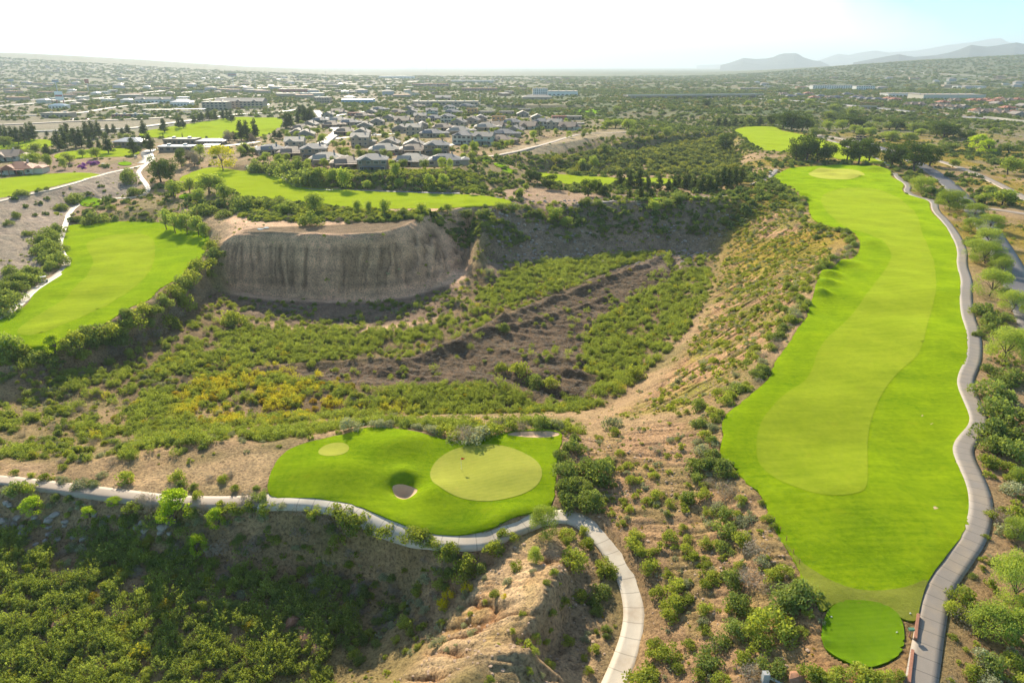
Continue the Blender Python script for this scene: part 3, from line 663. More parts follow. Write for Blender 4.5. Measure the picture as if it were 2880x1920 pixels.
    bw = ins(zone([(1110,490),(1240,486),(1340,480),(1640,480),(1700,480),(1640,575),(1400,572),(1180,592),(1115,600)], -10, 3)); col = blend(col, bw*.8, C(.27, .215, .175)*(.6+.8*nz2))
    oli = sstep(.46, .6, fbm(x, y, 6, 4, 68))[..., None]
    col = blend(col, oli*np.clip(ins(Z_RIGHT)*.65+ins(Z_EROS)*.3, 0, 1), C(.21, .21, .07)*(.7+.6*nz2))
    # pale sand aprons
    for pts, z, s, c, a in SANDS:
        col = blend(col, ins(zone(pts, z, s))*a, C(*c)*(.85+.3*nz2))
    # far plain: scrub, bare lots
    d = np.hypot(x, y)[..., None]; az = np.degrees(np.arctan2(x, y))[..., None]
    far = sstep(520, 900, d)
    town = sstep(6, -4, az)
    p1 = sstep(.45, .6, fbm(x, y, 90, 4, 65))[..., None]; p2 = sstep(.5, .62, fbm(x, y/1.0, 260, 4, 66))[..., None]
    vf = sstep(2200, 4500, d); cf = blend(C(.095, .125, .06)*np.ones_like(col), p1*(.55-.35*vf), C(.27, .225, .155))
    cf = blend(cf, (p2*.35*(1-town)+p2*.5*town)*(1-.6*vf), C(.32, .28, .22))
    cf = blend(cf, town*.35, C(.34, .31, .27))
    col = blend(col, far, cf)
    gold = ((sstep(15, 20, az)*sstep(230, 300, d)*sstep(980, 700, d))*sstep(.4, .62, fbm(x, y, 30, 4, 67))[..., None])
    col = blend(col, gold*.75, C(.30, .24, .06)*(.7+.6*nz))
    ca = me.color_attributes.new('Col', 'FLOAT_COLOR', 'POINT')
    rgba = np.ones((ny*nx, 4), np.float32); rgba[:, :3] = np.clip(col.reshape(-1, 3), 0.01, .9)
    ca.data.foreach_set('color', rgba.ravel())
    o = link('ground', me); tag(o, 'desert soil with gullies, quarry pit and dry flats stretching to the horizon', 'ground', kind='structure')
SANDS = [
 ([(190,1110),(330,1085),(470,1060),(560,1045),(640,1040),(625,1085),(610,1130),(520,1120),(420,1130),(300,1135)], -6, 3, (.50, .38, .26), .9),
 ([(-60,1088),(60,1080),(0,1045),(120,1050),(60,1095),(300,1130),(600,1148),(600,1160),(300,1152),(0,1118),(-60,1110)], -6.4, 2, (.42, .32, .23), .8),
 ([(360,500),(430,480),(520,520),(545,535),(500,545),(440,520)], -4, 3, (.40, .31, .22), .8),
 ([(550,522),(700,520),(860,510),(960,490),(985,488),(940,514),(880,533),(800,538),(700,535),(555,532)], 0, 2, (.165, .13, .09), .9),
 ([(1140,440),(1220,425),(1330,440),(1440,455),(1340,470),(1230,490),(1180,475)], -2, 3, (.42, .31, .24), .85),
 ([(1120,362),(1250,335),(1330,312),(1460,305),(1460,318),(1380,322),(1300,345),(1200,360)], 2, 4, (.45, .37, .27), .9),
 ([(0,270),(120,268),(300,262),(380,272),(520,262),(420,285),(330,300),(200,310),(0,312)], 1, 4, (.45, .39, .32), .9),
 ([(540,262),(700,245),(740,255),(640,272)], 1, 4, (.42, .38, .30), .9),
 ([(560,195),(700,190),(860,186),(900,193),(760,208),(560,214)], 0, 3, (.40, .37, .33), .6),
 ([(1840,1490),(1870,1400),(1885,1395),(1880,1470),(1910,1512),(1990,1540),(2070,1520),(2085,1420),(2108,1430),(2095,1600),(1850,1600)], -.3, 1, (.36, .24, .155), .95),
 ([(2260,960),(2300,1050),(2300,1150),(2260,1290),(2190,1420),(2180,1600),(2400,1600),(2400,900)], 0, 3, (.40, .29, .19), .8),
 ([(1300,1000),(1340,985),(1380,1010),(1380,1050),(1330,1040)], -6, 2, (.42, .31, .22), .8),
 ([(30,352),(130,366),(160,372),(240,380),(290,372),(290,390),(230,396),(90,398),(0,405)], 1, 3, (.30, .22, .18), .8),
]
build_ground()
def drape(name, P, zoff, m, grid=1.2, holes=(), edge=.12, lab=None, cat=None, kind='structure', parent=None, extra=None):
    """an outline filled with a fine mesh that follows the ground; its rim turns down into the soil"""
    P = np.asarray(P); per = []
    for a, b in zip(P, np.roll(P, -1, 0)):
        n = max(1, int(np.hypot(*(b-a))/grid))
        for k in range(n): per.append(a+(b-a)*k/n)
    per = np.array(per)
    if edge > .1 and len(per) > 60: per = per+np.stack([fbm(per[:, 0], per[:, 1], 1.3, 2, 801)-.5, fbm(per[:, 0], per[:, 1], 1.3, 2, 802)-.5], 1)*min(1.6, grid*1.2)*.8
    x0, y0 = per.min(0); x1, y1 = per.max(0)
    gx, gy = np.meshgrid(np.arange(x0, x1, grid), np.arange(y0, y1, grid)); gx = gx.ravel()+0.0; gy = gy.ravel()
    gx = gx+(RNG.random(gx.size)-.5)*grid*.3; gy = gy+(RNG.random(gy.size)-.5)*grid*.3
    m_ = inpoly(gx, gy, P); gx = gx[m_]; gy = gy[m_]
    # keep interior points off the rim
    keep = np.ones(len(gx), bool)
    for a in range(0, len(gx), 4000):
        dd = ((gx[a:a+4000, None]-per[None, :, 0])**2+(gy[a:a+4000, None]-per[None, :, 1])**2).min(1)
        keep[a:a+4000] = dd > (grid*.45)**2
    hl = []
    for Hp in holes:
        keep &= ~inpoly(gx, gy, Hp)
    gx = gx[keep]; gy = gy[keep]
    vs = [Vector((float(a), float(b))) for a, b in per]; n0 = len(vs)
    edges = [(i, (i+1) % n0) for i in range(n0)]
    for Hp in holes:
        s = len(vs); k = len(Hp); vs += [Vector((float(a), float(b))) for a, b in Hp]; edges += [(s+i, s+(i+1) % k) for i in range(k)]
    vs += [Vector((float(a), float(b))) for a, b in zip(gx, gy)]
    v2, e2, f2, _, _, _ = mgeo.delaunay_2d_cdt(vs, edges, [], 0, 1e-5)
    V = np.array([(v.x, v.y) for v in v2]); F = np.array([f for f in f2 if len(f) == 3])
    c = V[F].mean(1); ok = inpoly(c[:, 0], c[:, 1], P)
    for Hp in holes: ok &= ~inpoly(c[:, 0], c[:, 1], Hp)
    F = F[ok]
    Z = H(V[:, 0], V[:, 1])+zoff
    if extra is not None: Z = Z+extra(V[:, 0], V[:, 1])
    V3 = np.column_stack([V, Z])
    # skirt
    A = V[F[:, 1]]-V[F[:, 0]]; B = V[F[:, 2]]-V[F[:, 0]]
    fl = (A[:, 0]*B[:, 1]-A[:, 1]*B[:, 0]) < 0; F[fl] = F[fl][:, ::-1]
    ed = {}
    for f in F:
        for a, b in ((f[0], f[1]), (f[1], f[2]), (f[2], f[0])):
            if (b, a) in ed: del ed[(b, a)]
            else: ed[(a, b)] = 1
    if edge > 0:
        idx = {}; low = []
        for a, b in ed:
            for q in (a, b):
                if q not in idx: idx[q] = len(V3)+len(low); low += [tuple(V3[q]), (V3[q][0], V3[q][1], V3[q][2]-edge-.3)]
        sk = [(idx[a], idx[b]+1, idx[b]) for a, b in ed]+[(idx[a], idx[a]+1, idx[b]+1) for a, b in ed]
        V3 = np.vstack([V3, np.array(low)]); F = np.vstack([F, np.array(sk)])
    me = mesh_np(name, V3, F, [M[m]], smooth=True)
    o = link(name, me)
    if parent: kid(parent, o)
    if lab: tag(o, lab, cat, kind=kind)
    return o
HB1, HB2 = HOLES[0][0], HOLES[1][0]
PW = {k: PADS_W[i][0] for i, k in enumerate('A B C D E F G H I J N'.split())}
def near_edge_lip(P, amt, w):
    return None
drape('fairway', PW['A'], .10, 'rough', .9, lab='long undulating grass hole beside the grey cart path, quarry slope on its other side', cat='fairway')
drape('fairway', PW['B'], .10, 'roughB', .6, holes=[smoothpoly(HB1, 1), smoothpoly(HB2, 1)], lab='mown grass around the flag green above the white curved path', cat='fairway')
drape('fairway', PW['C'], .10, 'roughB', 1.0, lab='broad bright grass field left of the quarry, beside the winding pale path', cat='fairway')
drape('fairway', PW['D'], .10, 'fairway', 1.3, lab='grass strip below the front row of houses and above the ribbed cliff', cat='fairway')
drape('fairway', PW['E'], .10, 'fairway', 1.6, lab='small bright strip of grass behind the row of pines', cat='fairway')
drape('fairway', PW['F'], .12, 'fairway', 2.5, lab='distant fairway around the clumps of big dark trees', cat='fairway')
drape('fairway', PW['G'], .15, 'fairway', 3, lab='large far grass field behind the clubhouse roofs', cat='fairway')
drape('fairway', PW['H'], .10, 'fairway', 2, lab='grass strip along the rim dirt road in front of the white house', cat='fairway')
drape('fairway', PW['I'], .12, 'fairway', 2.5, lab='far lawn under dark trees at the picture edge', cat='fairway')
drape('fairway', PW['J'], .12, 'fairway', 2.5, lab='practice lawn with pines in front of the clubhouse', cat='fairway')
drape('tee', PW['N'], .16, 'tee', .4, lab='raised rounded tee of short grass in the near corner by the path', cat='tee', edge=.3)
def mow(name, pts, z, m, g, lab, off, cat='mown turf'):
    return drape(name, smoothpoly(Wp(pts, z), 2), off, m, g, lab=lab, cat=cat, edge=-.28)
mow('mown_strip', FAIR_A_IN, 0, 'fairway', .9, 'paler closely mown strip down the middle of the long hole', .135)
mow('mown_strip', FAIR_C_IN, -8, 'fairway', 1.0, 'paler mown oval on the left grass field', .135)
APR = [(1800,1240),(1840,1285),(1881,1318),(1930,1345),(1980,1359),(2040,1362),(2090,1353),(2132,1334),(2118,1370),(2105,1429),(2088,1429),(2068,1422),(2035,1399),(1968,1382),(1921,1382),(1901,1395),(1888,1399),(1878,1379),(1855,1339),(1828,1285),(1801,1245)]
drape('apron', smoothpoly(Wp(APR, 0), 1), .15, 'apron', .7, lab='duller grass apron between the tee and the long hole', cat='mown turf', edge=-.28)
mow('green', GREEN_B, -5.2, 'green', .6, 'oval putting green holding the red flag', .15, 'green')
mow('green', GREEN_B2, -5.2, 'green', .5, 'little round practice green near the sandy path', .15, 'green')
mow('green', GREEN_A, 0, 'green', 1.2, 'pale green at the far end of the long hole', .16, 'green')
for k, nm, pts, z, lab in TEES:
    drape('tee', smoothpoly(Wp(pts, z), 1), .30, 'tee', 1.5, lab=lab, cat='tee', edge=.4)
def bunker(P, depth, lab, g=.35):
    c = P.mean(0); Q = smoothpoly(P, 1)
    def dep(x, y):
        out = np.full(np.shape(x), 1e9)
        for a, b in zip(Q, np.roll(Q, -1, 0)):
            ab = b-a; t = np.clip(((x-a[0])*ab[0]+(y-a[1])*ab[1])/max(1e-6, (ab**2).sum()), 0, 1)
            out = np.minimum(out, np.hypot(x-a[0]-ab[0]*t, y-a[1]-ab[1]*t))
        far = sstep(-1, 3, (y-c[1]))   # the lip on the sun side is the high one
        return -depth*sstep(0, .9+1.6*(1-far), out)
    return drape('bunker', Q, .0, 'sand', g, lab=lab, cat='bunker', extra=dep)
bunker(HB1, .35, 'kidney shaped sand bunker with a shaded lip in front of the putting green')
bunker(HB2, .55, 'long low sand bunker behind the putting green')
for i, (pts, z, lab) in enumerate([([(660,395),(700,396),(705,400),(690,404),(670,403)], .2, 'a')][:0]): pass
RIB_LAB = {0:'pale concrete cart path curving round the putting green and down past the dirt ridge', 1:'grey cart path winding along the long fairway', 2:'pale cart path winding down beside the left grass field', 3:'dirt track on the rim above the gravel slope', 4:'thin path between the houses bank and the grass strip', 5:'asphalt road behind the row of mesquite trees', 6:'wide dirt track across the scrub on the far side of the asphalt road', 7:'dirt turn-off joining the asphalt road', 8:'sandy track on the bank beyond the last houses', 9:'short grey path beside the far end of the long hole', 10:'path under the pines on the back rim', 11:'narrow path along the distant fairway', 12:'freeway crossing the scrub in the distance', 13:'bright street bending between the houses', 14:'upper street of the housing estate', 15:'side street between rows of houses', 16:'lower street among the houses', 17:'street behind the clubhouse and practice field', 18:'road in front of the hotel lots', 19:'dirt lane across the bare lots', 20:'near lanes of the far freeway', 21:'far lanes of the far freeway', 22:'clubhouse drive', 23:'far service road beyond the river scrub', 24:'distant road on the right hillside', 25:'sandy end of the cart path running off to the left edge'}
for i, (nm, mt, c, nrm, wd) in enumerate(RBW):
    far = np.hypot(c[:, 0], c[:, 1]).mean(); n = 5
    # resample to even steps
    seg = np.r_[0, np.cumsum(np.hypot(*np.diff(c, axis=0).T))]; st = 1.0 if far < 260 else 3.0 if far < 700 else 12.0
    s = np.arange(0, seg[-1], st); cx = np.interp(s, seg, c[:, 0]); cy = np.interp(s, seg, c[:, 1])
    nx_ = np.interp(s, seg, nrm[:, 0]); ny_ = np.interp(s, seg, nrm[:, 1])
    t = np.array([-1, -1, -.5, 0, .5, 1, 1])*.5*wd
    if far < 260: jit = 1+.04*(fbm(s, s*0, 6, 2, 90+i)-.5)
    else: jit = 1
    X = cx[:, None]+nx_[:, None]*t*(jit[:, None] if far < 260 else 1); Y = cy[:, None]+ny_[:, None]*t*(jit[:, None] if far < 260 else 1)
    zc = H(cx, cy); ker = np.ones(5)/5
    zc = np.convolve(np.pad(zc, 2, 'edge'), ker, 'valid')
    Z = H(X, Y); Z = Z*.35+zc[:, None]*.65
    off = .15 if far < 260 else .12 if far < 700 else .9
    Z = Z+off; Z[:, 0] -= off+.5; Z[:, -1] -= off+.5
    k = len(s); idx = np.arange(k*7).reshape(k, 7)
    F = np.stack([idx[:-1, :-1], idx[:-1, 1:], idx[1:, 1:], idx[1:, :-1]], -1).reshape(-1, 4)[:, ::-1]
    me = mesh_np(nm, np.stack([X, Y, Z], -1).reshape(-1, 3), F, [M[mt]], smooth=False)
    uv = me.uv_layers.new(name='UVMap'); vi = np.empty(len(F)*4, np.int32); me.loops.foreach_get('vertex_index', vi)
    UV = np.stack([np.repeat(s, 7), np.tile(t/(.5*wd), k)], -1)[vi]
    uv.data.foreach_set('uv', UV.astype(np.float32).ravel())
    tag(link(nm, me), RIB_LAB[i], nm.replace('_', ' '), kind='structure')
# ------------------------------------------------------------------ plants: prototypes (leaf by leaf)
def leaves(C, S, rng, up=.3, aspect=1.0, jit=.35):
    """one small four-cornered leaf spray at each centre C with size S"""
    n = len(C); nrm = rng.normal(size=(n, 3)); nrm[:, 2] = np.abs(nrm[:, 2])+up; nrm /= np.linalg.norm(nrm, axis=1)[:, None]
    a = np.cross(nrm, rng.normal(size=(n, 3))); a /= np.linalg.norm(a, axis=1)[:, None]; b = np.cross(nrm, a)
    S = np.asarray(S)[:, None]*(1+jit*rng.normal(size=(n, 1))*.5)
    a = a*S*.5; b = b*S*.5*aspect
    q = np.stack([C-a-b*.6, C+a*.3-b, C+a+b*.5, C-a*.4+b], 1)
    return q.reshape(-1, 3), np.arange(n*4).reshape(n, 4)
def crown_mesh(name, material, rng, subs, n, leaf, up=.3, aspect=1.0, shell=.75):
    """subs: list of (cx,cy,cz,rx,rz) lobes; leaves sit in and around every lobe"""
    subs = np.array(subs); wts = subs[:, 3]**2; k = rng.choice(len(subs), n, p=wts/wts.sum())
    d = rng.normal(size=(n, 3)); d /= np.linalg.norm(d, axis=1)[:, None]
    r = (shell+(1-shell)*rng.random(n)**.5)*(1+.10*rng.normal(size=n))
    inner = rng.random(n) < .22; r[inner] *= rng.random(inner.sum())
    s = subs[k]; C = s[:, :3]+d*np.stack([s[:, 3], s[:, 3], s[:, 4]], 1)*r[:, None]
    C[:, 2] = np.maximum(C[:, 2], .03)
    V, F = leaves(C, np.full(n, leaf), rng, up, aspect)
    me = mesh_np(name, V, F, [material])
    v = np.clip(.5+.28*rng.normal(size=n)+.22*np.take(rng.normal(size=len(subs)), k), 0, 1)
    at = me.attributes.new('v', 'FLOAT', 'FACE'); at.data.foreach_set('value', v.astype(np.float32))
    return me
def lobes(rng, k, R_, hz, r0, r1, z0=0.0, flat=.8):
    out = []
    for _ in range(k):
        a = rng.random()*6.283; q = R_*rng.random()**.5; rr = r0+(r1-r0)*rng.random()
        top = hz*(1-.55*(q/R_)**2) if R_ > 0 else hz
        out.append((q*math.cos(a), q*math.sin(a), z0+max(rr*flat*.7, (top-rr*flat)*(.45+.55*rng.random())), rr, rr*flat))
    return out
PR = {}
def mk(kind, n, f): PR[kind] = [f(np.random.default_rng(hash_(kind)+i), i) for i in range(n)]
def hash_(s): return sum(ord(c)*(i+3) for i, c in enumerate(s))
# shrubs: unit radius about 1, height about 1.2
def shrub(kind, matn, n, cnt, leaf, h=1.25, k=16, up=.3, r0=.22, r1=.42, asp=.9):
    def f(rng, i): return crown_mesh(kind+'_mesh', M[matn], rng, lobes(rng, k, .72, h, r0, r1), cnt, leaf, up, asp)
    mk(kind, n, f)
shrub('creosote_bush', 'leafA', 4, 900, .115)
shrub('green_bush', 'leafB', 4, 1100, .115, 1.2, 14, .3, .28, .5)
shrub('grey_bush', 'leafC', 3, 900, .10, 1.0, 14)
shrub('dry_bush', 'leafD', 3, 1000, .14, 1.05, 12, .3, .25, .45, .16)
shrub('yellow_bush', 'leafY', 2, 700, .12)
shrub('lime_bush', 'leafL', 2, 1000, .12, 1.5)
shrub('low_scrub', 'leafA', 3, 170, .24, 1.0, 7)
shrub('low_grey', 'leafC', 2, 150, .22, .9, 7)
shrub('far_clump', 'leafF', 4, 130, .34, 1.1, 7, .3, .35, .6)
def thicket(rng, i):     # a stand of leafy upright shoots
    n = 15; V = []; Fn = 0; vv = []
    C = []; S = []
    for s in range(n):
        a = rng.random()*6.28; q = 1.0*rng.random()**.5; x, y = q*math.cos(a), q*math.sin(a); h = (1.1+.9*rng.random())*(1-.3*q); tx, ty = rng.normal()*.18, rng.normal()*.18
        m = 34; t = rng.random(m)**.75; w = .20*(1-t*.75)+.03
        C.append(np.stack([x+tx*t+rng.normal(size=m)*w, y+ty*t+rng.normal(size=m)*w, h*t], 1)); S.append(np.full(m, .15)); vv.append(np.clip(.5+.3*rng.normal()+.2*rng.normal(size=m), 0, 1))
    C = np.vstack(C); V, F = leaves(C, np.concatenate(S), rng, .1, .7)
    me = mesh_np('thicket_mesh', V, F, [M['reed']]); at = me.attributes.new('v', 'FLOAT', 'FACE'); at.data.foreach_set('value', np.concatenate(vv).astype(np.float32)); return me
mk('thicket', 4, thicket)
# trees: (trunk mesh, crown mesh), real size; scaled when placed
def limbs(rng, name, h, r, tips, m, lean=.1, n=7):
    b = MB(); mid = Vector((rng.normal()*lean, rng.normal()*lean, h))
    b.tube((0, 0, -.4), mid*.5, r*1.15, r*.9, n); b.tube(mid*.5, mid, r*.9, r*.7, n)
    for t in tips:
        t = Vector(t); c = mid+(t-mid)*.5+Vector((rng.normal(), rng.normal(), rng.normal()))*.12*h
        b.tube(mid*.97, c, r*.55, r*.36, 5, False); b.tube(c, t, r*.36, r*.1, 5, False)
    return b.mesh(name, m, True)
def tree(kind, mats, n, f):
    mk(kind, n, f)
def t_mesq(rng, i, lm='leafM', cnt=5200, leaf=.165, R_=2.6, h=3.6, tr=.9):
    sb = [(q*math.cos(a), q*math.sin(a), h-.8-.34*h*(q/R_)**2+rng.normal()*.15, R_*(.30+.14*rng.random()), R_*(.22+.1*rng.random())) for q, a in ((R_*.78*rng.random()**.5, rng.random()*6.28) for _ in range(20))]
    sb += [(R_*.75*math.cos(a), R_*.75*math.sin(a), h*(.2+.2*rng.random()), R_*.3, R_*.24) for a in rng.random(12)*6.28]
    cr = crown_mesh('crown_mesh', M[lm], rng, sb, cnt, leaf, .3, .8, .6)
    return limbs(rng, 'trunk_mesh', tr, .16, [s[:3] for s in sb[:9]], M['bark'], .25), cr
mk('mesquite_tree', 4, t_mesq)
mk('big_mesquite', 3, lambda rng, i: t_mesq(rng, i, 'leafM', 11000, .19, 4.6, 6.2, 1.5))
mk('yellow_tree', 1, lambda rng, i: t_mesq(rng, i, 'leafY', 3000, .34, 4.6, 8.5, 3))
mk('lime_tree', 2, lambda rng, i: t_mesq(rng, i, 'leafL', 2400, .19, 1.7, 4.6, 1.4))
def t_pine(rng, i):
    h = 10; sb = []; 
    for k in range(26):
        z = 1.6+(h-2.2)*(k/25); w = (1-(z/h))**.75*2.5+.25; a = rng.random()*6.28; q = w*.62*rng.random()**.5
        sb.append((q*math.cos(a), q*math.sin(a), z+rng.normal()*.2, w*.52+.4, .7))
    return limbs(rng, 'trunk_mesh', 3, .19, [(0, 0, 9), (.8, .3, 5), (-.8, .2, 5.5), (.1, -.8, 4.5)], M['bark'], .1), crown_mesh('crown_mesh', M['leafP'], rng, sb, 2400, .46, .1, .5, .55)
mk('pine_tree', 4, t_pine)
def t_dark(rng, i):
    h = 12; sb = []
    for k in range(24):
        a = rng.random()*6.28; z = 2.6+(h-4.2)*rng.random(); w = 4.4*math.sqrt(max(.08, 1-((z-5.6)/6.6)**2)); q = w*(.35+.5*rng.random())
        sb.append((q*math.cos(a), q*math.sin(a), z, 1.5+.8*rng.random(), 1.2+.6*rng.random()))
    return limbs(rng, 'trunk_mesh', 3, .4, [s[:3] for s in sb[:8]], M['bark'], .3), crown_mesh('crown_mesh', M['leafK'], rng, sb, 3000, .5, .3, .8, .6)
mk('dark_tree', 3, t_dark)
def t_round(rng, i, lm='leafM'):
    h = 6; sb = []
    for k in range(15):
        a = rng.random()*6.28; z = 1.7+3.1*rng.random(); w = 2.5*math.sqrt(max(.1, 1-((z-2.9)/3.2)**2)); q = w*(.2+.6*rng.random())
        sb.append((q*math.cos(a), q*math.sin(a), z, 1.0+.5*rng.random(), .85+.4*rng.random()))
    return limbs(rng, 'trunk_mesh', 1.5, .17, [s[:3] for s in sb[:6]], M['bark'], .2), crown_mesh('crown_mesh', M[lm], rng, sb, 1500, .36, .3, .8, .6)
mk('round_tree', 3, t_round)
mk('leafy_tree', 3, lambda rng, i: t_round(rng, i, 'leafB'))
mk('rusty_tree', 1, lambda rng, i: t_round(rng, i, 'leafD'))
def t_cyp(rng, i):
    sb = [(0, 0, .6+.9*k, .62-.09*k*.8, .7) for k in range(6)]
    return limbs(rng, 'trunk_mesh', .8, .09, [(0, 0, 4.5)], M['bark'], 0), crown_mesh('crown_mesh', M['leafK'], rng, sb, 420, .28, .1, .6, .7)
mk('cypress_tree', 1, t_cyp)
def t_palm(rng, i):
    h = 6.5; C = []; 
    for k in range(26):
        a = rng.random()*6.28; e = rng.uniform(-.6, .9)
        for t in np.linspace(.15, 1, 7): C.append((1.7*t*math.cos(a)*math.cos(e), 1.7*t*math.sin(a)*math.cos(e), h+1.5*t*math.sin(e)-t*t*.7))
    C = np.array(C); V, F = leaves(C, np.full(len(C), .34), rng, .2, .5); me = mesh_np('crown_mesh', V, F, [M['leafB']])
    at = me.attributes.new('v', 'FLOAT', 'FACE'); at.data.foreach_set('value', rng.random(len(C)).astype(np.float32))
    return limbs(rng, 'trunk_mesh', h, .13, [(0, 0, h+.2)], M['paleb'], .1), me
mk('palm_tree', 1, t_palm)
M['leafV'] = leaf_mat('purple_blossom', (.16, .05, .30), (.36, .12, .55), None, .3)
shrub('purple_bush', 'leafV', 1, 500, .16)
TREE_H = {'mesquite_tree': 3.6, 'big_mesquite': 6.2, 'yellow_tree': 8.6, 'lime_tree': 4.6, 'pine_tree': 10.3, 'dark_tree': 12, 'round_tree': 6, 'leafy_tree': 6, 'rusty_tree': 6, 'cypress_tree': 5.6, 'palm_tree': 7.5}
TREE_R = {'mesquite_tree': 3.1, 'big_mesquite': 5.6, 'yellow_tree': 5.0, 'lime_tree': 2.1, 'pine_tree': 2.5, 'dark_tree': 5.4, 'round_tree': 3.0, 'leafy_tree': 3.0, 'rusty_tree': 3.0, 'cypress_tree': .6, 'palm_tree': 1.8}
REG = []       # everything waiting for its label: (object, look, category, group, px, py, size)
def put(kind, px, py, size, wide=None, dz=0, xyz=None):
    """size: radius (shrubs) or height (trees) in metres"""
    x, y, z = xyz if xyz else drop(px, py)
    pk_ = 'big_mesquite' if kind == 'mesquite_tree' and size > 4.6 else kind
    r = random.random()*6.283; v = random.choice(PR[pk_])
    if kind in TREE_H:
        s = size/TREE_H[pk_]; w = s if wide is None else wide/TREE_R[pk_]
        o = empty(kind, (x, y, z+dz), r, (w, w, s))
        kid(o, link('trunk', v[0])); kid(o, link('crown', v[1]))
    else:
        o = link(kind, v, None, (x, y, z-.05*size+dz), r, (size, size*random.uniform(.85, 1.15), size*random.uniform(.85, 1.15) if wide is None else wide))
    REG.append((o, kind, px, py, size)); return o
def many(kind, ox, oy, k, data, unit='c', mul=1.0):
    """rows of x,y,r read off an enlarged crop; r becomes metres through the distance of the spot"""
    for t in data.split():
        a = [float(q) for q in t.split(',')]
        px, py = ox+a[0]/k, oy+a[1]/k
        kd = kind if not isinstance(kind, (list, tuple)) else random.choice(kind)
        tr = kd in TREE_H
        x, y, z = drop(px, py+(0 if tr else a[2]/k*.45))
        d = math.sqrt(x*x+y*y+(CAMZ-z)**2)
        put(kd, px, py, a[2]/k*d/FP*mul*(1.0 if tr else 1.4), xyz=(x, y, z), wide=(a[3]/k*d/FP*mul if len(a) > 3 else None) if tr else None)
CRE = ['creosote_bush', 'creosote_bush', 'green_bush', 'creosote_bush', 'grey_bush', 'dry_bush']
# right column, along the grey path
many('mesquite_tree', 1568, 98, 3, '1645,1035,90,90 1835,1150,110,100 1930,1160,66,55 2005,1210,80,80 2110,1290,84,85 1990,1300,74,70 2100,1390,88,95 2015,1480,100,88 2185,1560,84,75')
many('mesquite_tree', 1568, 522.7, 3, '2085,250,120,100 2195,320,90,68 2110,470,150,125 2262,580,120,90 2225,930,200,140 2330,900,160,105')
many('mesquite_tree', 1568, 1045.3, 3, '2280,1010,280,165 2120,1230,190,145 2305,1290,180,130 2310,170,80,60 2300,560,120,95')
many('green_bush', 1568, 522.7, 3, mul=.72, data='2070,560,75 2120,640,70 2225,620,60 2110,700,50 2130,970,60 2240,1010,80 2200,1060,60 2120,1120,115 2230,1160,60 2230,1270,150 2130,1400,120 2280,1400,120 2120,1500,80 2240,1540,110 1990,90,45 1960,110,30 2040,730,40')
many(CRE, 1568, 1045.3, 3, mul=.78, data='2090,40,60 2170,60,60 2240,90,50 2280,220,75 2200,410,80 2300,420,80 2120,400,40 2250,500,70 2090,560,25 2150,740,35 2060,770,22 2000,830,25 1910,960,90 1870,1060,60 1950,1110,95 2010,1150,80 1860,1250,28 2060,1390,90 2150,1440,80 2290,1420,70 2010,1490,60 2120,1560,70 2260,1530,60 2340,1560,80 1850,1540,35')
# below the long hole: the thick lower cluster
many('green_bush', 1568, 1045.3, 3, '60,60,58 180,50,55 290,75,62 50,280,50 290,500,62 310,400,55 340,860,70 690,990,95 820,960,90 400,1010,70 380,1190,62 260,1260,55 620,1450,66 180,1390,70 300,620,45 110,130,40')
many('creosote_bush', 1568, 1045.3, 3, '150,260,45 180,370,40 400,310,36 40,560,36 160,590,42 230,600,32 400,570,58 160,740,38 390,750,34 220,830,42 610,830,55 700,790,55 160,890,35 30,980,42 160,1050,45 500,1110,60 620,1180,105 720,1230,75 140,1190,36 50,1290,42 420,1390,62 270,1540,50 110,1510,38 560,1290,60 480,1220,55 880,1490,60 960,1520,45 1080,1530,66 1200,1500,66 1310,1540,55 1400,1530,50 1490,1520,36 870,1090,26 30,640,40 70,690,38 580,430,34 625,480,26 545,320,22')
many('grey_bush', 1568, 1045.3, 3, '430,430,52 250,330,52 560,730,50 30,870,32')
many('dry_bush', 1568, 1045.3, 3, '310,220,66 520,640,74 500,850,78 450,560,50 470,1480,62 240,1310,45 190,170,40 600,900,52')
# eroded slope right of the putting green and around the curved path
many('green_bush', 784, 1045.3, 3, '1550,80,75 1650,60,75 1780,110,95 1560,220,70 1720,310,75 1600,330,75 1530,290,50 1690,220,60 1640,190,50 1840,40,50 1500,0,50 1600,-60,60')
many('creosote_bush', 784, 1045.3, 3, '1980,60,32 2150,130,34 2000,170,40 2180,270,42 2270,320,36 2110,310,32 2030,530,40 2270,545,50 2000,600,50 2050,640,45 2160,655,26 2130,760,56 1860,400,24 1930,460,28 1990,370,26 2250,810,34 2180,940,46 2300,900,62 2280,1010,62 2260,1100,52 2160,1300,44 2160,1350,55 2270,1350,62 2320,1460,38 2060,1540,85 2130,1520,50 1550,580,38 1690,605,50 1670,520,36 1820,750,58 1850,810,45 1590,720,78 1560,540,48 1650,960,48 1530,1000,44 1450,1075,28 1340,1250,34 1405,1255,24 1440,1195,18 1560,1275,36 1740,1320,34 1330,1350,28 1700,1480,32 1290,1470,28 1020,1540,30 1210,745,42 1060,940,32 990,975,18 1180,1195,20 890,1060,16 480,1220,26 280,1140,22 2250,400,22 1810,380,20 1420,870,26 1250,1070,24 1880,200,20 1950,300,22')
many('green_bush', 784, 1045.3, 3, '1780,935,56 1750,1010,40 1760,1055,34 1830,1190,28 1830,1240,22 150,1260,38 240,1290,32 260,1140,26 130,1410,30 70,1340,30')
many('grey_bush', 784, 1045.3, 3, '1320,800,22 1150,860,34 900,1170,34 670,1260,48 850,1110,28 1700,1190,22 1680,1235,30 820,1035,26 850,950,32 990,840,24 730,1305,20 790,1290,16 2240,400,26 2170,330,26')
many('yellow_bush', 784, 1045.3, 3, '700,1010,40 870,900,38 740,940,34 1120,960,18')
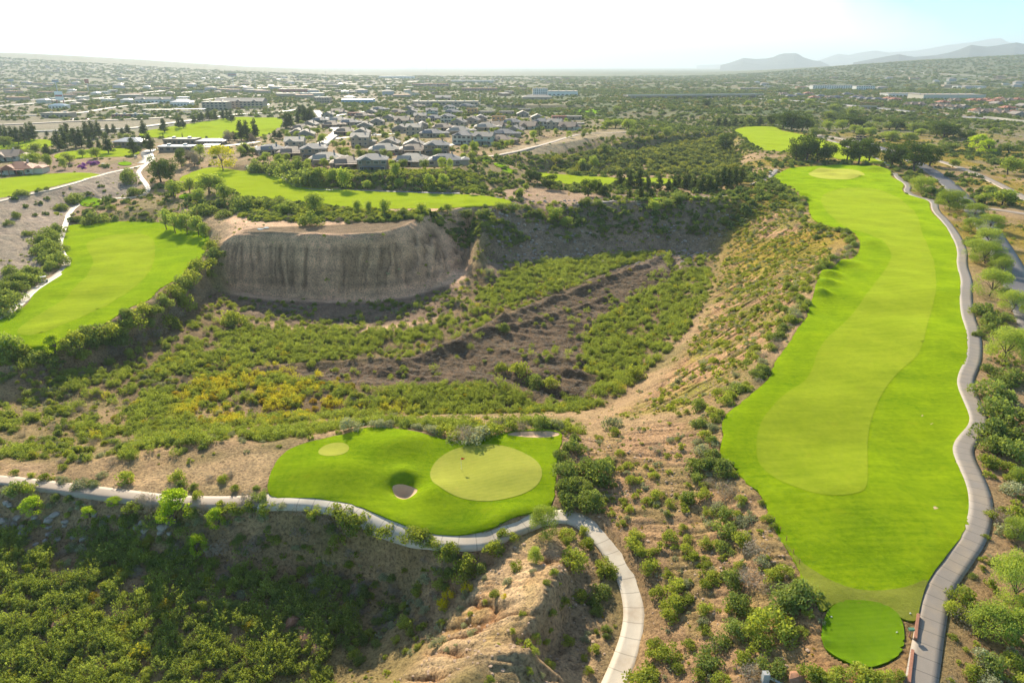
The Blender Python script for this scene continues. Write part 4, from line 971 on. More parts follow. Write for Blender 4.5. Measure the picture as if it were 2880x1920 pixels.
many('mesquite_tree', 784, 1045.3, 3, '1400,540,200,125 1340,720,130,65')
many('creosote_bush', 784, 1045.3, 3, '1050,640,58 1120,530,42 1190,560,34 700,690,52 840,790,80 880,720,60 760,640,56 560,560,66 480,540,80 640,600,50 320,530,66 210,500,50 120,470,85 40,420,75')
# behind the putting green
many('grey_bush', 784, 522.7, 3, '60,1365,75 250,1345,60 620,1390,50 330,1350,48')
many(CRE, 784, 522.7, 3, '160,1340,40 440,1350,48 520,1370,42 700,1400,50 770,1430,45 850,1420,85 940,1420,95 1030,1400,70 1150,1375,55 1220,1360,62 1470,1350,50 1540,1370,48 1590,1400,36 1860,1345,68 1880,1400,40 2020,1010,70 2190,1510,40 2280,1450,30 1440,1100,50 1230,1010,60 1110,980,50 1330,1090,60 1110,700,42 1020,300,40')
many('green_bush', 784, 522.7, 3, '1380,1350,58 1600,1440,30')
many('dry_bush', 784, 522.7, 3, '1095,1350,42 1580,1490,52')
# bank under the left grass field
many(['creosote_bush', 'green_bush'], 0, 522.7, 3, '60,840,75 150,870,55 20,910,60 240,880,60 330,900,60 520,750,60 590,740,50 660,735,80 760,720,70 850,690,60 940,660,80 1020,650,45 860,600,38 1000,560,55 1060,560,45 1150,660,62 1130,530,50 1270,540,72 1220,460,55 1250,410,60 1300,370,50 1380,265,60 1330,320,50 1440,240,40 1480,180,50 1460,130,45 1600,530,26 1600,640,62 1450,330,35 1180,440,60 470,800,60 700,790,60 560,860,50 800,770,60')
many('lime_tree', 0, 522.7, 3, '375,860,130,60 80,880,110,60')
many('dry_bush', 0, 522.7, 3, '1200,590,55 1050,640,40 1330,440,55 1080,700,60 950,760,60 780,830,50')
# slope left of the path: shrubs at the picture edge
many('green_bush', 0, 522.7, 3, '70,300,44 90,350,40 160,340,42 230,350,50 190,310,40 20,390,40 60,420,42 130,410,45 100,480,50 40,540,62 20,590,40 340,150,50 330,190,48 400,230,50 350,270,40 310,220,40 0,470,50 180,390,30 260,320,40')
many('green_bush', 0, 98, 3, '370,1410,50 330,1320,48 260,1370,44 400,1300,40 380,1360,50 270,1440,40 350,1460,40 430,1420,30 900,940,48 880,900,36 950,1030,40 480,1090,32 540,1070,42 660,1230,56 410,1130,30 200,1310,25 60,1240,22 120,1190,24 270,1020,18 150,1045,26 180,1040,20 320,1005,12')
# steep bank under the near path
many('lime_tree', 0, 1045.3, 3, '1220,480,250,130 1500,500,150,68 235,400,110,75 620,420,75,50 1380,690,150,70 790,340,50,50')
many(CRE, 0, 1053, 3, mul=.8, data='120,200,55 220,205,48 380,260,32 480,270,30 560,165,60 650,170,40 640,170,30 310,130,40 220,115,26 100,100,30 440,150,38 870,130,60 700,110,36 1230,115,60 1560,85,48 1540,135,42 1720,250,66 1790,250,50 930,330,60 1060,330,62 860,430,50 920,400,40 1130,330,48 1590,330,60 1660,310,40 1720,320,60 1850,330,62 1960,320,60 2060,330,62 2160,350,66 2260,400,80 1400,330,50 1330,360,50 1640,360,40 2300,350,60 2340,560,60 1800,530,50 1360,250,36 1520,320,40')
many('dry_bush', 0, 1045.3, 3, '1400,540,50 2160,950,50 1500,620,70 1250,640,60 1000,300,50 1750,620,60 2080,520,60')
# pines and trees farther out
many('pine_tree', 784, 98, 3, '1915,1000,125,45 1985,1000,125,42 2050,1005,130,48 2110,1030,110,36 2190,1022,105,36 2250,1030,90,30 2290,1020,100,34 1985,1078,65,28 2060,1075,85,34 2130,1080,75,30 1810,1060,75,48 2320,1000,90,34')
many('pine_tree', 1568, 98, 3, '35,1000,100,40 80,1020,95,38 130,1030,120,42 180,1028,105,40 230,1020,125,42 270,1008,150,40 310,1000,130,44 355,985,120,44 400,975,110,44 10,1010,100,40 245,575,52,20 290,575,58,20 360,580,58,22 530,570,62,28 320,585,40,18 1145,690,20,10')
many('dark_tree', 784, 98, 3, '1305,960,110,50 1350,965,80,45 1435,1010,105,65 1700,1060,120,62 1760,1040,100,40')
many('dark_tree', 1568, 98, 3, '690,600,105,60 750,605,120,65 820,610,110,60 860,600,70,40 780,810,150,75 850,820,170,80 930,820,160,80 1000,810,125,55 1130,825,150,65 1210,838,165,75 1285,820,150,65 1440,850,150,75 1500,845,130,60 1590,885,180,95 1700,850,115,70 290,750,120,65 1745,650,90,60 1800,660,95,70 1860,650,70,50 1950,668,60,50 1470,600,62,50 1200,580,70,55 1130,570,80,60 610,570,75,45 160,445,50,40 1230,570,55,40 1350,940,0.1,0.1'.replace(' 1350,940,0.1,0.1', ''))
many('leafy_tree', 1568, 98, 3, '905,645,55,45 1590,620,62,55 1010,530,55,45 960,640,40,30 2250,760,60,65 1830,750,55,60 1350,560,45,45 1300,600,50,50 1660,600,35,35 1420,600,50,60 1530,600,40,40 1040,480,50,45 1180,520,70,55 900,460,36,30 870,500,30,30 460,565,60,40 1720,310,20,30 2110,600,30,30 2250,640,26,25')
many('round_tree', 1568, 98, 3, '1440,680,60,55 1390,670,50,45 1560,680,55,60 1230,640,50,50 1290,650,60,50 1100,600,60,50 1000,600,55,45 1180,620,50,45 870,430,40,35 700,420,36,30 600,430,32,28 450,440,36,30 2240,910,100,80 2150,620,28,30 1900,600,30,30 1640,640,40,40 1860,860,50,40 2200,1120,90,90 2080,1110,60,60 2120,1040,50,50 1700,740,40,50')
many('lime_tree', 1568, 98, 3, '2030,740,90,60 2090,770,85,60 2010,700,50,45')
many('round_tree', 784, 98, 3, '1240,1065,66,42 1275,1020,50,32 180,1010,66,38 400,1015,80,48 390,935,110,50 600,1000,100,50 700,990,90,45 30,1010,150,70 910,770,90,42 1330,670,66,36 1480,590,46,24 120,1170,90,45 200,1180,90,35 300,1195,120,55 550,1185,90,50 730,1165,80,45 2150,1170,90,55 1560,1280,90,60 1490,1230,100,70 1730,870,90,45 1660,870,70,35 1890,590,60,60 1980,600,70,60 1830,590,50,50 1440,1180,60,40 905,1050,50,40 650,460,40,30')
many('leafy_tree', 784, 98, 3, '900,810,66,35 960,830,50,26 1820,770,80,45 2000,650,60,45 2140,650,70,40 2240,660,80,45 1900,480,45,30 2320,1100,60,60 2250,1140,70,50 540,1230,60,40 420,1200,60,50 860,1200,70,55 980,1210,70,60 1100,1160,66,50 1190,1170,70,60 1350,1200,60,50 1680,1120,60,50 1760,1130,55,45 1130,980,40,22')
many('dark_tree', 0, 98, 3, '1110,960,180,75 1180,960,150,60 1255,860,120,40 450,980,0,0'.replace(' 450,980,0,0', ''))
many('rusty_tree', 0, 98, 3, '1340,850,100,50 1310,830,80,40 1580,690,80,36 1740,700,70,30')
many('yellow_tree', 0, 98, 3, '1540,885,155,95')
many('round_tree', 0, 98, 3, '1205,1070,110,75 1310,1040,100,50 1440,1040,140,90 1500,1040,120,60 1385,1100,90,60 1550,1100,125,65 260,870,95,70 330,860,80,40 450,870,70,32 570,790,50,30 670,800,66,40 1380,790,80,45 1850,770,46,26 1660,780,60,35 1690,760,66,35 1740,770,50,30 1930,840,70,36 2070,990,70,55 2210,960,100,65 2300,970,110,70 2230,700,70,45 2170,1180,150,78 1150,1290,130,55 1210,1310,130,55 1290,1320,140,60 1370,1330,130,55 1420,1345,110,45 1960,1190,80,55 1900,1180,60,40')
many('leafy_tree', 0, 98, 3, '240,770,66,50 320,780,56,30 110,640,0,0'.replace(' 110,640,0,0', '')+' 100,900,66,40 30,720,60,60 100,760,50,50 380,650,0,0'.replace(' 380,650,0,0', '')+' 830,670,40,20 870,670,40,30 200,790,40,40 480,830,60,45')
many('pine_tree', 0, 163, 6, '20,970,230,70 110,990,190,50 190,1000,190,60 260,1005,190,60 340,985,180,55 410,970,190,60 470,955,200,70 820,1100,230,85 900,1040,230,70 960,1010,240,70 1050,1060,230,90 1130,1050,220,70 1210,960,220,70 1290,940,210,70 1370,920,190,70 1260,1095,150,50 1370,1090,140,40 1500,1135,230,80 1490,880,120,40 1580,875,120,42 1690,880,80,42 1770,870,110,45 1990,890,180,55 1840,1145,200,80 2080,1110,220,80 2000,1050,130,50 2270,850,170,60 660,1180,140,60 650,900,60,30')
many('pine_tree', 392, 163, 6, '120,790,130,50 180,790,110,40 330,725,100,45 400,700,90,40 440,690,110,45 530,685,130,55 620,675,110,40 730,670,120,45 790,690,150,40 840,710,160,50 980,960,250,75 1060,960,250,75 1170,930,240,70 1600,790,190,80 1650,780,180,70 1760,735,150,55 1860,720,180,80 1930,715,200,80 1780,610,130,50 1830,590,120,50 510,1000,90,45 800,960,90,60 880,960,110,60 1040,1150,130,70 1510,940,110,60 1440,930,100,60')
many('palm_tree', 392, 163, 6, '1045,590,90 1080,590,85 1115,590,90 1160,590,90 1200,585,85 1240,585,90 1300,580,85 1340,580,90 1430,570,85')
many('cypress_tree', 392, 163, 6, '170,950,80,14')
many('cypress_tree', 0, 163, 6, '2258,950,80,14')
many('cypress_tree', 784, 98, 3, '1365,640,85,22')
many('green_bush', 0, 98, 3, '2060,860,50 1980,890,60 1900,880,60 1830,870,60 1760,870,50 2010,940,60 2090,930,70 2120,960,70 2000,870,40 1700,1120,60 1620,1110,50 1800,1100,50 1930,1120,66 1850,1120,40 2010,1150,60 1540,1180,40 1420,1160,50 1450,1150,40 1350,1170,60 1640,1150,40 2150,1230,60')
many('purple_bush', 0, 163, 6, '1105,1320,22 1155,1295,28 1150,1335,28 1240,1270,26 1310,1280,34 1340,1262,24 1275,1290,24')
# hedge of shrubs on the rim left of the long hole
EDGE = [(1655,1060),(1648,1023),(1660,1003),(1648,976),(1664,946),(1694,924),(1722,903),(1760,869),(1768,843),(1782,819),(1808,786),(1825,756),(1848,729),(1852,709),(1862,683),(1870,649),(1880,626),(1920,602),(1962,583),(1970,563),(1957,540),(1945,532),(1900,527),(1866,512),(1852,490),(1850,470),(1826,452),(1815,436),(1790,428)]
ew = np.array([drop(px, py)[:2] for px, py in EDGE]); seg = np.r_[0, np.cumsum(np.hypot(*np.diff(ew, axis=0).T))]
s_ = 0
while s_ < seg[-1]:
    cx, cy = np.interp(s_, seg, ew[:, 0]), np.interp(s_, seg, ew[:, 1]); tx, ty = np.interp(s_+1, seg, ew[:, 0])-cx, np.interp(s_+1, seg, ew[:, 1])-cy
    l_ = math.hypot(tx, ty)+1e-6; nxx, nyy = -ty/l_, tx/l_
    off = random.uniform(.5, 3.4)*(1 if random.random() < .8 else 2.4)
    x, y = cx+nxx*off, cy+nyy*off
    if not inpoly(np.array([x]), np.array([y]), PW['A'])[0]:
        z = float(H(x, y)); k_ = random.choice(['creosote_bush', 'creosote_bush', 'green_bush', 'grey_bush', 'dry_bush'] if random.random() < .8 else ['green_bush'])
        dd = y*cP+(CAMZ-z)*sP; px = CX+FP*x/dd; py = CY-FP*(y*sP-(CAMZ-z)*cP)/dd
        put(k_, px, py, random.uniform(1.2, 2.3), xyz=(x, y, z))
    s_ += random.uniform(1.2, 2.5)
# ------------------------------------------------------------------ uncountable growth: points with instanced plants
def scatter(name, protos, X, Y, S, tint, idx, label, cat, dz=0.0, zs=None):
    Z = H(X, Y)+dz
    me = bpy.data.meshes.new(name+'_points'); n = len(X); me.vertices.add(n)
    me.vertices.foreach_set('co', np.stack([X, Y, Z], 1).astype(np.float32).ravel())
    def fa(nm, v, ty='FLOAT'):
        a = me.attributes.new(nm, ty, 'POINT'); a.data.foreach_set('value' if ty != 'FLOAT_VECTOR' else 'vector', np.asarray(v).ravel())
    zz = S*(.8+.45*RNG.random(n)) if zs is None else zs
    fa('scl', np.stack([S, S, zz], 1).astype(np.float32), 'FLOAT_VECTOR'); fa('tint', tint.astype(np.float32))
    fa('pick', idx.astype(np.int32), 'INT')
    rt = np.zeros((n, 3), np.float32); rt[:, 2] = RNG.random(n)*6.283; rt[:, 0] = (RNG.random(n)-.5)*.25; fa('rot', rt, 'FLOAT_VECTOR')
    me.update()
    col = bpy.data.collections.new(name+'_kinds')
    for k, p in enumerate(protos):
        ob = bpy.data.objects.new('%s_kind_%02d' % (name, k), p); col.objects.link(ob)
    g = bpy.data.node_groups.new(name+'_scatter', 'GeometryNodeTree')
    g.interface.new_socket('Geometry', in_out='INPUT', socket_type='NodeSocketGeometry'); g.interface.new_socket('Geometry', in_out='OUTPUT', socket_type='NodeSocketGeometry')
    gi = g.nodes.new('NodeGroupInput'); go = g.nodes.new('NodeGroupOutput')
    ci = g.nodes.new('GeometryNodeCollectionInfo'); ci.inputs['Collection'].default_value = col; ci.inputs['Separate Children'].default_value = True; ci.inputs['Reset Children'].default_value = True
    ip = g.nodes.new('GeometryNodeInstanceOnPoints'); ip.inputs['Pick Instance'].default_value = True
    def na(nm, ty):
        q = g.nodes.new('GeometryNodeInputNamedAttribute'); q.data_type = ty; q.inputs['Name'].default_value = nm; return q.outputs[0]
    ve = g.nodes.new('FunctionNodeEulerToRotation') if hasattr(bpy.types, 'FunctionNodeEulerToRotation') else None
    lk = g.links.new
    lk(gi.outputs[0], ip.inputs['Points']); lk(ci.outputs[0], ip.inputs['Instance']); lk(na('pick', 'INT'), ip.inputs['Instance Index'])
    lk(na('scl', 'FLOAT_VECTOR'), ip.inputs['Scale'])
    if ve: lk(na('rot', 'FLOAT_VECTOR'), ve.inputs[0]); lk(ve.outputs[0], ip.inputs['Rotation'])
    else: lk(na('rot', 'FLOAT_VECTOR'), ip.inputs['Rotation'])
    lk(ip.outputs[0], go.inputs[0])
    o = link(name, me); md = o.modifiers.new('scatter', 'NODES'); md.node_group = g
    tag(o, label, cat, kind='stuff'); return o
def field(n, x0, x1, y0, y1, dens, wide=.82):
    """random spots kept with probability dens(x, y); more of them near"""
    X = RNG.uniform(x0, x1, n); Y = RNG.uniform(y0, y1, n)
    k = np.abs(X) < (Y+40)*wide; X, Y = X[k], Y[k]
    ok = np.ones(len(X), bool)
    for P in [p for p, z in PADS_W]:
        ok &= ~inpoly(X, Y, P)
    for nm, mt, c, nrm, wd in RBW:
        ok &= ~inpoly(X, Y, ribbon_poly(c, nrm, wd+(1.2 if wd < 9 else 2)))
    X, Y = X[ok], Y[ok]
    k = RNG.random(len(X)) < dens(X, Y)
    return X[k], Y[k]
def zs_(A): return lambda x, y: np.where((x > GX0) & (x < GX1) & (y > GY0) & (y < GY1), samp(A, x, y), 0)
Z_BASIN = zone([(-80,1250),(0,1245),(250,1265),(450,1290),(640,1312),(780,1335),(870,1360),(830,1450),(760,1520),(700,1640),(-300,1640)], -14, 3)
Z_STEEP = zone([(-80,1122),(300,1150),(620,1155),(850,1190),(1000,1245),(1100,1270),(1000,1400),(900,1380),(700,1320),(300,1275),(-80,1250)], -9, 3)
Z_LEFTF = np.maximum(zone([(-200,900),(200,850),(420,830),(640,860),(760,900),(900,935),(760,975),(600,990),(480,1010),(250,1025),(100,1020),(-200,1030)], -16, 6), zone([(-200,960),(300,960),(640,960),(640,1005),(560,1030),(420,1055),(250,1080),(130,1085),(120,1050),(-200,1045)], -8, 3))
Z_YEL = zone([(400,930),(500,850),(640,835),(800,850),(820,900),(740,960),(640,1020),(520,1020),(430,990)], -19, 8)
Z_YEL = np.maximum(Z_YEL, .5*zone([(700,900),(900,900),(950,950),(800,960)], -19, 5))
Z_GREEN1 = zone([(1100,650),(1180,610),(1400,590),(1500,585),(1480,600),(1330,650),(1200,680),(1100,690)], -19, 3)
Z_GREEN2 = zone([(1330,750),(1420,680),(1560,600),(1640,600),(1615,700),(1560,780),(1480,860),(1400,930),(1330,880),(1310,820)], -20, 4)
Z_GREEN3 = np.maximum(zone([(820,960),(900,880),(1100,870),(1250,900),(1400,940),(1320,975),(1250,950),(900,960)], -20.5, 4), zone([(560,960),(640,925),(800,930),(1000,940),(1250,945),(1320,960),(1300,990),(1180,968),(1040,985),(880,964),(760,985),(640,1010),(560,1005)], -6, 2))
Z_GREEN4 = zone([(440,800),(560,750),(760,745),(900,760),(1010,745),(1020,765),(880,790),(760,830),(560,850),(420,880),(300,900)], -20.5, 4)
Z_VAL = zone([(1220,392),(1300,372),(1400,352),(1470,338),(1560,325),(1660,312),(1690,350),(1700,400),(1660,408),(1500,402),(1300,398)], -6, 3)
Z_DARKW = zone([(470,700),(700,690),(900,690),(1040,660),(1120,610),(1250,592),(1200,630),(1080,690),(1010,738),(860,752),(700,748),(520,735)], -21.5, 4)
zF, zB, zS, zL, zY, zM, zV = map(zs_, (Z_FLOOR, Z_BASIN, Z_STEEP, Z_LEFTF, Z_YEL, Z_MULCH, Z_VAL)); zg1, zg2, zg3, zg4, zR, zE, zC, zG, zRi, zRs, zDW = map(zs_, (Z_GREEN1, Z_GREEN2, Z_GREEN3, Z_GREEN4, Z_RIGHT, Z_EROS, Z_CLIFF, Z_GRAVEL, Z_RIDGE, Z_RIDGES, Z_DARKW))
def d_thick(x, y):
    g = np.maximum.reduce([zg1(x, y), zg2(x, y)*.95, zg3(x, y), zg4(x, y)*.85, zB(x, y)*1.0, zL(x, y)*.9*sstep(.40, .52, fbm(x, y, 17, 3, 204)), zY(x, y)*.95, zF(x, y)*.22])
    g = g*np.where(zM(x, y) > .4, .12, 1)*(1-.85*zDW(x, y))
    hole = sstep(.60, .68, fbm(x, y, 10, 3, 201))
    return np.clip(g*(1-.85*hole)*(.75+.5*fbm(x, y, 5, 2, 202)), 0, 1)
X, Y = field(62000, -190, 130, 44, 315, d_thick)
sz = .75+.55*RNG.random(len(X)); yl = np.clip(zY(X, Y)*1.4*sstep(.36, .52, fbm(X, Y, 5, 3, 203))*(RNG.random(len(X)) < .72)+(RNG.random(len(X)) < .04)*.7, 0, 1)*(.6+.4*RNG.random(len(X)))
pk = RNG.integers(0, 7, len(X))
scatter('canyon_thicket', PR['thicket']+PR['low_scrub'][:0]+[PR['green_bush'][0], PR['creosote_bush'][1], PR['green_bush'][2]], X, Y, np.where(pk > 3, sz*1.0, sz), yl, pk, 'dense green and yellow willow thicket covering the quarry floor', 'thicket')
X, Y = field(30000, -90, 110, 120, 300, lambda x, y: np.clip(zM(x, y)*1.0+zF(x, y)*.15, 0, 1)); pk = RNG.integers(0, 3, len(X)); q_ = .3+.5*RNG.random(len(X))
scatter('brush_debris', PR['dry_bush'], X, Y, q_, X*0, pk, 'flattened dead brush littering the dark bulldozed quarry floor', 'brush debris', zs=q_*.35)
zst = [zRi, zRs, zE, zR]
X, Y = field(60000, -120, 140, 44, 200, lambda x, y: np.clip(sum(f(x, y) for f in zst), 0, 1)*.8*sstep(.35, .6, fbm(x, y, 4, 3, 270)))
def stone_(seed):
    r = np.random.default_rng(seed); import bmesh
    b = bmesh.new(); bmesh.ops.create_icosphere(b, subdivisions=1, radius=1)
    for v in b.verts: v.co = v.co*(.7+.5*r.random()); v.co.z *= .6
    me = bpy.data.meshes.new('stone'); b.to_mesh(me); b.free(); me.materials.append(M['stone']); return me
M['stone'] = simple('stone', (.42, .30, .21), .95, .1, .25, 1)
scatter('stones', [stone_(i) for i in range(3)], X, Y, .06+.26*RNG.random(len(X))**3, X*0, RNG.integers(0, 3, len(X)), 'small loose stones littering the eroded slopes', 'stones')
# dry grey brush on the floor and dark banks
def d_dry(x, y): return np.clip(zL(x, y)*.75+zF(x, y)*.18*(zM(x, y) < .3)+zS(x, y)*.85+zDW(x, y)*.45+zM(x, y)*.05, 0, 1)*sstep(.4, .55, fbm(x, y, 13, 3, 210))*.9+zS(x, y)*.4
X, Y = field(30000, -190, 130, 60, 300, d_dry); pk = RNG.integers(0, 8, len(X))
scatter('dry_brush', PR['dry_bush']+[PR['green_bush'][1], PR['green_bush'][3], PR['creosote_bush'][0], PR['grey_bush'][0], PR['creosote_bush'][2]], X, Y, .55+.75*RNG.random(len(X)), X*0, pk, 'grey leafless brush mixed with dark green shrubs on the quarry banks', 'brush')
Z_BAND = zone([(550,458),(700,474),(880,488),(1000,486),(1160,480),(1230,490),(1100,500),(980,492),(930,506),(850,512),(700,508),(560,505)], 0, 2)
Z_BAND = np.maximum(Z_BAND, zone([(1200,475),(1330,480),(1500,470),(1700,470),(1690,500),(1500,495),(1300,505),(1200,500)], -4, 2)*.22)
Z_BAND = np.maximum(Z_BAND, zone([(600,405),(700,420),(850,430),(1050,436),(1120,430),(1100,405),(1020,410),(820,412),(690,402)], 2, 2)*.8)
zBd = zs_(Z_BAND)
X, Y = field(60000, -160, 160, 240, 400, lambda x, y: zBd(x, y)*.62*(.5+.8*fbm(x, y, 7, 2, 260))); pk = RNG.integers(0, 6, len(X))
scatter('rim_brush', [PR['green_bush'][0], PR['creosote_bush'][1], PR['green_bush'][2], PR['dry_bush'][0], PR['creosote_bush'][3], PR['far_clump'][0]], X, Y, .7+1.3*RNG.random(len(X))**1.5, X*0, pk, 'tangled green and grey brush along the rim and the bank under the houses', 'brush')
def steep_(x, y): return np.where((x > GX0) & (x < GX1) & (y > GY0) & (y < GY1), samp(SLOPE, x, y), 0)
def d_scrub(x, y):
    d = np.hypot(x, y); n = fbm(x, y, 22, 4, 220)
    g = .34*sstep(.38, .6, n)+.05
    g = g+zE(x, y)*.26+zR(x, y)*.75*sstep(.40, .52, fbm(x, y, 12, 3, 221))+zS(x, y)*.35
    g = g*np.where(zC(x, y) > .4, .12, 1)*np.where(zG(x, y) > .4, .45, 1)*np.where(zRi(x, y)+zRs(x, y) > .4, .25, 1)*np.where(zF(x, y)+zB(x, y) > .5, .1, 1)
    sand = np.zeros(np.shape(x))
    for A in SANDZ: sand = np.maximum(sand, A(x, y))
    return np.clip(g*(1-.93*sand), 0, 1)
SANDZ = [zs_(zone(p, z, 1)) for p, z, s, c, a in SANDS[:10]]
X1, Y1 = field(80000, -200, 220, 30, 330, d_scrub)
X, Y = X1, Y1; pk = RNG.integers(0, 9, len(X)); r_ = RNG.random(len(X))
scatter('desert_scrub', PR['low_scrub']+PR['low_grey']+[PR['creosote_bush'][3], PR['grey_bush'][1], PR['creosote_bush'][0], PR['low_scrub'][1]], X, Y, (.2+.85*r_**2.2)*(1+.3*(zR(X, Y) > .4)), (r_ < .12)*.8, pk, 'low desert scrub dotted over the dry slopes', 'scrub')
def d_mid(x, y):
    g = .34+.66*sstep(.42, .58, fbm(x, y, 38, 4, 230))+zV(x, y)*1.2
    az = np.degrees(np.arctan2(x, y)); town = sstep(0, -9, az)*sstep(330, 420, y); g = g*(1-.9*town)
    hs = inpoly(x, y, HOUSE_ZONE); g = np.where(hs, .10, g)
    dd_ = np.hypot(x, y); g = g*(1-.8*sstep(18, 22, az)*sstep(420, 520, dd_)*sstep(.36, .5, fbm(x, y, 70, 3, 231)))
    sand = np.zeros(np.shape(x))
    for A in SANDZ: sand = np.maximum(sand, A(x, y))
    return np.clip(g*(1-.95*sand)*np.where(zG(x, y) > .4, .2, 1), 0, 1)
HOUSE_ZONE = Wp([(540,352),(600,382),(700,394),(800,403),(930,406),(1020,402),(1075,384),(1100,362),(1290,328),(1450,300),(1400,270),(1100,250),(800,250),(700,262),(650,300)], 5)
X, Y = field(80000, -420, 620, 315, 900, d_mid); pk = RNG.integers(0, 9, len(X)); r_ = RNG.random(len(X))
v_ = zV(X, Y)
scatter('scrubland', PR['low_scrub']+PR['low_grey'][:1]+PR['far_clump']+[PR['green_bush'][0]], X, Y, np.where(pk > 3, .8+2.0*r_**2, .5+.9*r_)*(1+.5*(v_ > .5)), np.where(v_ > .5, .25*r_, (r_ < .15)*.7), pk, 'grey green scrubland spreading behind the quarry and beside the asphalt road', 'scrub')
def d_far(x, y):
    az = np.degrees(np.arctan2(x, y)); d = np.hypot(x, y)
    n = sstep(.40, .60, fbm(x, y, 120, 4, 240)); wood = sstep(2, 9, az)
    gold = sstep(15, 20, az)*sstep(1150, 900, d)
    return np.clip((.35+.65*n)*(.7+.3*wood)*(1-.75*gold*(1-n)), 0, 1)
Xa, Ya = field(34000, -1300, 1700, 860, 2000, d_far); Xb, Yb = field(30000, -3600, 3900, 1900, 5200, d_far)
X = np.r_[Xa, Xb]; Y = np.r_[Ya, Yb]; pk = RNG.integers(0, 4, len(X)); r_ = RNG.random(len(X)); fa_ = (Y > 1900)*1.0
scatter('far_woods', PR['far_clump'], X, Y, (2.2+2.6*r_)*(1+fa_*1.3), (RNG.random(len(X)) < .12)*.8, pk, 'distant desert woodland and garden trees fading into haze', 'woods', zs=(1.8+2.4*r_)*(1+fa_*.6))
# ------------------------------------------------------------------ labels
ORD = 'first second third fourth fifth sixth seventh eighth ninth tenth eleventh twelfth thirteenth fourteenth fifteenth sixteenth seventeenth eighteenth nineteenth twentieth'.split()
LOOK = {'creosote_bush': ('creosote bush', 'bush', 'creosote bushes on the desert slopes'), 'green_bush': ('green bush', 'bush', 'green bushes on the banks'), 'grey_bush': ('grey bush', 'bush', 'grey bushes'),
 'dry_bush': ('leafless bush', 'bush', 'dry bushes'), 'yellow_bush': ('yellow bush', 'bush', 'yellow bushes'), 'lime_bush': ('lime green bush', 'bush', 'lime bushes'),
 'mesquite_tree': ('mesquite tree', 'tree', 'mesquite trees'), 'yellow_tree': ('tall yellow tree', 'tree', 'yellow trees'), 'lime_tree': ('lime green tree', 'tree', 'lime green trees'),
 'pine_tree': ('dark pine', 'tree', 'pine trees'), 'dark_tree': ('big dark tree', 'tree', 'big dark trees'), 'round_tree': ('round tree', 'tree', 'round desert trees'), 'leafy_tree': ('leafy tree', 'tree', 'leafy trees'),
 'rusty_tree': ('rusty brown tree', 'tree', 'rusty trees'), 'cypress_tree': ('slim cypress', 'tree', 'cypresses'), 'palm_tree': ('thin palm', 'tree', 'palms'), 'purple_bush': ('purple flowering bush', 'bush', 'purple bushes')}
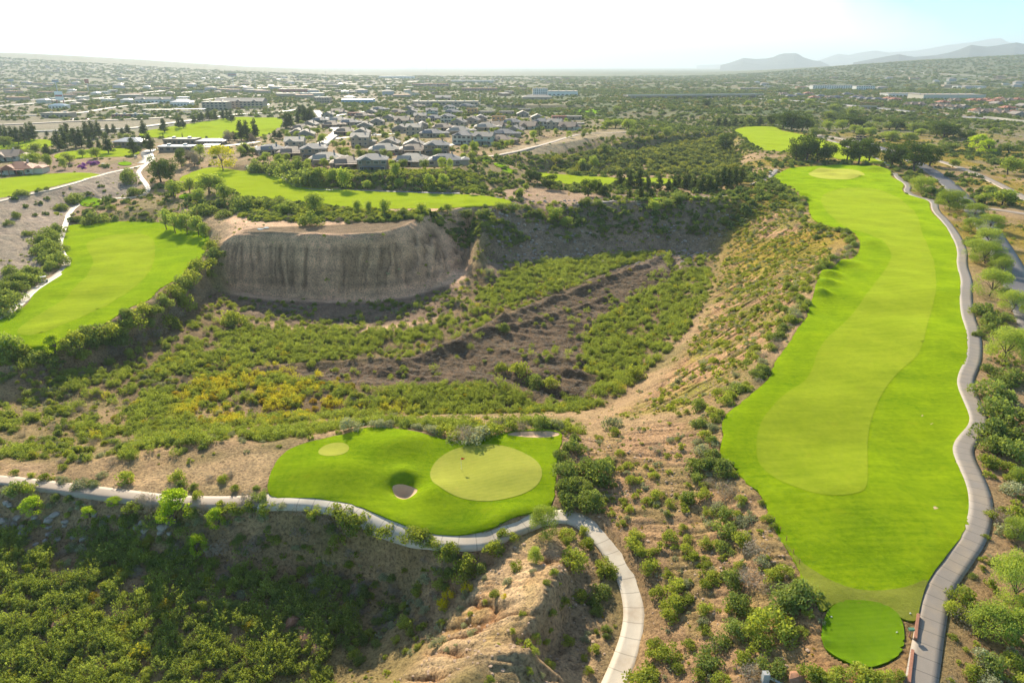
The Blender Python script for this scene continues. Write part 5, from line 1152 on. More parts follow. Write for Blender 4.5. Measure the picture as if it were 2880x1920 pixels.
AREAS = [([(2050,380),(2400,380),(2400,700),(2205,700),(2200,560),(2060,440)], 'between grey path and asphalt road'),
 ([(2205,700),(2400,700),(2400,980),(2230,980)], 'right of the grey path midway'), ([(2220,980),(2400,980),(2400,1250),(2230,1250)], 'right of the grey path, nearer us'),
 ([(2100,1250),(2400,1250),(2400,1600),(2090,1600)], 'right of the path near the tee'),
 ([(1820,1510),(2120,1510),(2120,1600),(1820,1600)], 'below the near tee'),
 ([(1560,1030),(1700,1030),(1760,1160),(1760,1230),(1540,1230),(1540,1100)], 'on the slope left of long hole'),
 ([(1480,1230),(1800,1230),(1870,1380),(1480,1380)], 'in the thick patch above the tee'),
 ([(1480,1380),(1900,1380),(1900,1600),(1440,1600)], 'in the patch left of the tee'),
 ([(1270,970),(1440,970),(1440,1180),(1270,1180)], 'right of the putting green'),
 ([(1440,960),(1600,960),(1560,1230),(1440,1230)], 'on the bare gullied slope'),
 ([(1290,1180),(1480,1230),(1480,1600),(1390,1600),(1440,1400)], 'right of the curved concrete path'),
 ([(1230,1170),(1460,1300),(1420,1600),(1170,1600),(1290,1300)], 'on the dirt ridge shaded side'),
 ([(1020,1200),(1290,1210),(1290,1310),(1200,1480),(780,1600),(930,1400),(1050,1260)], 'on the dirt ridge sunlit side'),
 ([(760,1140),(1060,1240),(1060,1300),(900,1600),(760,1600)], 'on the dark bank under the bend'),
 ([(0,1150),(800,1150),(800,1320),(0,1320)], 'on the bank below near path'), ([(0,1320),(800,1320),(800,1600),(0,1600)], 'in the near basin'),
 ([(0,1050),(640,1020),(640,1150),(0,1150)], 'beside the sandy path'),
 ([(640,940),(1440,920),(1440,1010),(640,1040)], 'behind the putting green'), ([(900,740),(1640,560),(1500,930),(900,930)], 'on the quarry floor'),
 ([(0,600),(220,480),(150,600),(120,720),(0,740)], 'beside the winding left path'), ([(0,740),(600,540),(600,860),(0,900)], 'on the bank below left field'),
 ([(0,300),(330,300),(330,370),(0,370)], 'round the practice lawn'), ([(0,370),(350,370),(350,520),(0,520)], 'near the rim road'),
 ([(330,370),(620,370),(600,540),(330,540)], 'by the top of winding path'), ([(0,0),(330,0),(330,300),(0,300)], 'by the bare lots'),
 ([(300,290),(620,290),(620,370),(300,370)], 'at the clubhouse'), ([(330,0),(740,0),(740,300),(330,300)], 'round the far practice field'),
 ([(560,395),(1200,395),(1200,450),(560,450)], 'on the bank under front houses'), ([(500,450),(1220,450),(1220,540),(500,540)], 'between grass strip and cliff rim'),
 ([(1200,380),(1420,380),(1420,540),(1200,540)], 'near the small grass strip'), ([(1420,380),(1760,380),(1760,470),(1420,470)], 'in the back rim row'), ([(1420,470),(1760,470),(1760,560),(1420,560)], 'on the quarry back wall'),
 ([(560,0),(1230,0),(1230,400),(560,400)], 'among the houses'), ([(1200,290),(1720,290),(1720,400),(1200,400)], 'in the green valley'), ([(1230,0),(1720,0),(1720,290),(1230,290)], 'beyond the last houses'),
 ([(1640,0),(1960,0),(1960,385),(1640,385)], 'by the distant fairway'), ([(1640,385),(2060,385),(1990,640),(1640,640)], 'on the rim beside far fairway'),
 ([(1640,640),(2000,640),(1900,1000),(1640,1000)], 'on the rim beside middle fairway'), ([(1960,0),(2160,0),(2160,420),(1960,420)], 'past the asphalt road end'), ([(2160,0),(2400,0),(2400,500),(2160,500)], 'in the golden scrub field')]
def area(px, py):
    for P, s in AREAS:
        if bool(inpoly(np.array([px]), np.array([py]), P)[0]): return s
    return 'on the open slope'
def ordn(i, n, axis):
    a = {'x': ('from the left', 'from the right'), 'y': ('from the top', 'from the bottom')}[axis]
    if n == 1: return ''
    if i < len(ORD) and i <= n//2: return ORD[i]+' '+a[0]
    if n-1-i < len(ORD): return ORD[n-1-i]+' '+a[1]
    return None
def finish_labels():
    cl = {}
    for o, kind, px, py, s in REG:
        cl.setdefault((kind, area(px, py)), []).append((px, py, s, o))
    for (kind, ar), L_ in cl.items():
        look, cat, grp = LOOK[kind]
        ss = sorted(q[2] for q in L_); n = len(L_)
        sub = {}
        for q in L_:
            w_ = ''
            if n > 3: w_ = 'small ' if q[2] <= ss[n//3] else ('large ' if q[2] >= ss[(2*n)//3] else 'medium ')
            if n > 24: 
                med = sorted(t[1] for t in L_)[n//2]; w_ += '|upper' if q[1] < med else '|lower'
            sub.setdefault(w_, []).append(q)
        for w_, Q in sub.items():
            sz, _, part = w_.partition('|')
            xs = max(q[0] for q in Q)-min(q[0] for q in Q); ysp = max(q[1] for q in Q)-min(q[1] for q in Q)
            axn = 'x' if xs >= ysp*.8 else 'y'; Q.sort(key=lambda q: q[0] if axn == 'x' else q[1])
            for i, (px, py, s, o) in enumerate(Q):
                w = ordn(i, len(Q), axn)
                lk = look.replace('big ', '') if sz else look
                lb = (sz+(part+' ' if part else '')+lk+' '+ar)
                if w: lb = lb+', '+w
                tag(o, lb, cat, grp)

# ------------------------------------------------------------------ buildings
for nm, c in (('wall_tan', (.42,.33,.24)), ('wall_brown', (.30,.215,.15)), ('wall_cream', (.58,.53,.43)), ('wall_green', (.42,.44,.37)), ('wall_grey', (.40,.40,.40)), ('wall_orange', (.58,.30,.12)), ('wall_red', (.42,.15,.11)), ('wall_white', (.72,.70,.66)), ('wall_blue', (.30,.42,.50))):
    M[nm] = simple(nm, c, .9, .2, .06, .6)
def roof_mat(name, c, rough=.7):
    m, nt, out = mat(name); v = obj_vec(nt)
    w = N(nt, 'ShaderNodeTexWave', bands_direction='Y'); w.inputs['Scale'].default_value = 1.1; w.inputs['Distortion'].default_value = .4; nt.links.new(v, w.inputs[0])
    n = noise(nt, v, 2.2, 4)
    col = mix(nt, n, tuple(x*.75 for x in c), tuple(min(1, x*1.25) for x in c))
    princ(nt, out, col, rough, .25, bump(nt, w.outputs['Fac'], .6, .06)); return m
for nm, c in (('roof_grey', (.27,.235,.205)), ('roof_brown', (.29,.205,.15)), ('roof_pale', (.37,.315,.26)), ('roof_terracotta', (.38,.15,.09)), ('roof_slate', (.20,.195,.20))): M[nm] = roof_mat(nm, c)
M['metal_roof'] = simple('metal_roof', (.42,.43,.45), .5, .5, .05, .4, .2)
M['mirror_roof'] = simple('shiny_roof', (.8,.8,.8), .16, .8, .03, .4, .9)
M['glass'] = simple('window_glass', (.05,.06,.07), .12, .8, .05)
M['trim'] = simple('trim', (.62,.58,.50), .7)
def hip(w, d, z, h, ov=.6, gable=False):
    w2, d2 = w/2+ov, d/2+ov; b = MB()
    if w >= d: r = 0 if gable else d2; A = (-w2+r, 0, z+h); B = (w2-r, 0, z+h)
    else: r = 0 if gable else w2; A = (0, -d2+r, z+h); B = (0, d2-r, z+h)
    V = [(-w2, -d2, z), (w2, -d2, z), (w2, d2, z), (-w2, d2, z), A, B]
    F = [(0, 1, 5, 4), (1, 2, 5), (2, 3, 4, 5), (3, 0, 4)] if w >= d else [(0, 1, 4), (1, 2, 5, 4), (2, 3, 5), (3, 0, 4, 5)]
    b.add(V, F+[(3, 2, 1, 0)]); b.add([(x, y, zz-.25) for x, y, zz in V[:4]]+V[:4], [(0, 1, 5, 4), (1, 2, 6, 5), (2, 3, 7, 6), (3, 0, 4, 7), (3, 2, 1, 0)])
    return b
def house(kind, w, d, st, wm, rm, roof='hip', porch=True, wing=True, seed=0):
    r = random.Random(seed); o = empty(kind); H_ = 2.9*st+.1
    b = MB(); b.box(-w/2, w/2, -d/2, d/2, -1.2, H_)
    if wing: b.box(w/2-.01, w/2+4.2, -d/2+2, d/2-2, -1.2, 2.9)
    if roof == 'gable' and True:
        hh = min(w, d)*.24
        if w >= d: b.add([(-w/2, -d/2, H_), (-w/2, d/2, H_), (-w/2, 0, H_+hh*.98), (w/2, -d/2, H_), (w/2, d/2, H_), (w/2, 0, H_+hh*.98)], [(0, 2, 1), (3, 4, 5)])
        else: b.add([(-w/2, -d/2, H_), (w/2, -d/2, H_), (0, -d/2, H_+hh*.98), (-w/2, d/2, H_), (w/2, d/2, H_), (0, d/2, H_+hh*.98)], [(0, 1, 2), (3, 5, 4)])
    if roof == 'flat': b.box(-w/2-.05, w/2+.05, -d/2-.05, -d/2+.3, H_-.3, H_+.7).box(-w/2-.05, w/2+.05, d/2-.3, d/2+.05, H_-.3, H_+.7).box(-w/2-.05, -w/2+.3, -d/2+.3, d/2-.3, H_-.3, H_+.7).box(w/2-.3, w/2+.05, -d/2+.3, d/2-.3, H_-.3, H_+.7)
    b.build('wall', M[wm], o)
    if roof == 'flat': rf = MB().box(-w/2+.3, w/2-.3, -d/2+.3, d/2-.3, H_+.02, H_+.3).build('roof', M[rm], o)
    else:
        rb = hip(w, d, H_+.02, min(w, d)*.24, .6, roof == 'gable')
        if wing:
            k = hip(4.4, d-4, 2.95, 1.1, .45); rb.add([(x+w/2+2.1, y, z) for x, y, z in k.V], k.F)
        k = hip(w*.36, d*.5, H_+.1, min(w, d)*.16, .3, True); rb.add([(x-w*.18, y-d*.32, z) for x, y, z in k.V], k.F)
        rf = rb.build('roof', M[rm], o)
        MB().box(w*.2, w*.2+.9, 1, 1.8, H_+.5, H_+min(w, d)*.24+.9).build('chimney', M[wm], rf)
    k = 0
    for s in range(st):
        for side in (-1, 1):
            for xx in np.linspace(-w/2+1.8, w/2-1.8, 4 if w > 13 else 3):
                if s == 0 and side == -1 and porch and abs(xx) < w*.3: continue
                x = float(xx)+r.uniform(-.4, .4); z = 1.0+2.9*s; ww = r.choice((.7, .9, 1.1)); y = side*d/2
                f = MB().box(x-ww-.12, x+ww+.12, y-.08, y+.08, z-.12, z+1.45).build('window', M['trim'], o)
                MB().box(x-ww, x+ww, y-.11, y+.11, z, z+1.3).build('pane', M['glass'], f)
    for sx in (-1, 1):
        f = MB().box(sx*w/2-.08, sx*w/2+.08, -1.1, 1.1, 1.0+2.9*(st-1), 2.4+2.9*(st-1)).build('window', M['trim'], o)
        MB().box(sx*w/2-.11, sx*w/2+.11, -.95, .95, 1.1+2.9*(st-1), 2.3+2.9*(st-1)).build('pane', M['glass'], f)
    MB().box(-.6, .6, -d/2-.06, -d/2+.05, 0, 2.15).build('door', M['dark'], o)
    MB().box(-w/2+.9, -w/2+5.4, d/2-.05, d/2+.06, 0, 2.3).build('garage_door', M['trim'], o)
    if porch:
        p = MB(); p.box(-w*.34, w*.34, -d/2-3.2, -d/2-.05, 2.55, 2.78)
        for x in (-w*.33, -w*.11, w*.11, w*.33): p.box(x-.14, x+.14, -d/2-3.1, -d/2-2.8, -.8, 2.55)
        p.build('porch', M[rm], o)
    return o
HK = [('two_storey_house', 15, 11, 2, 'wall_brown', 'roof_slate', 'hip', True, False, 'two storey brown hip roofed house'),
      ('bungalow', 19, 13, 1, 'wall_tan', 'roof_pale', 'hip', True, True, 'wide tan pale roofed bungalow'),
      ('bungalow', 17, 12, 1, 'wall_brown', 'roof_brown', 'hip', True, True, 'brown bungalow'),
      ('gabled_house', 13, 15, 1, 'wall_tan', 'roof_grey', 'gable', False, False, 'tan house with grey gable'),
      ('two_storey_house', 12, 11, 2, 'wall_tan', 'roof_pale', 'gable', False, True, 'two storey tan gabled house'),
      ('two_storey_house', 14, 11, 2, 'wall_cream', 'roof_slate', 'hip', False, True, 'two storey cream house'),
      ('two_storey_house', 13, 11, 2, 'wall_green', 'roof_grey', 'gable', True, False, 'two storey grey green house'),
      ('flat_roofed_house', 17, 13, 1, 'wall_tan', 'roof_pale', 'flat', True, False, 'flat roofed tan adobe house'),
      ('flat_roofed_house', 12, 10, 2, 'wall_orange', 'roof_pale', 'flat', False, False, 'two storey orange flat roofed house'),
      ('bungalow', 17, 13, 1, 'wall_cream', 'roof_terracotta', 'hip', True, True, 'cream terracotta roofed bungalow'),
      ('gabled_house', 14, 14, 1, 'wall_cream', 'roof_brown', 'gable', True, True, 'cream house with brown gable'),
      ('bungalow', 18, 12, 1, 'wall_tan', 'roof_slate', 'hip', False, True, 'tan slate roofed bungalow'),
      ('flat_roofed_house', 15, 12, 1, 'wall_red', 'roof_terracotta', 'flat', False, False, 'red walled flat roofed house')]
HP = [None]*len(HK); HREG = []
def put_house(i, px, py, rz=0, s=1.07, xyz=None):
    x, y, z = xyz or drop(px, py)
    if HP[i] is None:
        k = HK[i]; o = HP[i] = house(*k[:9], seed=i)
    else: o = copy_tree(HP[i])
    if not isinstance(s, (tuple, list)): s = (s, s, s)
    o.location = (x, y, z+.1); o.rotation_euler = (0, 0, rz); o.scale = s
    HREG.append((o, i, px, py)); return o
A_ = math.atan
def hl(ox, oy, k, data):
    for t in data.split():
        a = t.split(','); i = int(a[0]); px = ox+float(a[1])/k; py = oy+float(a[2])/k
        rz = R(float(a[3]) if len(a) > 3 else 0)
        put_house(i, px, py-2, rz)
hl(784, 98, 3, '0,222,885,4 2,40,865,10 1,490,845,-8 11,715,845,5 0,660,775,0 2,500,770,6 1,300,768,8 3,335,725,0 5,845,700,-12 6,985,708,-12 2,1095,700,-14 4,505,640,-4 3,410,622,0 4,138,715,2 3,140,650,4 3,165,600,5 3,250,570,4 3,330,545,0 10,420,560,4 3,485,500,0 3,465,475,0 2,520,455,0 11,625,655,0 1,810,635,0 3,812,575,-10 3,905,560,-10 5,735,555,0 6,625,510,4 8,905,500,0 7,1000,500,-6 5,745,482,0 7,1140,500,0 8,1085,560,-6 11,1175,575,-8 3,1250,515,0 1,995,608,0 3,1195,630,-12 11,1120,655,-10 10,1290,600,-14 5,1375,595,-14 4,1470,600,-14 12,1500,535,0 7,1610,585,-6 7,1600,535,-6 10,1560,605,-14 4,545,550,4 11,60,575,0 2,150,525,0 12,95,510,0 3,205,500,0 11,260,480,0 3,500,735,4 11,640,545,0 3,560,600,8 2,700,610,0 11,760,500,0 2,390,500,0 10,1060,600,-8 3,960,545,0 11,860,455,0 7,1260,480,0 3,1350,540,0 2,30,640,4 1,-20,560,0')
hl(0, 98, 3, '11,1870,770,30 3,2055,650,10 3,2110,660,10 4,2040,745,6 2,2020,790,8 0,2170,800,8 1,2255,835,6 2,2080,615,6 3,2140,590,0 11,2210,560,0 3,2265,520,0 10,2330,500,0 2,2290,590,4')
hl(0, 163, 6, '10,130,1240,18 9,300,1420,10')
hl(1960, 163, 6, '10,780,500,8 10,890,500,8 10,1130,525,6 10,1260,530,0 10,1390,540,4 3,1500,535,0 9,1220,470,4 9,1700,590,-4 10,1760,605,0 3,1960,490,4 10,1930,600,0 10,2040,620,0 9,2110,550,0 9,2190,620,-4 3,2240,640,0 10,2330,640,0 9,1640,440,0 9,1740,440,0 9,1830,435,0 9,1930,455,0 10,1380,440,0 9,480,415,0 9,560,425,0 11,120,415,0 11,220,420,0 11,330,425,0 10,60,390,0 9,1000,400,0 10,900,385,0 11,20,400,0 9,2020,420,0 10,2120,440,0 9,2250,430,0 3,2330,520,0')
hl(1568, 98, 3, '11,740,385,0 11,800,375,0 9,900,395,0 11,950,385,0 10,1010,395,0 11,1060,392,0 9,860,365,0 11,1130,370,0 10,690,370,0')
# garden trees between the houses
_hp = [(q[0].location.x, q[0].location.y) for q in HREG]; nt_ = 0; tr_ = 0
while nt_ < 150 and tr_ < 4000:
    tr_ += 1; px = random.uniform(600, 1480); py = random.uniform(262, 392); x, y, z = drop(px, py)
    if not inpoly(np.array([x]), np.array([y]), HOUSE_ZONE)[0] or min(math.hypot((x-a)/1.15, y-b) for a, b in _hp) < 9.5: continue
    if any(inpoly(np.array([x]), np.array([y]), ribbon_poly(c, nrm, wd+2))[0] for nm, mt, c, nrm, wd in RBW): continue
    nt_ += 1; put(random.choice(['round_tree', 'leafy_tree', 'leafy_tree', 'round_tree', 'mesquite_tree']), px, py, random.uniform(3.6, 6.5), xyz=(x, y, z), wide=random.uniform(2.2, 3.8))
# ---- commercial blocks: (name, look, x0, x1, y base in photo pixels, height m, depth m, wall, roof, style)
def block(name, label, cat, x0, x1, yb, h, dep, wm, rm, style='flat', nwin=8, floors=1, rz=0, group=None):
    X0, Y0, Z0 = drop((x0+x1)/2, yb); dd = math.hypot(X0, Y0); w = (x1-x0)/FP*(Y0*cP+(CAMZ-Z0)*sP)
    o = empty(name, (X0, Y0+dep/2, Z0), rz)
    MB().box(-w/2, w/2, -dep/2, dep/2, -3, h).build('wall', M[wm], o)
    if style == 'flat':
        rf = MB().box(-w/2-.4, w/2+.4, -dep/2-.4, dep/2+.4, h+.01, h+.6).build('roof', M[rm], o)
        for k in range(max(2, int(w/14))):
            x = -w/2+w*(k+.5)/max(2, int(w/14)); MB().box(x-1.2, x+1.2, -1.5, 1.5, h+.61, h+1.9).build('roof_unit', M['metal'], rf)
    elif style == 'gable':
        rb = hip(w, dep, h+.02, min(dep, w)*.22, .8, True)
        for k in range(max(1, int(w/22))):
            x = -w/2+w*(k+.5)/max(1, int(w/22)); g = hip(7, 9, h+.1, 2.6, .4, True); rb.add([(a+x, b-dep/2+2.5, c) for a, b, c in g.V], g.F)
        rb.build('roof', M[rm], o)
    elif style == 'hip': hip(w, dep, h+.02, min(dep, w)*.2, .8).build('roof', M[rm], o)
    for f_ in range(floors):
        z = 1.1+f_*h/floors
        for k in range(nwin):
            x = -w/2+w*(k+.5)/nwin
            MB().box(x-w/nwin*.26, x+w/nwin*.26, -dep/2-.12, -dep/2+.1, z, z+min(1.9, h/floors*.5)).build('window', M['glass'], o)
    tag(o, label, cat, group); return o
block('hotel', 'long three storey gabled hotel behind the parking lot', 'hotel', 495, 605, 249, 10, 22, 'wall_tan', 'roof_grey', 'gable', 12, 3)
block('hotel_wing', 'end wing of the hotel with a pale flat roof', 'hotel', 465, 522, 253, 11, 20, 'wall_tan', 'roof_pale', 'flat', 6, 3)
block('office', 'white office with a sloping pale roof left of the hotel', 'office', 392, 436, 244, 6, 18, 'wall_white', 'metal_roof', 'hip', 6, 1)
block('office', 'pale gabled offices among trees left of the white office', 'office', 310, 392, 237, 6, 18, 'wall_white', 'roof_pale', 'gable', 9, 1)
block('restaurant', 'low tan restaurant behind the bare lot trees', 'restaurant', 95, 158, 271, 5.5, 18, 'wall_tan', 'roof_pale', 'flat', 6, 1)
block('shop', 'low shop with a blue roof under the tall sign', 'shop', 112, 150, 250, 4.5, 14, 'wall_white', 'wall_blue', 'hip', 5, 1)
block('portable_office', 'red brown portable office on the bare lot', 'office', 257, 293, 270, 3.4, 9, 'wall_red', 'roof_pale', 'flat', 5, 1)
block('portable_office', 'cream portable office on the bare lot', 'office', 299, 340, 269, 3.4, 9, 'wall_cream', 'roof_pale', 'flat', 5, 1)
block('clubhouse', 'clubhouse wing with a long pale blue metal roof behind pines', 'clubhouse', 262, 325, 338, 4.2, 13, 'wall_brown', 'metal_roof', 'hip', 7, 1)
block('clubhouse', 'long low clubhouse wing with a pale flat roof', 'clubhouse', 376, 448, 333, 4, 13, 'wall_brown', 'roof_pale', 'flat', 7, 1)
block('cart_barn', 'low brown cart barn in front of the clubhouse', 'barn', 365, 440, 349, 3.4, 10, 'wall_brown', 'metal_roof', 'flat', 5, 1)
block('cart_shed', 'open sided shed right of the clubhouse', 'shed', 452, 512, 334, 3.2, 9, 'wall_brown', 'metal_roof', 'hip', 5, 1)
block('warehouse', 'long pale blue warehouse behind the housing estate', 'warehouse', 784, 855, 238, 6, 30, 'wall_blue', 'metal_roof', 'flat', 8, 1)
block('church', 'dark brown lodge with a square tower in the haze', 'lodge', 947, 1030, 200, 9, 30, 'wall_brown', 'wall_red', 'flat', 12, 2)
block('shop', 'long red roofed shop row beyond the canyon', 'shop', 1061, 1142, 209, 6, 24, 'wall_brown', 'roof_terracotta', 'flat', 14, 1)
block('apartment_building', 'white apartment block with many bays beyond the canyon', 'apartments', 1224, 1258, 219, 14, 26, 'wall_white', 'roof_pale', 'flat', 8, 4)
block('store', 'big white store with a dark red entrance beside the apartment block', 'store', 1258, 1327, 220, 9, 40, 'wall_white', 'roof_pale', 'flat', 7, 1)
block('store', 'low tan building on the canyon rim below the white store', 'store', 1200, 1268, 231, 6, 22, 'wall_tan', 'roof_pale', 'hip', 7, 1)
block('store', 'tan warehouse row on the canyon edge left of the tan building', 'store', 950, 1098, 241, 5, 20, 'wall_tan', 'roof_pale', 'flat', 16, 1)
block('office', 'low office with a pointed roof above the tan warehouse row', 'office', 1000, 1035, 231, 5, 18, 'wall_tan', 'roof_pale', 'gable', 5, 1)
block('apartment_building', 'long four storey white apartments on the far side of the freeway', 'apartments', 1866, 1962, 208, 13, 24, 'wall_white', 'roof_pale', 'flat', 18, 3)
block('apartment_building', 'shorter white apartments right of the long white ones', 'apartments', 1966, 2008, 209, 12, 24, 'wall_white', 'roof_pale', 'flat', 8, 3)
block('school', 'very wide cream school with flat roofs', 'school', 2120, 2262, 229, 9, 60, 'wall_cream', 'roof_pale', 'flat', 18, 1)
block('school', 'low white hall left of the wide cream school', 'school', 2040, 2115, 222, 6, 40, 'wall_white', 'roof_pale', 'flat', 9, 1)
block('warehouse', 'white shed on the far hillside', 'warehouse', 2200, 2265, 203, 6, 30, 'wall_white', 'roof_pale', 'flat', 8, 1)
block('warehouse', 'long low shed beside the far river woods', 'warehouse', 1700, 1760, 207, 5, 22, 'wall_tan', 'roof_pale', 'flat', 9, 1)
block('warehouse', 'bright wide warehouse in the haze above the estate', 'warehouse', 870, 950, 180, 10, 60, 'wall_white', 'metal_roof', 'flat', 10, 1)
block('warehouse', 'pale green greenhouse row in the haze', 'warehouse', 1035, 1135, 190, 8, 50, 'wall_green', 'metal_roof', 'flat', 12, 1)
block('store', 'low red and tan shops behind the hotel', 'store', 640, 720, 213, 8, 26, 'wall_red', 'roof_pale', 'flat', 10, 1)
block('store', 'tan motel near the bend of the bright street', 'store', 722, 757, 237, 9, 20, 'wall_tan', 'roof_grey', 'flat', 6, 2)
block('store', 'shops with a sky blue roof near the motel', 'store', 650, 712, 221, 5, 20, 'wall_tan', 'wall_blue', 'flat', 6, 1)
# carports with cars below
def carport(label, x0, x1, yb, rm='metal_roof', tilt=0.0, h=3.2, dep=9):
    X0, Y0, Z0 = drop((x0+x1)/2, yb); w = (x1-x0)/FP*(Y0*cP+(CAMZ-Z0)*sP); o = empty('carport', (X0, Y0, Z0))
    dz = dep/2*math.tan(tilt); b = MB(); b.add([(-w/2, -dep/2, h-dz), (w/2, -dep/2, h-dz), (w/2, dep/2, h+dz), (-w/2, dep/2, h+dz), (-w/2, -dep/2, h+.2-dz), (w/2, -dep/2, h+.2-dz), (w/2, dep/2, h+.2+dz), (-w/2, dep/2, h+.2+dz)], [(3, 2, 1, 0), (4, 5, 6, 7), (0, 1, 5, 4), (1, 2, 6, 5), (2, 3, 7, 6), (3, 0, 4, 7)])
    b.build('roof', M[rm], o)
    for k in range(max(3, int(w/8))):
        x = -w/2+.6+(w-1.2)*k/(max(3, int(w/8))-1); MB().box(x-.12, x+.12, -.12, .12, -.5, h).build('post', M['metal'], o)
    tag(o, label, 'carport'); return o
carport('long white roofed carport in front of the hotel', 403, 472, 256)
carport('white roofed carport left of the longer one', 330, 400, 257)
carport('dazzling metal canopy in the hotel parking lot', 524, 566, 249, 'mirror_roof', R(13.2), 3.6, 12)
carport('pale carport right of the dazzling canopy', 572, 618, 246, 'metal_roof', R(8))
carport('low white cart canopy beside the clubhouse', 470, 505, 341, 'metal_roof', R(6), 2.8, 6)
# small far buildings, each its own thing
far_mats = ['wall_tan', 'wall_cream', 'wall_tan', 'wall_grey', 'wall_brown']; FB = []
for i in range(8):
    w = [14, 20, 34, 26, 16, 44, 18, 30][i]; d = [12, 14, 20, 18, 14, 26, 12, 22][i]; h = [4, 5, 6, 8, 4, 7, 6, 5][i]
    o = empty('far_building'); MB().box(-w/2, w/2, -d/2, d/2, -2, h).build('wall', M[far_mats[i % 5]], o)
    (hip(w, d, h, min(w, d)*.18, .5) if i % 3 == 0 else MB().box(-w/2-.3, w/2+.3, -d/2-.3, d/2+.3, h, h+.7)).build('roof', M[['roof_pale', 'metal_roof', 'roof_terracotta', 'roof_pale', 'roof_grey'][i % 5]], o); FB.append(o)
rb = random.Random(11); FBR = []; tries = 0; used_ = []
while len(FBR) < 130 and tries < 5000:
    tries += 1
    px = rb.choice((rb.uniform(0, 1000), rb.uniform(0, 1000), rb.uniform(-20, 700), rb.uniform(1700, 2350))); py = rb.uniform(176, 243) if px < 1000 else rb.uniform(178, 212)
    if 440 < px < 660 and py > 215: continue
    if any(abs(px-a) < 16 and abs(py-b) < 3.2 for a, b in used_): continue
    used_.append((px, py)); i = rb.randrange(8)
    o = FB[i] if not any(q[1] == i for q in FBR) else copy_tree(FB[i])
    x, y, z = drop(px, py); o.location = (x, y, z); o.rotation_euler = (0, 0, rb.uniform(-.25, .25)); FBR.append((o, i, px, py))
FN = ['small tan hip roofed building', 'cream flat roofed building', 'tan terracotta topped hall', 'grey hip roofed block', 'little brown building', 'wide tan building', 'cream pointed roofed house', 'broad cream building']
def zone_far(px, py):
    a = 'in the far left town' if px < 330 else 'past the hotel' if px < 700 else 'above the estate' if px < 1100 else 'on the far right plain'
    b = 'nearest band' if py > 222 else 'middle band' if py > 200 else 'farthest band'
    return a+', '+b
g_ = {}
for q in FBR: g_.setdefault((q[1], zone_far(q[2], q[3])), []).append(q)
for (i, zf_), Q in g_.items():
    Q.sort(key=lambda q: q[2])
    for k, q in enumerate(Q):
        w = ordn(k, len(Q), 'x'); tag(q[0], FN[i].replace(' building', '')+' '+zf_+((', '+w) if w else ''), 'building', 'buildings of the far town')
def harea(px, py):
    if px > 1700: return 'beyond the freeway' if py < 236 else 'behind the freeway wall'
    if px < 400: return 'at the left edge'
    if py > 345: return 'in the front row'
    c = 'left part' if px < 860 else 'middle' if px < 1060 else 'right part'
    return ('in the near rows, ' if py > 300 else 'in the back rows, ')+c
g_ = {}
for q in HREG: g_.setdefault((q[1], harea(q[2], q[3])), []).append(q)
for (i, zf_), Q in g_.items():
    Q.sort(key=lambda q: q[2])
    for k, q in enumerate(Q):
        w = ordn(k, len(Q), 'x'); tag(q[0], HK[i][9].replace(' with ', ', ', 0)+' '+zf_+((', '+w) if w else ''), 'house', 'houses of the desert estate')
# the far town as a mass of roofs too many to count
n = 700; X = RNG.uniform(-3600, 300, n); Y = RNG.uniform(1500, 5200, n); k = np.abs(X) < Y*.8; X, Y = X[k], Y[k]
k = fbm(X, Y, 400, 3, 300) > .47; X, Y = X[k], Y[k]
hm = []
for i, (a, b) in enumerate([('wall_cream', 'roof_pale'), ('wall_tan', 'roof_pale'), ('wall_brown', 'roof_grey')]):
    q = MB().box(-8, 8, -6, 6, -1, 4.5); n1 = len(q.F); q.box(-8.4, 8.4, -6.4, 6.4, 4.5, 5.1)
    me = q.mesh('roof_block', [M[a], M[b]]); 
    for j, p in enumerate(me.polygons): p.material_index = 0 if j < n1 else 1
    hm.append(me)
scatter('distant_town', hm, X, Y, .6+1.2*RNG.random(len(X))**2, X*0, RNG.integers(0, 3, len(X)), 'uncountable roofs of the distant town glinting in the haze', 'town', zs=.8+.6*RNG.random(len(X)))
# distant ranges, each a solid ridge of its own
def ridge(name, label, prof, dist, depth, z0, m, seed, rough=1.0):
    px = np.array([p[0] for p in prof], float); py = np.array([p[1] for p in prof], float)
    t = np.linspace(0, 1, 260); X_ = np.interp(t, np.linspace(0, 1, len(px)), px); Yp = np.interp(X_, px, py)
    az = (X_-CX)/FP; e = []
    for a, b in zip(X_, Yp):
        dx, dy, dz = ray(a, b); e.append((dx/dy, dz/dy))
    e = np.array(e); s = np.linspace(-1, 1, 61)
    Yw = dist+s[None, :]*depth+0*e[:, :1]; Xw = e[:, :1]*(dist+0*s[None, :])*(Yw/dist); hgt = CAMZ+e[:, 1:]*dist
    prof_s = np.maximum(0, 1-np.abs(s))**.9
    nz_ = (fbm(Xw, Yw, depth*.55, 5, seed)-.5)*2
    rid_ = 1-np.abs(2*vnoise(Xw/(depth*.22)+fbm(Xw, Yw, depth*.3, 2, seed+3)*2, Yw/(depth*.9), seed+9)-1)
    Z_ = z0+(hgt-z0)*prof_s*(1+(nz_*.35-rid_*.35*rough)*np.abs(s)**.6*(1-np.abs(s))**.3)
    ny, nx = Xw.shape; idx = np.arange(ny*nx).reshape(ny, nx)
    F = np.stack([idx[:-1, :-1], idx[:-1, 1:], idx[1:, 1:], idx[1:, :-1]], -1).reshape(-1, 4)
    o = link(name, mesh_np(name, np.stack([Xw, Yw, Z_], -1).reshape(-1, 3), F, [m], True)); tag(o, label, 'hill', kind='structure')
M['hill'] = simple('hill_scrub', (.075, .09, .085), .95, .1, .2, .004)
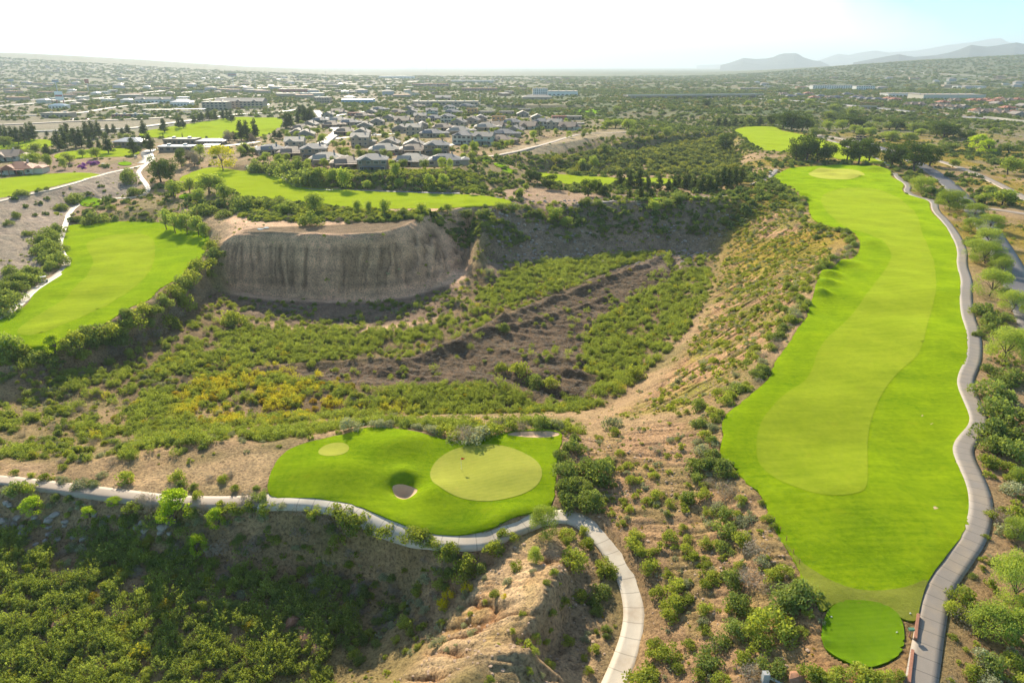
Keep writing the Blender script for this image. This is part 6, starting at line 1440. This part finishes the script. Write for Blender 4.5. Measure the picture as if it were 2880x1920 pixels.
ridge('hill', 'flat topped butte standing alone on the plain', [(1655,150),(1675,145),(1708,133.5),(1735,136),(1758,135),(1775,132),(1788,126),(1801,123),(1828,122.5),(1836,126),(1845,132),(1868,139),(1885,141),(1905,150)], 13000, 1500, 0, M['hill'], 400)
ridge('mountain', 'dark jagged range at the right edge', [(1960,144),(1998,137),(2035,130),(2065,125),(2085,129),(2101,131),(2151,127),(2180,121),(2201,115),(2231,103.5),(2250,106),(2268,107.5),(2290,105),(2301,103),(2320,100),(2335,98),(2352,101),(2400,104),(2470,96),(2560,120)], 9500, 1900, 20, M['hill'], 410, 1.2)
ridge('mountain', 'pale middle range rising behind the dark one', [(1860,146),(1890,136),(1925,124),(1950,127),(1975,121),(2011,116.5),(2040,121),(2068,119),(2100,117),(2135,112),(2175,104),(2210,100),(2235,97),(2262,92),(2280,89),(2300,88),(2315,97),(2352,104),(2450,92),(2600,120)], 21000, 3500, 0, M['hill'], 420, 1.3)
ridge('mountain', 'faint low hills left of the butte', [(1600,150),(1640,149),(1700,146),(1800,145),(1900,140),(1960,143)], 26000, 3000, 0, M['hill'], 430)
# ------------------------------------------------------------------ small things
def at(px, py): return drop(px, py)
# flag on the putting green
x, y, z = at(1059.5, 1074); z += .15
o = empty('golf_flag', (x, y, z)); MB().tube((0, 0, -.1), (0, 0, 2.25), .022, .016, 8).build('pole', M['white'], o)
b = MB(); n = 8
V = []; F = []
for s in (-1, 1):
    for i in range(n+1):
        u = i/n; V += [(.02+.62*u, .05*math.sin(u*7)*u+s*.006, 2.22-.05*u), (.02+.62*u, .05*math.sin(u*7+.5)*u+s*.006, 1.80+.19*u)]
for i in range(n):
    a = 2*i; F += [(a, a+2, a+3, a+1), (a+2*(n+1), a+1+2*(n+1), a+3+2*(n+1), a+2+2*(n+1))]
b.add(V, F).build('banner', M['red'], o)
MB().tube((0, 0, 0.0), (0, 0, .02), .054, .054, 14).build('cup', M['white'], o)
tag(o, 'red flag on a white pole standing on the oval putting green', 'golf flag')
# golf carts
def cart():
    o = empty('golf_cart'); b = MB()
    b.box(-.55, .55, -1.15, 1.1, .28, .42); b.add([(-.52, -1.2, .42), (.52, -1.2, .42), (.52, -.62, .42), (-.52, -.62, .42), (-.45, -1.12, .78), (.45, -1.12, .78), (.5, -.66, .95), (-.5, -.66, .95)], [(4, 5, 6, 7), (0, 1, 5, 4), (1, 2, 6, 5), (2, 3, 7, 6), (3, 0, 4, 7)]); b.box(-.52, .52, .1, .95, .42, .72)
    b.build('body', M['wall_cream'], o)
    MB().box(-.5, .5, .0, .48, .72, .86).box(-.5, .5, .42, .54, .86, 1.25).build('seat', M['dark'], o)
    MB().box(-.6, .6, -.85, 1.0, 1.84, 1.92).build('roof', M['white'], o)
    for sx in (-.5, .5):
        MB().tube((sx, -.68, .9), (sx, -.6, 1.84), .02).build('post', M['dark'], o); MB().tube((sx, .9, .7), (sx, .92, 1.84), .02).build('post', M['dark'], o)
    MB().add([(-.48, -.67, .98), (.48, -.67, .98), (.48, -.61, 1.8), (-.48, -.61, 1.8), (-.48, -.655, .98), (.48, -.655, .98), (.48, -.595, 1.8), (-.48, -.595, 1.8)], [(0, 1, 2, 3), (7, 6, 5, 4)]).build('windscreen', M['glass'], o)
    for sx in (-1, 1):
        for yy in (-.8, .75):
            w = MB().tube((sx*.42, yy, .23), (sx*.6, yy, .23), .23, .23, 16).build('wheel', M['dark'], o)
            MB().tube((sx*.595, yy, .23), (sx*.615, yy, .23), .11, .11, 10).build('rim', M['metal'], w)
    MB().box(-.4, .4, 1.0, 1.4, .45, .5).build('bag_rack', M['dark'], o)
    return o
c0 = cart(); CS = [(102, 648, 2.2, 'golf cart parked in shade on the winding path beside the left grass field'), (1768, 402, .6, 'golf cart on the grey path near the far end of the long hole'), (312, 364, 1.2, 'white golf cart on the drive beside the practice lawn'), (238, 383, -.6, 'golf cart near the purple bushes'), (2000, 372, .3, 'golf cart on the path by the big dark trees')]
for i, (px, py, a, lb) in enumerate(CS[:4]):
    o = c0 if i == 0 else copy_tree(c0); o.location = at(px, py); o.location.z += .1; o.rotation_euler = (0, 0, a); tag(o, lb, 'golf cart', 'golf carts')
# cars
CC = {}
for nm, c in (('white', (.75, .75, .74)), ('silver', (.42, .43, .45)), ('dark_blue', (.05, .07, .14)), ('red', (.42, .05, .04)), ('black', (.03, .03, .03))): CC[nm] = simple('car_'+nm, c, .25, .6, .02)
def car(cn):
    o = empty('parked_car'); w = .9
    P = [(-2.2, .35), (2.2, .35), (2.22, .75), (1.9, .92), (.95, 1.0), (-1.7, 1.0), (-2.2, .85)]
    def side(P, w, o_, nm, m):
        n = len(P); V = [(-w, x, z) for x, z in P]+[(w, x, z) for x, z in P]
        return MB().add(V, [(i, n+i, n+(i+1) % n, (i+1) % n) for i in range(n)]+[tuple(range(n)), tuple(range(2*n-1, n-1, -1))]).build(nm, m, o_)
    side([(-y, z) for y, z in P], w, o, 'body', CC[cn])
    side([(1.65, 1.0), (-.85, 1.0), (-.2, 1.42), (1.1, 1.45)], w*.86, o, 'cabin', M['glass'])
    MB().box(-.72, .72, -.15, 1.05, 1.45, 1.49).build('roof', CC[cn], o)
    for sx in (-1, 1):
        for yy in (-1.4, 1.35):
            MB().tube((sx*.74, yy, .33), (sx*.93, yy, .33), .33, .33, 12).build('wheel', M['dark'], o)
    return o
cars = {k: car(k) for k in CC}; usedc = set(); CR = []
def putcar(px, py, rz):
    k = random.choice(list(CC)); o = cars[k] if k not in usedc else copy_tree(cars[k]); usedc.add(k)
    o.location = at(px, py); o.location.z += .15; o.rotation_euler = (0, 0, rz); CR.append((o, k, px, py))
for t in np.linspace(335, 398, 9): putcar(t, 259, .1)
for t in np.linspace(408, 470, 9): putcar(t, 258.5, .1)
for t in np.linspace(574, 640, 10): putcar(t, 248, 0)
for px, py, a in [(316, 257, 1.5), (322, 257, 1.5), (745, 262, .3), (760, 300, .8), (741, 332, .8), (900, 357, 1.4), (1010, 341, 1.3), (860, 311, 1.5), (960, 304, 1.5), (560, 345, .2), (548, 346, .2), (575, 344, .3), (590, 341, .1), (200, 275, 1.4), (166, 276, 1.5), (1660, 222, 1.5), (1850, 234, 1.4), (2200, 268, 1.45), (2262, 275, 1.45)]: putcar(px, py, a)
def carea(px, py):
    if py > 280: return 'near the houses' if px > 700 else 'in the clubhouse lot'
    if px > 1500: return 'on the freeway'
    return 'under the left carport' if px < 400 and py > 257.5 else 'under the long carport' if 400 <= px < 480 else 'in the hotel lot' if 480 < px < 700 else 'by the bend of the bright street' if px > 700 else 'by the bare lots'
g_ = {}
for q in CR: g_.setdefault((q[1], carea(q[2], q[3])), []).append(q)
for (k, a), Q in g_.items():
    Q.sort(key=lambda q: q[2])
    for j, q in enumerate(Q):
        w = ordn(j, len(Q), 'x'); tag(q[0], k.replace('_', ' ')+' car parked '+a+((', '+w) if w else '') if a != 'on the freeway' else k.replace('_', ' ')+' car driving on the freeway'+((', '+w) if w else ''), 'car', 'cars')
# yellow earth movers by the dirt track
M['cat'] = simple('faded_yellow', (.58, .42, .22), .7, .3, .1)
def mover():
    o = empty('earth_mover'); MB().box(-1.2, 1.2, -2.6, .6, 1.0, 2.1).box(-.9, .9, .6, 3.8, 1.2, 1.7).build('body', M['cat'], o)
    MB().box(-.95, .95, -1.2, .6, 2.1, 3.6).build('cab', M['glass'], o); MB().box(-1.05, 1.05, -1.3, .7, 3.6, 3.75).build('roof', M['cat'], o)
    MB().add([(-1.7, 4.0, .2), (1.7, 4.0, .2), (1.7, 4.5, .3), (-1.7, 4.5, .3), (-1.7, 3.7, 1.5), (1.7, 3.7, 1.5), (1.7, 4.2, 1.5), (-1.7, 4.2, 1.5)], [(3, 2, 1, 0), (4, 5, 6, 7), (0, 1, 5, 4), (1, 2, 6, 5), (2, 3, 7, 6), (3, 0, 4, 7)]).build('bucket', M['dark'], o)
    MB().tube((.6, -2.2, 2.1), (.6, -2.2, 3.1), .09).build('exhaust', M['dark'], o)
    for sx in (-1, 1):
        for yy in (-1.8, 1.9): MB().tube((sx*1.0, yy, .75), (sx*1.55, yy, .75), .75, .75, 14).build('wheel', M['dark'], o)
    return o
m0 = mover()
for i, (px, py, a, lb) in enumerate([(1968, 321, .4, 'yellow earth mover at the left of the parked row by the dirt track'), (1976, 321, .7, 'yellow earth mover in the middle of the parked row'), (1985, 322, .3, 'yellow earth mover at the right of the parked row'), (2026, 329, 1.2, 'lone pale earth mover beside the scrub, away from the row')]):
    o = m0 if i == 0 else copy_tree(m0); o.location = at(px, py); o.rotation_euler = (0, 0, a); tag(o, lb, 'earth mover', 'earth movers')
# tall signs and poles
def sign(name, label, px, py, h, w, hh, m1, m2, posts=2):
    x, y, z = at(px, py); o = empty(name, (x, y, z))
    for k in range(posts):
        xx = 0 if posts == 1 else (-w*.42 if k == 0 else w*.42); MB().box(xx-.5, xx+.5, -.5, .5, -2, h-hh*(1 if posts == 1 else 0)).build('post', M[m2], o)
    p = MB().box(-w/2, w/2, -.55, .55, h-hh, h).build('panel', M[m1], o)
    MB().box(-w*.46, w*.46, -.6, .6, h-hh*.62, h-hh*.4).build('stripe', M['wall_red'], p); tag(o, label, 'sign'); return o
sign('roadside_sign', 'tall sign tower with red posts and white panels beside the blue roofed shop', 140.5, 243, 22, 13, 13, 'white', 'wall_red')
sign('roadside_sign', 'blue topped sign on a tall pole at the far left', 30, 207, 28, 16, 5, 'wall_blue', 'metal', 1)
sign('roadside_sign', 'small blue sign on a mast behind the sign tower', 135, 222, 34, 14, 5, 'wall_blue', 'metal', 1)
sign('roadside_sign', 'red and white sign mast right of the sign tower', 204, 211, 30, 10, 10, 'wall_red', 'metal', 1)
sign('billboard', 'dark billboard on one post above the hotel roof', 537, 201, 40, 26, 9, 'wall_grey', 'metal', 1)
def pole(px, py, h, lb, r=.5):
    x, y, z = at(px, py); o = empty('utility_pole', (x, y, z)); MB().tube((0, 0, -1), (0, 0, h), r, r*.6, 6).build('mast', M['metal'], o); MB().box(-h*.09, h*.09, -.2, .2, h*.86, h*.88).build('crossarm', M['metal'], o); tag(o, lb, 'pole', 'poles and pylons')
for i, px in enumerate((938, 945, 951, 957, 966, 980, 991, 1001, 1050)): pole(px, 163.5+(i % 3), 120 if i % 2 else 90, 'thin tall mast on the hazy horizon, '+(ordn(i, 9, 'x') or 'fifth from the left')+' of the cluster', 2.0)
pole(588, 205, 40, 'lone mast above the hotel parking lot'); pole(750, 189, 45, 'lone mast above the bright street', .8); pole(1103, 246, 20, 'white mast beside the tan warehouse row')
# curved brick edge under the concrete path
def wall_run(name, label, pts, h, t, m, zoff=0, cat='wall', down=1.0):
    w = smoothpoly(np.array([drop(a, b)[:2] for a, b in pts]), 2, False); d = np.gradient(w, axis=0); d /= np.linalg.norm(d, axis=1)[:, None]; nn = np.stack([-d[:, 1], d[:, 0]], 1)*t/2
    z = H(w[:, 0], w[:, 1])+zoff; z = np.convolve(np.pad(z, 2, 'edge'), np.ones(5)/5, 'valid'); V = []; F = []
    for i in range(len(w)):
        a = w[i]-nn[i]; b = w[i]+nn[i]; V += [(a[0], a[1], z[i]-down), (b[0], b[1], z[i]-down), (b[0], b[1], z[i]+h), (a[0], a[1], z[i]+h)]
    for i in range(len(w)-1):
        k = 4*i; F += [(k+j, k+4+j, k+4+(j+1) % 4, k+(j+1) % 4) for j in range(4)]
    F += [(0, 1, 2, 3), (4*len(w)-1, 4*len(w)-2, 4*len(w)-3, 4*len(w)-4)]
    o = MB().add(V, F).build(name, m); tag(o, label, cat); return o
M['brick'] = simple('red_block', (.36, .17, .11), .85, .2, .12, 3, 0, .5)
wall_run('retaining_wall', 'low reddish block wall under the outer bend of the white path', [(1047,1246),(1070,1255),(1094,1261),(1118,1257),(1140,1248),(1168,1238),(1195,1224),(1212,1213)], .25, .25, M['brick'])
wall_run('retaining_wall', 'short reddish edge beside the path left of the putting green bend', [(848,1197),(870,1206),(893,1214),(915,1222)], .18, .22, M['brick'])
wall_run('kerb_wall', 'rusty timber kerb beside the grey path, upper piece next to the tee', [(2107,1417),(2104,1440),(2101,1472)], .45, .3, M['brick'])
wall_run('kerb_wall', 'rusty timber kerb beside the grey path, lower piece below the tee', [(2095,1497),(2091,1530),(2086,1572)], .45, .3, M['brick'])
wall_run('boundary_wall', 'long pale wall in front of the cream houses beyond the freeway', [(2258,273),(2290,276),(2330,281),(2400,288)], 3.2, .5, M['wall_cream'])
wall_run('boundary_wall', 'low pale wall along the dry verge before the houses', [(2085,255),(2130,258),(2180,263),(2240,270)], 1.8, .5, M['wall_tan'])
def fence(label, pts, h=1.6, step=2.4, m='dark'):
    w = np.array([drop(a, b)[:2] for a, b in pts]); seg = np.r_[0, np.cumsum(np.hypot(*np.diff(w, axis=0).T))]; s = np.arange(0, seg[-1], step); X = np.interp(s, seg, w[:, 0]); Y = np.interp(s, seg, w[:, 1]); Z = H(X, Y)
    o = empty('fence', (float(X[0]), float(Y[0]), float(Z[0]))); L0 = Vector(o.location)
    r = MB()
    for i in range(len(s)-1):
        for q in (.3, h*.6, h-.1): r.tube(Vector((X[i], Y[i], Z[i]+q))-L0, Vector((X[i+1], Y[i+1], Z[i+1]+q))-L0, .045, None, 4, False)
    r.build('rail', M[m], o)
    for i in range(len(s)): MB().box(X[i]-L0.x-.09, X[i]-L0.x+.09, Y[i]-L0.y-.09, Y[i]-L0.y+.09, Z[i]-L0.z-.3, Z[i]-L0.z+h+.1).build('post', M['brick'], o)
    tag(o, label, 'fence')
fence('brown post fence behind the leftmost front houses', [(578,352),(600,362),(640,370),(690,378),(740,388),(790,398)])
fence('post fence along the gardens of the big front houses', [(815,406),(850,409),(900,409),(960,407),(1010,403),(1055,392),(1072,384)])
fence('post fence below the right hand houses of the estate', [(1100,345),(1150,338),(1230,322),(1300,312),(1370,302)])
fence('short dark rail fence by the start of the grass strip', [(530,382),(545,383),(560,384),(575,386)], 1.2, 2.0)
# bridges
def bridge(name, label, x0, x1, y0, y1, hdeck, wd, th, piers, cat='bridge'):
    a = Vector(drop(x0, y0)); b_ = Vector(drop(x1, y1)); L_ = (b_-a).length; ang = math.atan2(b_.y-a.y, b_.x-a.x); o = empty(name, a, ang)
    MB().box(0, L_, -wd/2, wd/2, hdeck-th, hdeck).build('deck', M['wall_tan'], o)
    for s in (-1, 1): MB().box(0, L_, s*wd/2-.25, s*wd/2+.25, hdeck, hdeck+1.1).build('parapet', M['wall_cream'], o)
    for k in range(piers): x = L_*(k+.5)/piers; MB().box(x-1, x+1, -wd*.4, wd*.4, -6, hdeck-th).build('pier', M['wall_grey'], o)
    tag(o, label, cat); return o
bridge('road_bridge', 'long low freeway bridge across the river scrub', 1436, 1745, 228, 226, 7, 26, 2.2, 9)
o = bridge('truss_bridge', 'short brown railway truss bridge in the distance', 1974, 2014, 249, 250, 3, 8, 1.2, 3)
L_ = 40/FP*math.hypot(*o.location[:2])*1.02
t = MB()
for k in range(10):
    x = L_*k/10
    for s in (-4, 4): t.tube((x, s, 3), (x+L_/20, s, 8), .3, None, 4); t.tube((x+L_/20, s, 8), (x+L_/10, s, 3), .3, None, 4)
for s in (-4, 4): t.tube((0, s, 8), (L_, s, 8), .35, None, 4)
t.build('truss', M['brick'], o)
# tee furniture
x, y, z = at(2088, 1462); o = empty('tee_sign', (x, y, z)); MB().box(-.07, .07, -.07, .07, -.2, 1.1).build('post', M['brick'], o); MB().box(-.3, .3, -.2, .12, 1.0, 1.25).build('panel', simple('sign_green', (.10, .22, .14), .6), o); tag(o, 'small green topped sign post between the tee and the kerb', 'sign')
for px, py, lb in ((1910, 1415, 'small white tee marker near the upper left rim of the tee'), (2059, 1455, 'small white tee marker near the right rim of the tee'), (2089, 1415, 'small white marker on the grass apron beside the grey path')):
    x, y, z = at(px, py); z += .17; r_ = random.random(); o = MB().box(x-.08, x+.08, y-.05, y+.05, z, z+.08).box(x-.055, x+.055, y-.03, y+.03, z+.08, z+.12).build('tee_marker', M['white']); tag(o, lb, 'tee marker', 'tee markers')
x, y, z = at(1757, 1562); o = empty('pipe_outlet', (x, y, z)); MB().box(-.35, .35, -.3, .3, -1, 1.3).build('headwall', M['wall_grey'], o); MB().tube((.35, -.2, .8), (3.2, -1.6, .2), .16, None, 10).build('pipe', M['metal'], o); tag(o, 'grey concrete block with a pale pipe at the bottom edge', 'pipe')
for i, (px, py) in enumerate([(1778,1197),(1792,1217),(1806,1240),(1822,1268),(1836,1292),(2273,1150)]):
    x, y, z = at(px, py); o = MB().tube((x, y, z-.2), (x, y, z+.8), .05, .04, 6).tube((x, y, z+.8), (x, y, z+.86), .065, .065, 6).build('marker_stake', M['brick'])
    tag(o, 'short dark stake on the left rim near the tee, '+(ordn(i, 5, 'y') or 'middle one') if i < 5 else 'lone thin stake right of the grey path', 'stake', 'marker stakes')
# drainage scars on the turf
for i, (px, py, r_) in enumerate([(2147, 1171, 1.0), (2047, 1385, .8), (2118, 955, .6), (2140, 973, .5)]):
    x, y, z = at(px, py); P = np.array(ell(x, y, r_*.6, r_*.2, 14, .5, .45, i)); o = drape('bare_patch', P, .125 if i != 1 else .14, 'sand', .4, lab=['thin brown scar in the bright turf', 'round bare patch on the apron above the tee', 'small bare patch in the turf near the path bend, upper', 'small bare patch in the turf near the path bend, lower'][i], cat='bare patch', edge=-.28)
# boulders
def rock(seed):
    r = np.random.default_rng(seed); import bmesh as bm_
    b = bm_.new(); bm_.ops.create_icosphere(b, subdivisions=2, radius=1)
    pl = r.normal(size=(9, 3)); pl /= np.linalg.norm(pl, axis=1)[:, None]; dd = .55+.35*r.random(9)
    for v in b.verts:
        c = np.array(v.co)
        for q, d_ in zip(pl, dd):
            k = c@q
            if k > d_: c = c-q*(k-d_)
        v.co = c*(1, .8, .6)
    me = bpy.data.meshes.new('boulder_mesh'); b.to_mesh(me); b.free(); me.materials.append(M['rock']); return me
M['rock'] = simple('rock', (.33, .285, .25), .9, .2, .16, 2, 0, .7); M['redrock'] = simple('red_rock', (.36, .19, .12), .95, .1, .2, 2, 0, .8)
RK = [rock(i) for i in range(4)]; BR = []
for t in '45,330,30 70,345,28 330,450,42 375,410,38 345,430,30 245,430,26 160,545,38 85,550,30 580,570,36 330,545,26 310,590,22 950,500,40 1000,530,36 1120,510,42 980,470,30 1110,545,30 1150,500,26 990,560,28 500,555,24 440,480,22 200,520,26 100,480,22 780,540,26 850,470,24 1180,470,24'.split():
    a = [float(v) for v in t.split(',')]; px, py = a[0]/3, 1045.3+a[1]/3; x, y, z = at(px, py); s = a[2]/3*math.hypot(y, CAMZ-z)/FP
    o = link('boulder', random.choice(RK), None, (x, y, z+s*.15), random.random()*6, s); BR.append((o, px, s))
BR.sort(key=lambda q: q[1]); 
for i, q in enumerate(BR): tag(q[0], ('large' if q[2] > .8 else 'small')+' pale boulder on the shady bank below the near path, '+(ordn(i, len(BR), 'x') or ORD[i]+' from the left'), 'boulder', 'boulders on the near bank')
for px, py, s, lb in [(1828, 1552, 1.2, 'reddish rock outcrop below the tee at the bottom edge'), (1803, 675, 2.2, 'dark overhanging rock on the slope below the long hole'), (690, 1450, 1.6, 'lumpy red clod in the near basin, upper'), (704, 1470, 1.9, 'lumpy red clod in the near basin, middle'), (728, 1487, 1.5, 'lumpy red clod in the near basin, lower right'), (668, 1428, 1.3, 'lumpy red clod in the near basin, upper left'), (140, 1430, 1.6, 'brown earth lump among the near thicket, left')]:
    x, y, z = at(px, py); o = link('rock_outcrop', rock(int(px)), None, (x, y, z), random.random()*6, s); o.data.materials[0] = M['redrock']; tag(o, lb, 'rock')
# loose stones on the back wall and the cliff foot
Z_RIP = zone([(1110,490),(1240,486),(1340,478),(1640,478),(1690,480),(1640,560),(1400,566),(1180,580),(1120,590)], -10, 3); Z_RIP2 = zone([(-40,1130),(420,1160),(430,1240),(-40,1215)], -9, 2)
zr1, zr2 = zs_(Z_RIP), zs_(Z_RIP2)
X, Y = field(60000, -190, 130, 70, 340, lambda x, y: np.clip(zr1(x, y)*.55*sstep(.42, .6, fbm(x, y, 14, 3, 500))+zr2(x, y)*.25, 0, 1))
scatter('rubble', RK, X, Y, .2+.9*RNG.random(len(X))**3, X*0, RNG.integers(0, 4, len(X)), 'pale rubble and broken rock strewn down the quarry back wall', 'rubble')
# puddles glinting on the quarry floor
M['water'] = simple('water', (.10, .11, .10), .04, .9, .05)
for i, (px, py, rx, ry) in enumerate([(612, 771, 5, 1.6), (583, 803, 5, 2.2), (608, 808, 4, 2.6), (626, 791, 3, 1.5), (598, 792, 6, 1.4), (598, 527, 6, 1.6), (612, 524, 6, 1.5)]):
    x, y, z = at(px, py); P = np.array(ell(x, y, rx*.22, ry*.8, 18, .3, .25, i)); tag(MB().prism([tuple(p) for p in P], z-.2, z+.25).build('water', M['water']), ['glinting puddle, topmost in the thicket', 'glinting puddle, lower left in the thicket', 'glinting puddle, lowest in the thicket', 'glinting puddle, rightmost in the thicket', 'glinting puddle, middle of the group in the thicket', 'left wet patch above the cliff rim', 'right wet patch above the cliff rim'][i], 'puddle', kind='structure')
finish_labels()
# ------------------------------------------------------------------ camera, sun, sky, air
cam = bpy.data.cameras.new('camera'); co = bpy.data.objects.new('camera', cam); COL.objects.link(co); sc.camera = co
co.location = (0, 0, CAMZ); co.rotation_euler = (math.pi/2-PITCH, 0, 0)
cam.sensor_width = 36; cam.lens = 36*FP/2352; cam.clip_start = 1; cam.clip_end = 120000
AZ = R(-17.2); EL = R(27.5)
sd = Vector((math.sin(AZ)*math.cos(EL), math.cos(AZ)*math.cos(EL), math.sin(EL)))
sl_ = bpy.data.lights.new('sun', 'SUN'); sl_.energy = 5; sl_.angle = R(.55); sl_.color = (1, .875, .67)
so = bpy.data.objects.new('sun', sl_); COL.objects.link(so); so.rotation_euler = sd.to_track_quat('Z', 'Y').to_euler()
w = bpy.data.worlds.new('World'); sc.world = w; w.use_nodes = True; nt = w.node_tree; nt.nodes.clear()
out = nt.nodes.new('ShaderNodeOutputWorld'); bg = nt.nodes.new('ShaderNodeBackground')
sky = nt.nodes.new('ShaderNodeTexSky'); sky.sky_type = 'NISHITA'; sky.sun_disc = False
sky.sun_elevation = EL; sky.sun_rotation = AZ; sky.altitude = 700; sky.air_density = 1.2; sky.dust_density = 1.2; sky.ozone_density = 1.5
# thin bright veil of high cloud round the sun side, open blue away from it
tc = nt.nodes.new('ShaderNodeTexCoord'); vm = nt.nodes.new('ShaderNodeVectorMath'); vm.operation = 'DOT_PRODUCT'
hd = Vector((math.sin(AZ-R(3)), math.cos(AZ-R(3)), .0)); vm.inputs[1].default_value = hd
nt.links.new(tc.outputs['Generated'], vm.inputs[0])
nz = noise(nt, tc.outputs['Generated'], 3.0, 5, .55)
f = math_(nt, 'ADD', vm.outputs['Value'], math_(nt, 'MULTIPLY', math_(nt, 'SUBTRACT', nz, .5), .22))
sep = nt.nodes.new('ShaderNodeSeparateXYZ'); nt.links.new(tc.outputs['Generated'], sep.inputs[0])
f = math_(nt, 'SUBTRACT', f, math_(nt, 'MULTIPLY', sep.outputs[2], 1.6))
veil = ramp(nt, f, [(.57, (0, 0, 0)), (.67, (1, 1, 1))])
low = ramp(nt, sep.outputs[2], [(.10, (1, 1, 1)), (.30, (0, 0, 0))])
veil = mix(nt, 1.0, veil, low, 'MULTIPLY')
blue = mix(nt, low, sky.outputs[0], (2.5, 6.9, 8.4))
cc = mix(nt, veil, blue, (9.0, 8.85, 8.45))
nt.links.new(cc, bg.inputs[0]); bg.inputs[1].default_value = .085; nt.links.new(bg.outputs[0], out.inputs[0])
HAZE = True
if HAZE:
    m, nt, out = mat('haze_air')
    pv = N(nt, 'ShaderNodeVolumePrincipled'); pv.inputs['Color'].default_value = (.66, .79, .90, 1); pv.inputs['Density'].default_value = 8e-5
    pv.inputs['Anisotropy'].default_value = .25
    nt.links.new(pv.outputs[0], out.inputs['Volume'])
    hb = MB().box(-62000, 62000, -400, 64000, -60, 900).build('haze', m)
    tag(hb, 'pale haze fading the far plain and the hills', 'haze', kind='stuff')
sc.view_settings.view_transform = 'Standard'; sc.view_settings.look = 'None'; sc.view_settings.exposure = EXPOSURE if 'EXPOSURE' in globals() else 1.04
sc.cycles.max_bounces = 5; sc.cycles.diffuse_bounces = 3; sc.cycles.glossy_bounces = 2; sc.cycles.transmission_bounces = 4; sc.cycles.volume_bounces = 0
sc.cycles.use_denoising = True; sc.cycles.sample_clamp_indirect = 4; sc.cycles.caustics_reflective = False; sc.cycles.caustics_refractive = False
sc.cycles.volume_max_steps = 64; sc.cycles.use_adaptive_sampling = True; sc.cycles.adaptive_threshold = .02
